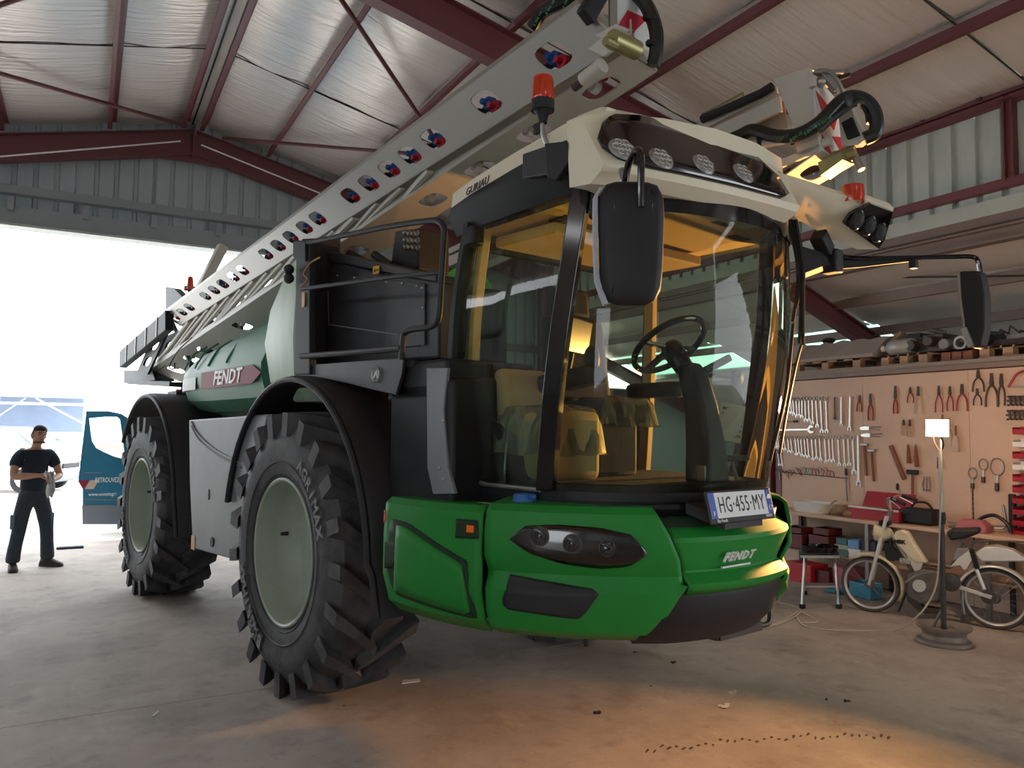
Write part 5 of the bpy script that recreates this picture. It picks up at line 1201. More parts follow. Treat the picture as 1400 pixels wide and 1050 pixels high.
for i in range(20):       # hex keys on their rail
    x = 8+i*27; y = 800+random.uniform(-14,24); a = wpt(*Z5(x,y),.02); L = random.uniform(.05,.11); ang = random.uniform(-.9,.9) if i < 14 else random.uniform(-.4,.4)
    dv = Vector((0, sin(ang)*.8, -cos(ang))); e = Vector((0,cos(ang),.3)); m = random.choice(['dark_steel','steel','dark_steel','red_grip']) if i < 16 else 'red_grip'
    o = MB().tube([a+e*.04, a, a+dv*L],.0055,6).build('hex_key', m); tag(o, f'{ORD[i]} hex key from the left on the crowded rail', 'hex key', 'hex keys on the rail')
MB().bar(wpt(*Z5(0,815),.008), wpt(*Z5(650,880),.008), .012, .012, UPX).build('key_rail','dark_steel',tw,smooth=0)
a = wpt(*Z5(635,850),.02); b = wpt(*Z5(645,1085),.02); o = MB().tube([a,b],.008,8).build('long_screwdriver','steel'); MB().tube([a+Vector((0,0,.08)),a],[.014,.018],10).build('handle','dark_grip',o); tag(o,'long thin screwdriver with dark handle, end of the key rail','screwdriver')
# handles and files in the third row
for x, y0, y1, lb in ((218,676,805,'dark wooden file handle, left of the pair under the lamp'),(272,676,830,'thick dark file handle, right of the pair under the lamp'),(436,760,842,'short dark file behind the lamp pole')):
    a, b = wpt(*Z6(x,y0),.018), wpt(*Z6(x+8,y1),.018); o = MB().tube([a,lerp(a,b,.45),b],[.012,.02,.026],8).build('file','wood_handle'); MB().tube([a+Vector((0,0,.02)),a],.006,6).build('tang','steel',o); tag(o,lb,'file')
for x, y0, y1, lb in ((465,455,610,'narrow wire brush behind the lamp pole'),(510,482,680,'middle hanging brush behind the lamp'),(560,535,722,'widest hanging brush, rightmost behind the lamp')):
    a, b = wpt(*Z6(x,y0),.02), wpt(*Z6(x,y1),.02); o = MB().tube([a,lerp(a,b,.4)],.01,8).build('hand_brush','wood_handle'); MB().loft([[lerp(a,b,t)+Vector((dx,dy*w,0)) for dx,dy in ((-.015,-1),(-.015,1),(.015,1),(.015,-1))] for t,w in ((.38,.015),(.55,.032),(1,.036))]).build('bristles','pale_grip',o,smooth=0); tag(o,lb,'brush')
# ring clamps, pulley
def clamp(px, py0, py1, r, lb, chain=False):
    a = wpt(px, py0, .02); b = wpt(px, py1, .02); c = a-Vector((0,0,r)); o = MB().tube([c+Vector((0,r*cos(2*pi*k/20)*.8,r*sin(2*pi*k/20))) for k in range(20)],.007,6,closed=True).build('clamp','steel')
    MB().tube([c-Vector((0,0,r)),lerp(c-Vector((0,0,r)),b,.6)],.014,8).build('clamp_screw','bright_metal',o); MB().tube([lerp(a,b,.75),b],.02,8).build('clamp_handle','dark_steel',o)
    if chain:
        q = MB()
        for k in range(22): q.tube([b-Vector((0,0,.024*k)),b-Vector((0,0,.024*k+.028))],.006 if k%2 else .008,5)
        q.build('chain','dark_steel',o)
    tag(o, lb, 'clamp')
clamp(*[Z6(680,835)[0]],Z6(0,838)[1],Z6(0,985)[1],.055,'ring clamp with a chain hanging down to the bench',True)
clamp(Z6(757,0)[0],Z6(0,775)[1],Z6(0,945)[1],.055,'middle round clamp, smaller, with bright screw')
clamp(Z6(856,0)[0],Z6(0,770)[1],Z6(0,1005)[1],.085,'largest pear-shaped clamp, right of the three ring clamps')
c = wpt(*Z6(352,960),.02); o = MB().tube([c+Vector((0,.05*cos(2*pi*k/18),.06*sin(2*pi*k/18))) for k in range(18)],.005,6,closed=True).build('puller','steel')
for s in (-1,0,1): MB().tube([c+Vector((0,.03*s,.09)),c+Vector((0,.04*s,-.07))],.006,6).build('puller_leg','steel',o)
tag(o,'small three-legged puller hanging beside the rubber mallet','puller')
# hacksaw, hose clips, bins at the right edge
pts = [wpt(*Z6(x,y),.02) for x, y in ((938,262),(965,210),(1000,165),(1050,145),(1110,130),(1120,240))]
o = MB().tube(smooth_path(pts[:5],4),.012,8).build('hacksaw','red_grip'); MB().bar(wpt(*Z6(945,260),.02),wpt(*Z6(1120,250),.02),.004,.016).build('blade','steel',o); tag(o,'red-framed hacksaw at the right end of the tool wall','saw')
for (x, y), lb in (((990,358),'upper dark chain clamp below the hacksaw'),((985,460),'lower dark chain clamp below the hacksaw')):
    q = MB()
    for k in range(4): q.tube([wpt(*Z6(x-55+k*32,y-30),.025),wpt(*Z6(x-40+k*32,y-34),.03),wpt(*Z6(x-36+k*32,y+28),.03),wpt(*Z6(x-55+k*32,y+30),.025)],.012,6)
    q.bar(wpt(*Z6(x-60,y),.02),wpt(*Z6(x+80,y-4),.02),.03,.02); tag(q.build('chain_clamp','dark_steel',smooth=30),lb,'clamp')
mat('red_bin', '#9b1f30', .4, var=.1); mat('pink_bin', '#a8606a', .5, var=.1)
rows_ = [584,601,617,632,648,663,678,693,708,722]
for i, y in enumerate(rows_):
    p = onX(1383, y, WP-.14); c = Vector((WP-.075, p.y-.16, p.z-.03)); m = 'white_plastic' if i in (1,3) else 'red_bin'
    q = MB(); w, d, h = .30, .14, .075
    q.box(c+Vector((0,0,-h/2)),(d,w,.006)); q.box(c+Vector((d/2,0,0)),(.006,w,h)); q.box(c+Vector((-d/2,0,-h*.18)),(.006,w,h*.6))
    for s in (-1,0,1): q.box(c+Vector((0,s*w/2,-.0)),(d,.006,h*.8))
    o = q.build('storage_bin',m,smooth=0,bevel=.003); lb = f'{"grey-white" if m == "white_plastic" else "red"} wall storage bin, {ORD[i]} from the top at the right edge'
    tag(o,lb,'bin','wall bins at the right edge')
MB().bar(wpt(1375,700,.03),wpt(1375,760,.03),.05,.05).build('dark_bar','black_plastic',tw,smooth=0) if False else None
# ================================================================== WORKBENCH
BX0, BX1, BZ = 7.56, 8.02, .81
wb = thing('workbench', 'long wooden workbench with metal legs along the tool wall', 'workbench', (7.8, 3.9, 0))
MB().box((0,0,BZ-.02),(BX1-BX0,6.5,.04)).build('worktop','plywood',wb,smooth=0,bevel=.004)
MB().box((0,0,.36),(.42,6.4,.025)).build('shelf','pallet_wood',wb,smooth=0)
for y in (2.95,1.7,.4,-.9,-2.2,-3.15):
    for x in (-.2,.2): MB().box((x,y,(BZ-.04)/2),(.04,.04,BZ-.04)).build('leg','steel' if x < 0 else 'dark_steel',wb,smooth=0)
def bench(px, py, x=7.8, z=BZ): p = onZ(px, py, z); q = onX(px, py, x); return Vector((x, q.y, z))
def open_box(o, w, d, h, t, m, par=None, name='box'):
    q = MB(); x, y, z = o; q.box((x,y,z+t/2),(d,w,t))
    for s in (1,-1): q.box((x+s*(d/2-t/2),y,z+h/2),(t,w,h)); q.box((x,y+s*(w/2-t/2),z+h/2),(d-2*t,t,h))
    return q
yb = lambda px, x: onX(px, 700, x).y
c = Vector((7.78,(yb(1086,7.7)+yb(1132,7.7))/2,BZ)); w = yb(1086,7.7)-yb(1132,7.7)
rows = []
for z, s in ((.0,.8),(.02,.86),(.10,.97),(.125,1.03),(.12,.99),(.10,.93),(.025,.8)):
    rows.append([c+Vector((.15*s*cos(a)*min(1.25,1/max(abs(cos(a)),abs(sin(a)))),w*.55*s*sin(a)*min(1.25,1/max(abs(cos(a)),abs(sin(a)))),z)) for a in [2*pi*k/24 for k in range(24)]])
o = MB().loft(rows).build('basin','white_plastic',smooth=50); tag(o,'white plastic basin on the left end of the bench','basin')
random.seed(4); q = MB(); rg = Vector((7.76,yb(1149,7.7),BZ+.012))
for k in range(14): q.ball(rg+Vector((random.uniform(-.1,.1),random.uniform(-.15,.15),random.uniform(.02,.07))),random.uniform(.035,.07),8,6,(1,1.3,.7))
mat('rag','#8d7259',.9,var=.3,vs=12); o = q.build('rag_pile','rag',smooth=180); tag(o,'crumpled heap of brown rags beside the white basin','rags'); o['kind'] = 'stuff'
tag(MB().tube([rg+Vector((-.1,.25,.02)),rg+Vector((0,.1,.16))],.01,6).build('stick','pallet_wood'),'short pale stick leaning on the rags','stick')
ty0, ty1 = yb(1168,7.75), yb(1236,7.75); tc = (ty0+ty1)/2; tl_ = ty0-ty1
o = open_box((7.78,tc,BZ),tl_,.24,.12,.008,'red_bin').build('toolbox','red_bin',smooth=0,bevel=.004); tag(o,'open red metal toolbox with its lid raised on the bench','toolbox')
MB().plate([(7.88,tc-tl_*.48,BZ+.13),(7.88,tc+tl_*.48,BZ+.13),(7.97,tc+tl_*.5,BZ+.29),(7.97,tc-tl_*.5,BZ+.29)],(.01,0,.005)).build('lid','red_bin',o,smooth=0,bevel=.003)
MB().tube([(7.65,tc+tl_*.5,BZ+.13),(7.65,tc-tl_*.5,BZ+.125)],.012,6).build('rim_bar','white_plastic',o)
MB().plate([(7.872,tc-.07,BZ+.18),(7.872,tc+.12,BZ+.18),(7.93,tc+.12,BZ+.25),(7.93,tc-.07,BZ+.25)],(.002,0,0)).build('lid_label','pale_grip',o,smooth=0) if False else None
c = Vector((7.8,yb(1252,7.7),BZ)); o = MB().box(c+Vector((0,0,.09)),(.2,.34,.16)).build('charger','black_plastic',bevel=.02); tag(o,'black battery charger box on the bench behind the handlebars','charger'); MB().tube(smooth_path([c+Vector((0,-.12,.17)),c+Vector((0,-.06,.23)),c+Vector((0,.06,.23)),c+Vector((0,.12,.17))],4),.012,6).build('handle','black_plastic',o)
c = Vector((7.8,yb(1312,7.7),BZ+.035)); tag(MB().tube([c+Vector((0,.17,0)),c+Vector((0,.02,0)),c+Vector((0,-.02,0)),c+Vector((0,-.14,0))],[.03,.03,.022,.022],12).build('grease_gun','steel'),'silver grease gun lying on the bench right of the lamp pole','grease gun')
c = Vector((7.72,yb(1330,7.7),BZ)); o = MB().loft([[c+Vector((dx*s,dy*s,z)) for dx,dy in ((-.08,-.15),(.08,-.15),(.08,.15),(-.08,.15))] for z,s in ((0,1),(.07,1),(.12,.6))]).build('drill_case','pink_bin',bevel=.015); tag(o,'faded reddish tool case on the bench behind the saddle','case')
c = Vector((7.82,yb(1368,7.75),BZ)); o = MB().tube(smooth_path([c+Vector((0,.3,.02)),c+Vector((0,.24,.12)),c+Vector((0,.1,.17)),c+Vector((0,-.02,.10)),c+Vector((0,-.05,.02))],5),.018,8).build('rubber_hose','hose'); tag(o,'black curved rubber hose standing on the right of the bench','hose')
a = wpt(1371,690,.05); tag(MB().tube(smooth_path([a,Vector((a.x,a.y-.02,BZ+.06)),Vector((a.x-.05,a.y+.07,BZ+.03))],5),.012,8).build('iron_hook','steel'),'bent steel bar hooked on the wall near the red bins','bar')
p = onX(1379,700,7.9); tag(MB().box((7.97,p.y,BZ+.19),(.05,.06,.38)).build('upright_bar','black_plastic',bevel=.01),'short black upright bar beside the red wall bins','bar')
# boxes under the bench
def sbox(px, x, z, w, d, h, m, lb, op=False, nm='crate', rz=0):
    y = onX(px, 760, x).y
    q = open_box((0,0,0),w,d,h,.012,m) if op else MB().box((0,0,h/2),(d,w,h))
    return tag(q.build(nm,m,smooth=0,bevel=.005,loc=(x,y,z+.002),rotz=rz),lb,'box')
mat('dark_red', '#5e1f22', .5, var=.2); mat('bright_red', '#b0202c', .4, var=.1); mat('teal_box','#3f6a66',.5,var=.2); mat('sky_blue','#6f9bd0',.5,var=.1); mat('navy','#2c3550',.5); mat('cyan_crate','#3f93b5',.4,var=.2)
SZ = .373
sbox(1092,7.70,SZ,.36,.3,.17,'dark_red','dark red open crate on the shelf at the left end',True); sbox(1131,7.72,SZ,.28,.3,.19,'dark_red','dark red open crate right of the front bench leg',True)
sbox(1092,7.70,SZ+.175,.3,.26,.07,'dark_red','flat dark red tray on top of the left crate',True,'tray'); sbox(1132,7.74,SZ+.195,.22,.24,.08,'dark_red','small dark red tray on top of the second crate',True,'tray')
sbox(1160,7.70,SZ,.2,.28,.07,'teal_box','dull green flat box at the bottom of the stack',nm='box'); sbox(1160,7.70,SZ+.074,.18,.26,.05,'rim_paint','pale grey flat box upon the dull green box',nm='box'); sbox(1159,7.70,SZ+.128,.14,.22,.07,'teal_box','dark green carton topping the small stack',nm='carton')
sbox(1178,7.70,SZ,.16,.26,.1,'white_plastic','white carton on the shelf behind the front mudguard',nm='carton'); sbox(1176,7.70,SZ+.104,.14,.24,.09,'sky_blue','light blue carton on top of the white carton',nm='carton'); sbox(1196,7.72,SZ,.18,.26,.1,'rim_paint','grey-white carton partly behind the fork',nm='carton'); sbox(1195,7.72,SZ+.104,.2,.24,.1,'navy','dark navy carton beside the light blue one',nm='carton')
sbox(1106,7.60,.0,.30,.3,.22,'bright_red','bright red metal box on the floor under the bench',nm='box'); sbox(1085,7.62,.0,.16,.3,.2,'pink_bin','faded pink box on the floor behind the step stool',nm='box'); sbox(1135,7.66,.0,.2,.3,.18,'dark_red','dark red box on the floor behind the stool leg',nm='box')
sbox(1160,7.70,.0,.2,.3,.24,'pink_bin','dusty pinkish box on the floor behind the front wheel',nm='box'); sbox(1183,7.45,.0,.26,.2,.16,'cyan_crate','turquoise plastic crate seen through the front wheel',True)
y = onZ(1139,812,0).y; tag(MB().box((7.42,y,.02),(.25,.3,.03),(0,0,.4)).build('blue_sheet','cyan_crate',bevel=.005),'flat blue piece of plastic on the floor by the stool','sheet')
# ================================================================== PALLETS AND THINGS ON THE LOFT
LZ = 2.557
def pallet(y0, y1, x0, lb, m='pallet_wood'):
    t = thing('pallet', lb, 'pallet', ((x0+x0+1.0)/2, (y0+y1)/2, LZ), 0, None); w = y0-y1
    for k in range(3): 
        for j in range(3): MB().box((-.44+.44*k, (-.5+.5*j)*(w-.12), .06),(.1,.1,.08)).build('block',m,t,smooth=0)
    for k in range(3): MB().box((-.44+.44*k,0,.01),(.1,w,.02)).build('bottom_board',m,t,smooth=0)
    for k in range(5): MB().box((0,(-.5+k/4)*(w-.1),.112),(1.0,.1,.022)).build('deck_board',m,t,smooth=0)
    MB().box((-.46,0,.112),(.08,w*.999,.02)).build('edge_board',m,t,smooth=0)
    return t
LX = WX+.02
yl = lambda px, py, x: onX(px, py, x).y
pallet(yl(1083,505,LX), yl(1176,500,LX), LX, 'wooden pallet carrying the grey slab, left end of the loft')
pallet(yl(1203,498,LX), yl(1268,490,LX), LX, 'bare-fronted pallet in the middle of the loft under the jug')
pallet(yl(1285,492,LX), yl(1330,486,LX), LX, 'reddish pallet behind the lamp beam on the loft', 'wood_handle')
pallet(yl(1337,484,LX), yl(1420,476,LX), LX, 'pale wooden pallet at the right edge of the loft')
y0, y1 = yl(1083,490,LX), yl(1192,480,LX)
mat('grey_slab','#9a8f88',.8,var=.15,vs=3,bump=.2,bs=20)
random.seed(9); rows = []
for i in range(14):
    y = lerp(y0, y1, i/13); rows.append([(LX+.02,y,LZ+.13),(LX+.02,y,LZ+.17),(LX+.24,y-.06,LZ+.36+.04*random.random()),(LX+.58,y,LZ+.38),(LX+.62,y,LZ+.13)])
tag(MB().loft(rows).build('fibre_sheet','grey_slab',smooth=30),'ragged grey slab of roofing sheet lying on the left pallet','sheet')
tag(MB().ball((LX+.4,yl(1133,468,LX+.4),LZ+.43),.07,8,6,(1,1.4,.6)).build('stone','dark_steel'),'dark lump lying on top of the grey slab','stone')
c = Vector((LX+.14,yl(1228,477,LX+.1),LZ+.22)); mat('jug_plastic','#b9b8b4',.35,trans=.3)
o = MB().lathe([(0,.0),(.085,.0),(.095,.02),(.095,.26),(.07,.31),(.03,.34),(.03,.37),(0,.37)],18,Matrix.Translation(c+Vector((0,-.17,0)))@Matrix.Rotation(-pi/2,4,'X')@Matrix.Rotation(0,4,'Z')).build('jug','jug_plastic',smooth=45); MB().lathe([(0,.36),(.036,.36),(.036,.40),(0,.40)],14,Matrix.Translation(c+Vector((0,-.17,0)))@Matrix.Rotation(-pi/2,4,'X')).build('jug_cap','white_plastic',o); tag(o,'translucent plastic jug lying on its side on the loft pallet','jug')
a, b = Vector((LX+.35,yl(1213,478,LX+.35),LZ+.24)), Vector((LX+.4,yl(1232,458,LX+.35),LZ+.42)); tag(MB().bar(a,b,.2,.04).build('plank','pallet_wood',smooth=0),'tilted wooden plank leaning behind the jug','plank')
tag(MB().box((LX+.80,yl(1246,462,LX+.80),LZ+.29),(.26,.40,.3)).build('dark_crate','black_plastic',bevel=.01),'black crate standing behind the tilted plank','crate')
for px, w, h, m, lb in ((1262,.2,.14,'dark_steel','dark metal casing behind the lamp beam on the loft'),(1286,.24,.2,'dark_steel','black motor block on the reddish pallet'),(1308,.16,.1,'grey_panel','grey bracket frame above the reddish pallet'),(1364,.24,.12,'black_plastic','black scrap box right of the far mirror')):
    q = MB(); y = yl(px,470,LX+.3); q.box((LX+.3,y,LZ+.135+h/2),(.3,w,h)); q.bar((LX+.2,y-w*.5,LZ+.135+h),(LX+.3,y+w*.5,LZ+.15+h*1.3),.03,.05); q.tube([(LX+.15,y,LZ+.15+h*.5),(LX+.05,y,LZ+.15+h*.5)],.06,12); tag(q.build('scrap_part',m,smooth=0,bevel=.01),lb,'machine part')
c = Vector((LX+.12,yl(1313,466,LX+.1),LZ+.2)); tag(MB().lathe([(.05,-.03),(.075,-.03),(.08,0),(.075,.03),(.05,.03),(.05,-.03)],20,Matrix.Translation(c)@Matrix.Rotation(pi/2,4,'Y')).build('pulley','steel'),'small round pulley lying on the reddish pallet','pulley')
for k, (x0, x1, yy, lb) in enumerate(((1348,1420,470,'long dark steel profile, lowest on the right pallet'),(1362,1420,462,'thin steel rail on top of the right pallet'))):
    tag(MB().bar((LX+.15+.12*k,yl(x0,yy,LX+.15),LZ+.17+.06*k),(LX+.2+.12*k,yl(x1,yy-4,LX+.15),LZ+.18+.06*k),.06,.05).build('steel_profile','dark_steel' if k == 0 else 'steel',smooth=0),lb,'profile')
q = MB(); y = yl(1385,455,LX+.3)
for k in range(5): q.tube([(LX+.3+.03*k,y+.3-.1*k,LZ+.2),(LX+.35,y+.25-.1*k,LZ+.3+.03*(k%3)),(LX+.3,y+.1-.1*k,LZ+.24)],.012,6)
tag(q.build('bent_rods','dark_steel'),'tangle of bent dark rods on the right pallet','rods')
# ================================================================== WORK LAMP ON A RIM
LB = onZ(1291, 879, 0); 
ls = thing('work_lamp', 'glowing work lamp on a tall pole standing in a steel wheel rim', 'lamp', (LB.x, LB.y, 0))
MB().lathe([(.20,.0),(.215,.005),(.205,.03),(.175,.045),(.165,.08),(.18,.11),(.205,.125),(.215,.15),(.20,.148),(.17,.115),(.155,.08),(.165,.045),(.19,.012)],40).lathe([(.165,.06),(.10,.085),(.09,.115),(.03,.12),(.03,.09),(0,.09)],32).build('wheel_rim','rusty_rim',ls,smooth=40)
MB().tube([(0,0,.05),(0,0,1.05)],.022,12).build('pole','dark_steel',ls); MB().tube([(0,0,.95),(0,0,1.62)],.016,10).build('upper_pole','steel',ls); MB().lathe([(.03,1.0),(.034,1.04),(.03,1.1)],12).build('collar','black_plastic',ls)
MB().tube([(0,0,.3),(.0,.1,.1)],.012,6).build('stay','steel',ls)
hp_ = Vector((-.155,-.085,1.815)); LD = Vector((-.93,-.33,.10)).normalized()
MB().tube(smooth_path([(0,.06,1.78),(0,.05,1.7),(0,0,1.62),(-.03,-.05,1.68),(-.09,-.06,1.77)],5),.008,6).build('yoke','dark_steel',ls)
Q = LD.to_track_quat('Z','Y').to_matrix()
q = MB(); q.loft([[hp_+Q@Vector((x*s,y*s,z)) for x,y in ((-.09,-.075),(.09,-.075),(.09,.075),(-.09,.075))] for z,s in ((-.07,.55),(-.03,.9),(.02,1))]); q.build('lamp_housing','dark_steel',ls,bevel=.005)
m = bpy.data.materials.new('lamp_glow'); m.use_nodes = True; b = m.node_tree.nodes['Principled BSDF']; b.inputs['Emission Color'].default_value = (1,.72,.36,1); b.inputs['Emission Strength'].default_value = 45; b.inputs['Base Color'].default_value = (0,0,0,1); MATS['lamp_glow'] = m
MB().plate([hp_+Q@Vector((x,y,.022)) for x,y in ((-.085,-.07),(.085,-.07),(.085,.07),(-.085,.07))],Q@Vector((0,0,.004))).build('lamp_face','lamp_glow',ls,smooth=0)
L = bpy.data.lights.new('lamp_light','AREA'); L.shape = 'RECTANGLE'; L.size = .16; L.size_y = .13; L.energy = 85; L.color = (1,.46,.14); L.spread = radians(96)
lo_ = bpy.data.objects.new('lamp_light', L); COL.objects.link(lo_); lo_.location = LB+hp_+LD*.04; lo_.rotation_euler = (-LD).to_track_quat('Z','Y').to_euler()
L2 = bpy.data.lights.new('lamp_spill','POINT'); L2.energy = 24; L2.color = (1,.66,.42); L2.shadow_soft_size = .06
l2 = bpy.data.objects.new('lamp_spill', L2); COL.objects.link(l2); l2.location = LB+hp_-LD*.12+Vector((0,0,.05))
cw = [onZ(1064,853)+Vector((0,0,.008)),onZ(1090,838)+Vector((0,0,.008)),onZ(1103,841)+Vector((0,0,.008)),onZ(1117,850)+Vector((0,0,.008)),onZ(1108,853)+Vector((0,0,.012)),onZ(1094,852)+Vector((0,0,.012)),onZ(1090,845)+Vector((0,0,.016)),onZ(1096,854)+Vector((0,0,.01)),onZ(1115,861)+Vector((0,0,.008)),onZ(1160,863)+Vector((0,0,.008)),onZ(1225,862)+Vector((0,0,.008))]
e = LB+Vector((-.02,-.03,.0))
def on_lamp(px, py): return onplane(px, py, LB+Vector((-.06,-.06,0)), Vector((.75,.66,0)))
cw += [on_lamp(1250,846), on_lamp(1268,826), on_lamp(1281,795), on_lamp(1284,740), on_lamp(1286,690), on_lamp(1287,640), LB+Vector((-.03,-.03,1.72))]
mat('cable_white','#b9b0a4',.6); tag(MB().tube(smooth_path([onZ(1010,862)+Vector((0,0,.008))]+cw[:1]+cw[1:],6),.007,6).build('extension_cable','cable_white'),'pale cable looping over the floor up to the work lamp','cable')
tag(MB().tube(smooth_path([onZ(1040,860)+Vector((0,0,.007)),onZ(1070,852)+Vector((0,0,.007)),onZ(1095,836)+Vector((0,0,.007)),onZ(1072,826)+Vector((0,0,.007)),onZ(1045,824)+Vector((0,0,.007))],6),.006,6).build('thin_cable','cable_white'),'thin second cable on the floor under the step stool','cable')
# ================================================================== STEP STOOL
st_ = thing('step_stool','aluminium folding step stool with a black top tread','stool',(6.62,5.55,0))
f1_, f2_ = onZ(1097,832)-Vector((6.62,5.55,0)), onZ(1147,832)-Vector((6.62,5.55,0)); back = Vector((.42,.34,0))
tz = .5; t1 = f1_+back*.42+Vector((0,0,tz)); t2 = f2_+back*.42+Vector((0,0,tz)); s_ = (f2_-f1_).normalized()
t1 += s_*.03; t2 -= s_*.03
for a, b, bk in ((f1_,t1,0),(f2_,t2,0),(f1_+back*1.35,t1,1),(f2_+back*1.35,t2,1)):
    a = Vector((a.x,a.y,.0)); MB().bar(a+Vector((0,0,.03)),b,.032,.024,(0,1,0)).build('leg','bright_metal',st_,bevel=.004); MB().box(a+Vector((0,0,.022)),(.05,.045,.044)).build('rubber_foot','black_plastic',st_,bevel=.006)
mid1, mid2 = lerp(f1_,t1,.42), lerp(f2_,t2,.42); mid1.z = mid2.z = .21
MB().plate([mid1-s_*.01,mid2+s_*.01,mid2+back*.32,mid1+back*.32],(0,0,-.025)).build('lower_tread','steel',st_,smooth=0,bevel=.004)
MB().plate([t1-s_*.04-back*.2,t2+s_*.04-back*.2,t2+s_*.04+back*.45,t1-s_*.04+back*.45],(0,0,.03)).build('top_tread','black_plastic',st_,smooth=0,bevel=.008)
MB().bar(t1-s_*.045-back*.21,t2+s_*.045-back*.21,.02,.025).build('tread_edge','bright_metal',st_,smooth=0)
c = Vector((6.62,5.55,0))+lerp(t1,t2,.38)+back*.1+Vector((0,0,.035))
q = MB()
for k in range(3): q.lathe([(.15+.012*k,.0),(.155+.012*k,.05),(.16+.012*k,.05),(.155+.012*k,.0)],36,Matrix.Translation(c+Vector((.01*k,-.012*k,.0+.004*k))))
tag(q.build('steel_band_coil','black_gloss',smooth=40),'coil of black steel band resting on the step stool','coil')
# ================================================================== MOPED
RC, FC = onZ(1362,860), onZ(1190,836)
bd = (FC-RC); bd.z = 0; WBK = 1.10; ang = atan2(bd.y, bd.x); bd.normalize(); bl_ = Vector((-bd.y, bd.x, 0))
MPL = RC.copy()
mp = thing('moped','old cream and silver moped parked in front of the workbench','moped',MPL,ang)
def bv(px, py, y=0):
    P = onplane(px, py, MPL+bl_*y, bl_)-MPL; return Vector((P.dot(bd), y, P.z))
WBK = (FC-MPL).dot(bd); MX = Matrix.Rotation(pi/2,4,'X')
mat('moped_cream','#c9c1a8',.4,var=.1,dirt='#8f8672',damt=.4); mat('moped_silver','#c6c6c4',.35,.3,var=.08); mat('old_rubber','#4a4541',.85,var=.3,dirt='#6b645c'); mat('engine_metal','#6b6460',.5,.5,var=.3,vs=12)
def mwheel(x, r, nm):
    M = Matrix.Translation((x,0,r))@MX
    w = MB().lathe([(r-.035,-.02),(r-.045,-.012),(r-.05,0),(r-.045,.012),(r-.035,.02),(r-.03,.022),(r-.03,-.022),(r-.035,-.02)],48,M).build('wheel','moped_silver',mp)
    MB().lathe([(r-.032,-.022),(r-.012,-.027),(r,-.012),(r+.002,0),(r,.012),(r-.012,.027),(r-.032,.022)],48,M).build('tyre','old_rubber',w)
    MB().lathe([(0,-.05),(.03,-.05),(.045,-.02),(.045,.02),(.03,.05),(0,.05)],20,M).build('hub','engine_metal',w)
    q = MB()
    for k in range(18):
        a = 2*pi*k/18; b2 = a+(.35 if k%2 else -.35); q.tube([M@Vector((.04*cos(b2),.04*sin(b2),.02*(1 if k%4 < 2 else -1))), M@Vector(((r-.045)*cos(a),(r-.045)*sin(a),0))],.0016,4,cap=False)
    q.build('spokes','steel',w); return w
RR, FR = .275, .27
mwheel(0, RR, 'rear'); fw = mwheel(WBK, FR, 'front')
hd_ = bv(1214,708); fx = Vector((WBK,0,FR))
for s in (1,-1):
    MB().tube([fx+Vector((0,.055*s,0)), lerp(fx,hd_,.5)+Vector((0,.055*s,0)), hd_+Vector((-.0,.05*s,.02))],[.014,.018,.02],10).build('fork_leg','moped_silver',mp)
MB().tube([lerp(fx,hd_,.72),hd_+Vector((-.03,0,.08))],.024,10).build('steering_head','engine_metal',mp)
# handlebars with levers and a wire basket frame
hb = hd_+Vector((-.03,0,.07))
bar = MB().tube(smooth_path([hb+Vector((-.16,.30,.10)),hb+Vector((-.05,.24,.14)),hb+Vector((.02,.10,.10)),hb,hb+Vector((.02,-.10,.10)),hb+Vector((-.05,-.24,.14)),hb+Vector((-.16,-.30,.10))],5),.011,8).build('handlebar','bright_metal',mp)
for s in (1,-1):
    MB().tube([hb+Vector((-.05,.24*s,.14)),hb+Vector((-.18,.31*s,.095))],.018,10).build('hand_grip','black_plastic',bar); MB().tube([hb+Vector((-.03,.22*s,.13)),hb+Vector((-.14,.31*s,.06))],.006,6).build('brake_lever','bright_metal',bar)
MB().ball(hb+Vector((-.0,-.33,.22)),.055,12,8,(.25,1,.7)).build('rear_mirror','black_plastic',bar); MB().tube([hb+Vector((-.05,-.24,.14)),hb+Vector((-.02,-.32,.2))],.006,6).build('mirror_stem','bright_metal',bar)
hlp = bv(1203,728,.0)
o = MB().lathe([(.0,-.12),(.04,-.11),(.075,-.05),(.085,.03),(.08,.045)],24,Matrix.Translation(hlp)@Matrix.Rotation(radians(88),4,'Y')).build('headlamp','moped_cream',mp); MB().lathe([(.08,.04),(.05,.055),(0,.06)],20,Matrix.Translation(hlp)@Matrix.Rotation(radians(88),4,'Y')).build('headlamp_glass','lamp_glass',o)
MB().box(hlp+Vector((-.05,0,.10)),(.1,.12,.05)).build('speedometer','black_plastic',mp,bevel=.01)
# mudguards
def guard(x, r, a0, a1, w, m, nm, par):
    rows = []
    for k in range(19):
        a = radians(lerp(a0,a1,k/18)); 
        rows.append([Vector((x+(r-(.02 if abs(t) == 1 else 0))*cos(a), w*t, FR+(r-(.02 if abs(t) == 1 else 0))*sin(a))) for t in (-1,-.6,0,.6,1)])
    return MB().grid(rows).build(nm,m,par,smooth=60,solid=.003)
guard(WBK,.31,52,205,.05,'moped_cream','front_mudguard',mp)
MB().plate([(WBK-.32,-.045,.2),(WBK-.32,.045,.2),(WBK-.26,.045,.04),(WBK-.26,-.045,.04)],(.005,0,0)).build('mud_flap','black_plastic',mp,smooth=0)
rgp = [bv(1332,757,.07),bv(1345,748,.07),bv(1362,746,.07),bv(1385,752,.07),bv(1402,763,.07),bv(1420,775,.07),bv(1420,782,.07),bv(1400,768,.07),bv(1342,768,.07)]
o = MB().plate(rgp,(0,-.14,0)).build('rear_fairing','moped_silver',mp,smooth=0,bevel=.012)
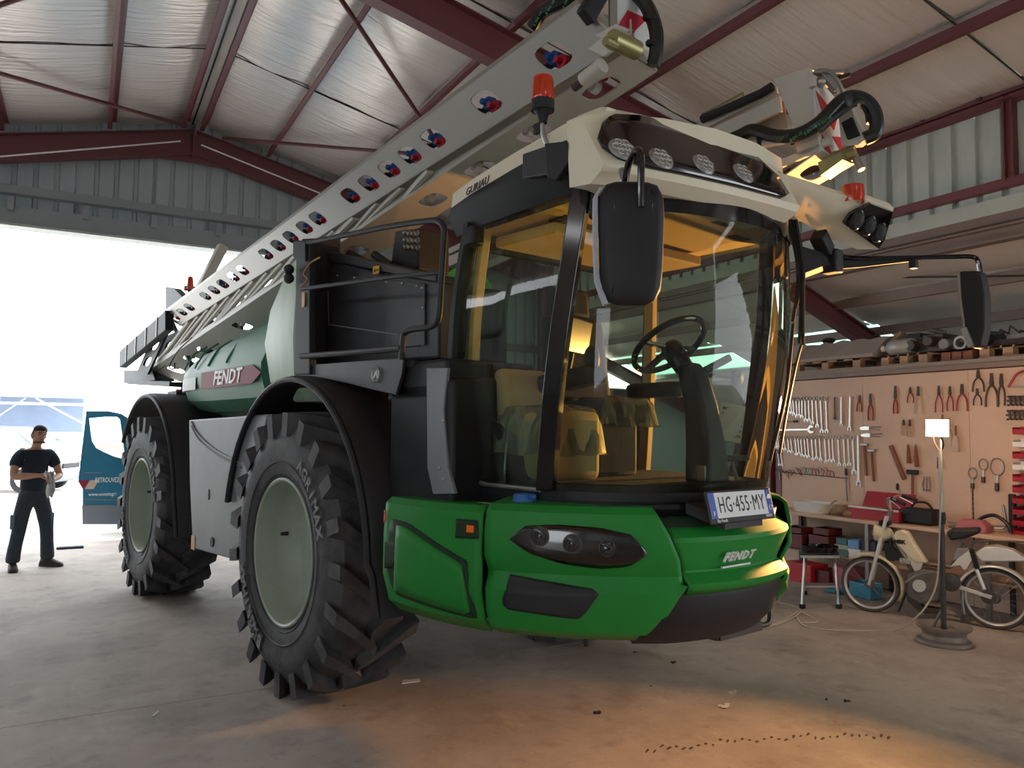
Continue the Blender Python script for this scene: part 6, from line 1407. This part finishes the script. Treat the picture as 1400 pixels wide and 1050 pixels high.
guard(0,.31,20,150,.06,'moped_silver','rear_mudguard',mp)
MB().plate([bv(1298,776,.075),bv(1310,763,.075),bv(1328,750,.075),bv(1332,760,.075),bv(1322,778,.075),bv(1318,780,.075),bv(1312,773,.075)],(0,-.15,0)).build('side_fairing','moped_silver',mp,smooth=0,bevel=.006)
MB().plate([bv(1301,768,.05),bv(1308,750,.05),bv(1326,750,.05),bv(1310,764,.05)],(0,-.1,0)).build('side_panel','grey_panel',mp,smooth=0,bevel=.004)
MB().tube(smooth_path([bv(1329,752,.1),bv(1330,744,.1),bv(1337,740,.1),bv(1370,740,.1),bv(1420,742,.1)],5),.009,8).build('carrier_rail','dark_steel',mp)
MB().tube(smooth_path([bv(1329,752,-.1),bv(1330,744,-.1),bv(1337,740,-.1),bv(1370,740,-.1),bv(1420,742,-.1)],5),.009,8).build('carrier_rail','dark_steel',mp)
# tank and frame
tp = [(1219,734),(1224,727),(1232,724),(1241,728),(1251,745),(1265,766),(1268,770),(1252,772),(1240,760),(1226,746)]
tnk = MB().plate([bv(x,y,.06) for x, y in tp],(0,-.12,0)).build('fuel_tank','moped_cream',mp,smooth=0,bevel=.025,seg=4)
lettering('lettering','MBK',.05,'print_black',mp,bv(1230,741,.064),(-1,0,-.0),(0,0,1),.002,bold=.003)
MB().plate([bv(1237,754,.055),bv(1248,752,.055),bv(1262,770,.055),bv(1258,782,.055),bv(1250,782,.055)],(0,-.11,0)).build('tank_cover','moped_silver',mp,smooth=0,bevel=.01)
for a, b, r in (((1218,728),(1242,768),.02),((1242,768),(1300,775),.022),((1300,775),(1316,742),.016),((1220,735),(1245,778),.016),((1245,778),(1292,800),.018)):
    MB().tube([bv(*a),bv(*b)],r,8).build('frame_tube','moped_cream' if r == .02 else 'engine_metal',mp)
MB().plate([bv(1208,742,.03),bv(1218,745,.03),bv(1238,765,.03),bv(1212,768,.03)],(0,-.06,0)).build('leg_shield','black_plastic',mp,smooth=0)
sd = [bv(1295,726),bv(1303,722),bv(1318,722),bv(1340,721),bv(1341,728),bv(1322,735),bv(1300,738)]
MB().plate([p+Vector((0,.09,0)) for p in sd],(0,-.18,0)).build('saddle','black_plastic',mp,smooth=0,bevel=.025,seg=3); MB().tube([bv(1316,735),bv(1312,752)],.016,8).build('saddle_post','steel',mp)
q = MB()
for k in range(8): q.lathe([(.02,0),(.028,.007),(.02,.014)],12,Matrix.Translation(lerp(bv(1328,752,.1),bv(1336,778,.1),k/8))@Matrix.Rotation(radians(-15),4,'Y'))
sh_ = MB().tube([bv(1334,776,.1),bv(1346,806,.1)],.016,10).build('shock_absorber','moped_silver',mp); q.build('shock_spring','black_plastic',sh_)
MB().tube([bv(1328,752,.1),bv(1336,778,.1)],.02,10).build('shock_sleeve','black_plastic',sh_)
MB().bar(bv(1312,803,.08),bv(1356,817,.08),.02,.035).build('swing_arm','moped_silver',mp,bevel=.005)
eg = MB().plate([bv(1240,785,.09),bv(1262,778,.09),bv(1284,782,.09),bv(1288,800,.09),bv(1282,822,.09),bv(1258,826,.09),bv(1240,815,.09)],(0,-.18,0)).build('engine','engine_metal',mp,smooth=0,bevel=.015)
p = bv(1257,801,.1); MB().lathe([(0,.02),(.055,.02),(.06,.0)],24,Matrix.Translation(p)@Matrix.Rotation(-pi/2,4,'X')).lathe([(0,.026),(.012,.026),(.014,.018)],10,Matrix.Translation(p)@Matrix.Rotation(-pi/2,4,'X')).build('flywheel_cover','moped_silver',eg)
MB().plate([bv(1238,790,.06),bv(1246,778,.06),bv(1252,784,.06),bv(1246,815,.06),bv(1262,830,.06),bv(1290,834,.06),bv(1290,840,.06),bv(1258,838,.06),bv(1240,822,.06)],(0,-.12,0)).build('belly_guard','dark_steel',mp,smooth=0,bevel=.006)
MB().lathe([(.0,.0),(.07,.0),(.085,.02),(.085,.05),(0,.06)],20,Matrix.Translation(bv(1300,795,.08))@Matrix.Rotation(-pi/2,4,'X')).build('belt_cover','dark_steel',mp)
p = bv(1238,767,.08); q = MB(); q.box(p,(.1,.05,.05)); q.lathe([(.012,0),(.02,.012),(.025,0)],12,Matrix.Translation(p+Vector((.02,.03,0)))@Matrix.Rotation(-pi/2,4,'X')); q.build('carburettor','bright_metal',mp,bevel=.006)
MB().tube(smooth_path([bv(1237,797,.12),bv(1250,788,.12),bv(1262,784,.12),bv(1276,782,.12)],4),.008,8).build('kick_lever','bright_metal',mp)
MB().tube([bv(1316,800,.06),bv(1316,822,.1),bv(1318,840,.14)],.01,6).build('pedal_crank','steel',mp); MB().lathe([(.0,.0),(.06,.0),(.065,.01),(.0,.012)],18,Matrix.Translation(bv(1352,816,.06))@Matrix.Rotation(-pi/2,4,'X')).build('sprocket','dark_steel',mp)
MB().tube([bv(1316,838,.1),Vector((bv(1316,838,.1).x,.18,.01))],.012,8).build('side_stand','dark_steel',mp)
mp.rotation_euler.x = 0
# ================================================================== VANS OUTSIDE
mat('van_white','#dfe5ea',.35,coat=.3); mat('van_blue','#1f6a86',.35,coat=.3); mat('van_grey','#6d737c',.6); mat('glass_dark','#3d6068',.1); mat('tyre_black','#1c1d20',.9)
def van(nm, lb, loc, rz, L, Wd, Hh, body, prof=None):
    t = thing(nm, lb, 'van', loc, rz)
    P = prof or [(-L,.28),(-L,Hh*.93),(-L+.12,Hh),(-1.5,Hh),(-1.12,Hh*.95),(-.42,Hh*.60),(-.08,Hh*.50),(.02,.55),(.0,.28)]
    rows = []
    for y, s in ((-.5,.93),(-.47,.985),(-.40,1),(.40,1),(.47,.985),(.5,.93)): rows.append([(x, y*Wd, .28+(z-.28)*s) for x, z in P])
    MB().loft(rows).build('body', body, t, smooth=35, bevel=.02)
    for x in (-.75,-L+.85):
        for s in (1,-1):
            w = MB().lathe([(.0,-.1),(.29,-.1),(.32,-.07),(.32,.07),(.29,.1),(.2,.1),(.18,.06),(0,.06)],28,Matrix.Translation((x,s*(Wd/2-.08),.32))@Matrix.Rotation(-pi/2*s,4,'X')).build('wheel','tyre_black',t)
            MB().lathe([(.19,.07),(.17,.09),(.0,.085)],20,Matrix.Translation((x,s*(Wd/2-.08),.32))@Matrix.Rotation(-pi/2*s,4,'X')).build('hub_cap','steel',w)
    k = Hh
    for s in (1,-1):
        y = s*(Wd*.5+.003)
        MB().plate([(-1.95,y*.965,k*.60),(-.70,y*.965,k*.60),(-1.18,y*.95,k*.89),(-1.95,y*.95,k*.89)],(0,.012*s,0)).build('side_window','glass_dark',t,smooth=0)
        MB().box((-.72,y+.1*s,k*.63),(.1,.16,.2)).build('mirror','black_plastic',t,bevel=.03)
        MB().box((-1.4,y*.985,k*.48),(.16,.03,.03)).build('door_handle',body,t,bevel=.006)
    a, b = Vector((-1.13,0,k*.935)), Vector((-.45,0,k*.615)); off = Vector((.02,0,.02)); w2 = Wd*.42
    MB().plate([a+Vector((0,-w2*.92,0))+off,a+Vector((0,w2*.92,0))+off,b+Vector((0,w2,0))+off,b+Vector((0,-w2,0))+off],(.01,0,.01)).build('windscreen','glass_dark',t,smooth=0)
    MB().box((.0,0,.40),(.1,Wd*.94,.24)).build('front_bumper','van_grey',t,bevel=.04)
    MB().box((.025,0,k*.40),(.05,Wd*.5,.14)).build('grille','black_plastic',t,bevel=.02)
    for s in (1,-1): MB().box((-.04,s*Wd*.36,k*.43),(.14,Wd*.17,.14)).build('headlamp','lamp_glass',t,bevel=.03)
    MB().box((.055,0,.42),(.01,.5,.11)).build('number_plate','plate_white',t,smooth=0)
    return t
wl_ = onZ(94,671)
van('white_van','white delivery van parked in the yard behind the standing man',(wl_.x,wl_.y,0),radians(-24),4.7,1.8,1.72,'van_white')
VYB = 14.7
hg = onY(190,600,VYB)
bv_ = van('blue_van','blue-green work van with its front door swung open, beyond the rear tyre',(hg.x+.98,VYB-1.0,0),radians(-90),5.0,1.9,2.15,'van_blue')
# the open door: outer skin towards the hall
dp_ = lambda x, y: onY(x, y, VYB)-Vector((hg.x+.98, VYB-1.0, 0))
Rb = Matrix.Rotation(radians(90),3,'Z')
def dpl(x, y, d=0): return Rb @ (dp_(x, y)+Vector((0,-d,0)))
outer = [(118,562),(148,562),(166,566),(180,575),(188,590),(188,640),(188,716),(113,716),(113,668),(107,658),(109,640)]
inner = [(122,572),(143,570),(160,570),(164,574),(167,596),(171,628),(156,624),(142,618),(131,612),(126,603),(124,590)]
q = MB(); n = len(outer)
for d0 in (0,.09):
    k = len(q.v); q.v += [tuple(dpl(*p,d0)) for p in outer]+[tuple(dpl(*p,d0)) for p in inner]
mp_ = [(0,0),(1,1),(2,3),(3,4),(4,5),(5,5),(6,6),(7,8),(8,9),(9,9),(10,10)]
for d in (0, 2*n):
    for i in range(n):
        j = (i+1)%n; a, b = mp_[i][1], mp_[j][1]
        f = [d+i, d+j, d+n+b] + ([d+n+x for x in range(b-1,a-1,-1)] if b > a else ([] if a == b else [d+n+x for x in (list(range(b-1,-1,-1))+list(range(n-1,a-1,-1)))]))
        q.f.append(tuple(dict.fromkeys(f)))
for off in (0,n):
    for i in range(n): j = (i+1)%n; q.f.append((off+i,off+j,2*n+off+j,2*n+off+i))
door = q.build('front_door','van_blue',bv_,smooth=0)
def strip(pts, m, nm, d=.094): MB().plate([dpl(*p,d) for p in pts], Rb@Vector((0,-.003,0))).build(nm,m,door,smooth=0)
strip([(112,690),(187,690),(187,716),(113,716)],'van_grey','lower_band'); strip([(107,656),(122,656),(115,668),(113,668)],'print_red','red_stripe'); strip([(123,656),(135,656),(128,668),(116,668)],'pale_grip','pale_stripe'); 
strip([(116,645),(139,645),(139,646.5),(116,646.5)],'van_grey','door_handle')
ri = Rb@Vector((1,0,0))
lettering('lettering','RETROUVEZ',.115,'white_print',door,dpl(146.5,656,.097),ri,(0,0,1),.002,bold=.001,sx=.56); lettering('lettering','www.ouestagri',.085,'white_print',door,dpl(140,675,.097),ri,(0,0,1),.002,sx=.80)
for y in (682,690): MB().tube([dpl(113,y,.095),dpl(187,y+1,.095)],.008,5).build('crease','van_grey',door)
MB().plate([dpl(*p,.04) for p in inner],Rb@Vector((0,-.006,0))).build('door_glass','clear_glass',door,smooth=0)
MB().bar(dpl(168,574,.05),dpl(172,628,.05),.03,.03).build('quarter_bar','black_plastic',door,smooth=0)
# ================================================================== THE MAN
mat('skin','#c79a80',.55,var=.05); mat('shirt','#25303f',.85,var=.12,vs=20,bump=.1,bs=60); mat('trousers','#39414b',.85,var=.15,vs=18,bump=.12,bs=50); mat('boots','#3b332f',.7,var=.2); mat('beard','#6a5145',.8,var=.2,vs=40); mat('hair_dark','#3a302a',.8,var=.2,vs=40); mat('cloth_white','#dfe1e0',.8,var=.05)
FT = onZ(41, 777)
def skin(name, m, V, E, parent, root=0, sub=2):
    me = bpy.data.meshes.new(name); me.from_pydata([v[:3] for v in V], E, []); me.materials.append(MATS[m])
    o = bpy.data.objects.new(name, me); COL.objects.link(o); o.parent = parent
    sk = o.modifiers.new('skin','SKIN'); sk.use_smooth_shade = True; sk.branch_smoothing = .4
    for i, v in enumerate(V):
        s = me.skin_vertices[0].data[i]; r = v[3]; s.radius = r if isinstance(r, tuple) else (r, r); s.use_root = (i == root)
    q = o.modifiers.new('sub','SUBSURF'); q.levels = sub; q.render_levels = sub
    return o
man = thing('person','man in dark T-shirt and work trousers wiping his hands on a white cloth','person',(FT.x,FT.y,0),radians(-152))
V = [(0,0,1.0,(.13,.1)),(0,.0,1.2,(.14,.1)),(0,-.01,1.38,(.13,.09)),(0,.0,1.475,.058),(0,.03,1.545,.052),(0,.055,1.60,(.078,.095)),(0,.065,1.68,(.076,.095)),(0,.06,1.735,(.05,.06))]
E = [(0,1),(1,2),(2,3),(3,4),(4,5),(5,6),(6,7)]
def arm(s, el, wr, pd):
    b = len(V); el = Vector(el); wr = Vector(wr); pd = Vector(pd).normalized()
    V.extend([(.175*s,-.01,1.405,.07),(.215*s,0,1.35,.062),(lerp(.215*s,el.x,.55),lerp(0,el.y,.55),lerp(1.35,el.z,.55),.05),(*el,.043),(*lerp(el,wr,.4),.045),(*wr,.029),(*(wr+pd*.05),(.036,.022))])
    E.extend([(2,b)]+[(b+i,b+i+1) for i in range(6)])
    sd = pd.cross(Vector((0,0,1))).normalized(); up = sd.cross(pd); k = b+6; base = wr+pd*.055
    for f, (o, L) in enumerate(((-.028,.068),(-.009,.078),(.010,.072),(.027,.056))):
        a = len(V); c = base+up*o+pd*.03
        V.extend([(*c,.0095),(*(c+pd*L*.5+sd*s*.012),.009),(*(c+pd*L*.8+sd*s*.04),.0078)]); E.extend([(k,a),(a,a+1),(a+1,a+2)])
    a = len(V); c = wr+pd*.03-up*.03+sd*s*.01
    V.extend([(*c,.012),(*(c+pd*.035-up*.022+sd*s*.02),.010),(*(c+pd*.06-up*.02+sd*s*.035),.0085)]); E.extend([(k-1,a),(a,a+1),(a+1,a+2)])
arm(1,(.275,.06,1.13),(.06,.25,1.15),(-1,.25,.05)); arm(-1,(-.275,.06,1.13),(-.10,.25,1.09),(.8,.35,.12))
body = skin('body','skin',V,E,man)
for s in (1,-1):
    MB().ball((.076*s,.055,1.625),.03,8,6,(.4,.7,1.1)).build('ear','skin',man); MB().ball((.031*s,.139,1.645),.011,8,6,(1.3,.7,.6)).build('eye','hair_dark',man,smooth=180); MB().box((.031*s,.146,1.668),(.036,.012,.009)).build('eyebrow','hair_dark',man,bevel=.003)
MB().loft([[(-.01,.14,1.66),(.01,.14,1.66),(.0,.15,1.66)],[(-.018,.143,1.612),(.018,.143,1.612),(.0,.172,1.615)],[(-.012,.14,1.602),(.012,.14,1.602),(0,.15,1.60)]]).build('nose','skin',man,smooth=80)
MB().ball((0,.136,1.578),.022,10,6,(1.1,.5,.3)).build('mouth','rag',man)
q = MB()
rows = []
for i in range(9):
    a = pi*.5*i/8; rows.append([Vector((.088*cos(a)*cos(t)*(1.0), .058+.108*cos(a)*sin(t)*(1 if sin(t) < 0 else .93), 1.690+.072*sin(a)-(.07*cos(a) if sin(t) < .25 else 0))) for t in [2*pi*k/24 for k in range(24)]])
q.grid(rows,True); q.build('hair','hair_dark',man,smooth=180)
rows = [[Vector((.066*sin(t),.052+.078*cos(t),z)) for t in [radians(-85+170*k/12) for k in range(13)]] for z in (1.535,1.548,1.560)]
MB().grid(rows).build('beard','beard',man,smooth=180,solid=.01)
sV = [(0,0,.86,(.18,.13)),(0,0,1.08,(.165,.12)),(0,0,1.25,(.175,.125)),(0,-.01,1.38,(.16,.105)),(0,-.005,1.45,(.075,.07)),(.16,-.01,1.405,.088),(.215,.0,1.33,.082),(.24,.025,1.22,.078),(-.16,-.01,1.405,.088),(-.215,.0,1.33,.082),(-.24,.025,1.22,.078)]
skin('t_shirt','shirt',sV,[(0,1),(1,2),(2,3),(3,4),(3,5),(5,6),(6,7),(3,8),(8,9),(9,10)],man)
tV = [(0,0,1.06,(.165,.118)),(0,0,.90,(.165,.125))]; tE = [(0,1)]
for s in (1,-1):
    b = len(tV); tV += [(.10*s,0,.82,.105),(.135*s,.01,.66,.098),(.16*s,.025,.48,.082),(.185*s,.0,.28,.078),(.20*s,-.005,.13,.085),(.20*s,.0,.08,.08)]; tE += [(1,b)]+[(b+i,b+i+1) for i in range(5)]
tr = skin('trousers','trousers',tV,tE,man)
MB().box((-.215,.0,.58),(.03,.13,.18)).build('cargo_pocket','trousers',tr,bevel=.012); MB().box((.215,.0,.58),(.03,.13,.18)).build('cargo_pocket','trousers',tr,bevel=.012)
for s in (1,-1):
    d = Vector((.35*s if s > 0 else -.45,.9,0)).normalized(); n_ = Vector((d.y,-d.x,0)); c = Vector((.20*s,-.0,0))
    rows = []
    for t, w, h in ((-.09,.035,.06),(-.07,.045,.10),(0,.048,.11),(.07,.05,.085),(.14,.052,.06),(.19,.04,.045),(.205,.02,.03)):
        rows.append([c+d*t+n_*w*x+Vector((0,0,z*h)) for x, z in ((-1,0.0),(-1,.55),(-.6,1),(.6,1),(1,.55),(1,0.0))])
    MB().loft(rows).build('boot','boots',man,smooth=50)
random.seed(2); rows = []
for i in range(9):
    t = i/8; rows.append([Vector((-.03+.11*(k/9-.5)*(1-.5*t)+.012*sin(6*t+k)-.03*t, .30+.025*sin(k*1.5+4*t), 1.19-.30*t+.02*sin(k*2.1))) for k in range(10)])
cl_ = MB().grid(rows).build('cloth','cloth_white',smooth=180,solid=.012); cl_.matrix_world = Matrix.Translation(man.location)@Matrix.Rotation(radians(-152),4,'Z'); tag(cl_,'white cloth held in the hands of the standing man','cloth')
# ================================================================== ON THE FLOOR
mat('dark_clod','#3a2a22',.95,var=.3,vs=30); mat('chalk','#d8d6d2',.8)
random.seed(31)
def clod(px, py, r, lb):
    p = onZ(px, py); q = MB()
    for k in range(5): q.ball(p+Vector((random.uniform(-r,r),random.uniform(-r,r)*.8,r*.25)),r*random.uniform(.35,.6),6,5,(1,1,.6))
    tag(q.build('soil_clod','dark_clod',smooth=180),lb,'clod')
for px, py, r, lb in ((921,906,.022,'dark soil clod on the orange-lit floor below the bumper'),(868,892,.014,'small soil clod close under the bumper edge'),(1155,959,.02,'larger of two clods on the right-hand floor'),(1130,957,.013,'smaller of two clods on the right-hand floor'),(817,975,.02,'soil clod at the edge of the cab shadow'),(890,938,.008,'tiny soil crumb in the middle of the lit floor'),(470,965,.008,'tiny crumb on the floor below the front tyre')):
    clod(px, py, r, lb)
def splat(px, py, w, h, lb, n=7):
    p = onZ(px, py); q = MB()
    for k in range(n):
        c = p+Vector((random.uniform(-w,w),random.uniform(-h,h),.001)); r = random.uniform(.25,.5)*w; q.add([c+Vector((r*cos(2*pi*j/9)*random.uniform(.6,1.1),r*.8*sin(2*pi*j/9)*random.uniform(.6,1.1),.0006*k)) for j in range(9)],[tuple(range(9))])
    tag(q.build('white_splash','chalk',smooth=0),lb,'splash')
splat(1003,946,.035,.02,'upper white splash mark on the orange-lit floor'); splat(990,965,.05,.03,'lower smeared white splash mark on the floor',10)
p = onZ(561,933); tag(MB().plate([p+Vector((-.07,-.02,.004)),p+Vector((.06,-.03,.004)),p+Vector((.08,.02,.004)),p+Vector((-.04,.04,.004))],(0,0,.006)).build('scrap_of_paper','chalk',smooth=0),'pale scrap of paper on the floor beside the front tyre','paper')
p = onZ(213,977); tag(MB().bar(p+Vector((-.02,-.03,.004)),p+Vector((.02,.04,.004)),.008,.006).build('white_stick','chalk',smooth=0),'thin white splinter on the left floor','splinter')
p = onZ(96,750); tag(MB().loft([[p+Vector((x,y,z)) for y,z in ((-.06,0),(-.05,.03),(.05,.03),(.06,0))] for x in (-.17,-.05,.05,.17)]).build('dark_rag','shirt',smooth=0,bevel=.01),'dark rag lying on the bright threshold near the man','rag')
mat('tyre_print','#4a3a30',.95)
q = MB(); random.seed(17)
for k in range(34):          # dashed mark left by a tyre
    t = k/33; px = lerp(885,1215,t); py = 1026-20*sin(pi*t*.62)+random.uniform(-4,4); p = onZ(px,py,.0012); a = random.uniform(.3,.7)
    d = Vector((cos(a),sin(a),0)); n_ = Vector((-d.y,d.x,0)); L_ = random.uniform(.015,.03); w_ = random.uniform(.006,.011)
    q.add([p+d*L_+n_*w_*.5,p+d*L_*.4+n_*w_,p-d*L_+n_*w_*.6,p-d*L_-n_*w_*.5,p+d*L_*.5-n_*w_],[(0,1,2,3,4)])
tp_ = q.build('tyre_print','tyre_print',fl,smooth=0); tp_['kind'] = 'stuff'
# ------------------------------------------------------------------ end
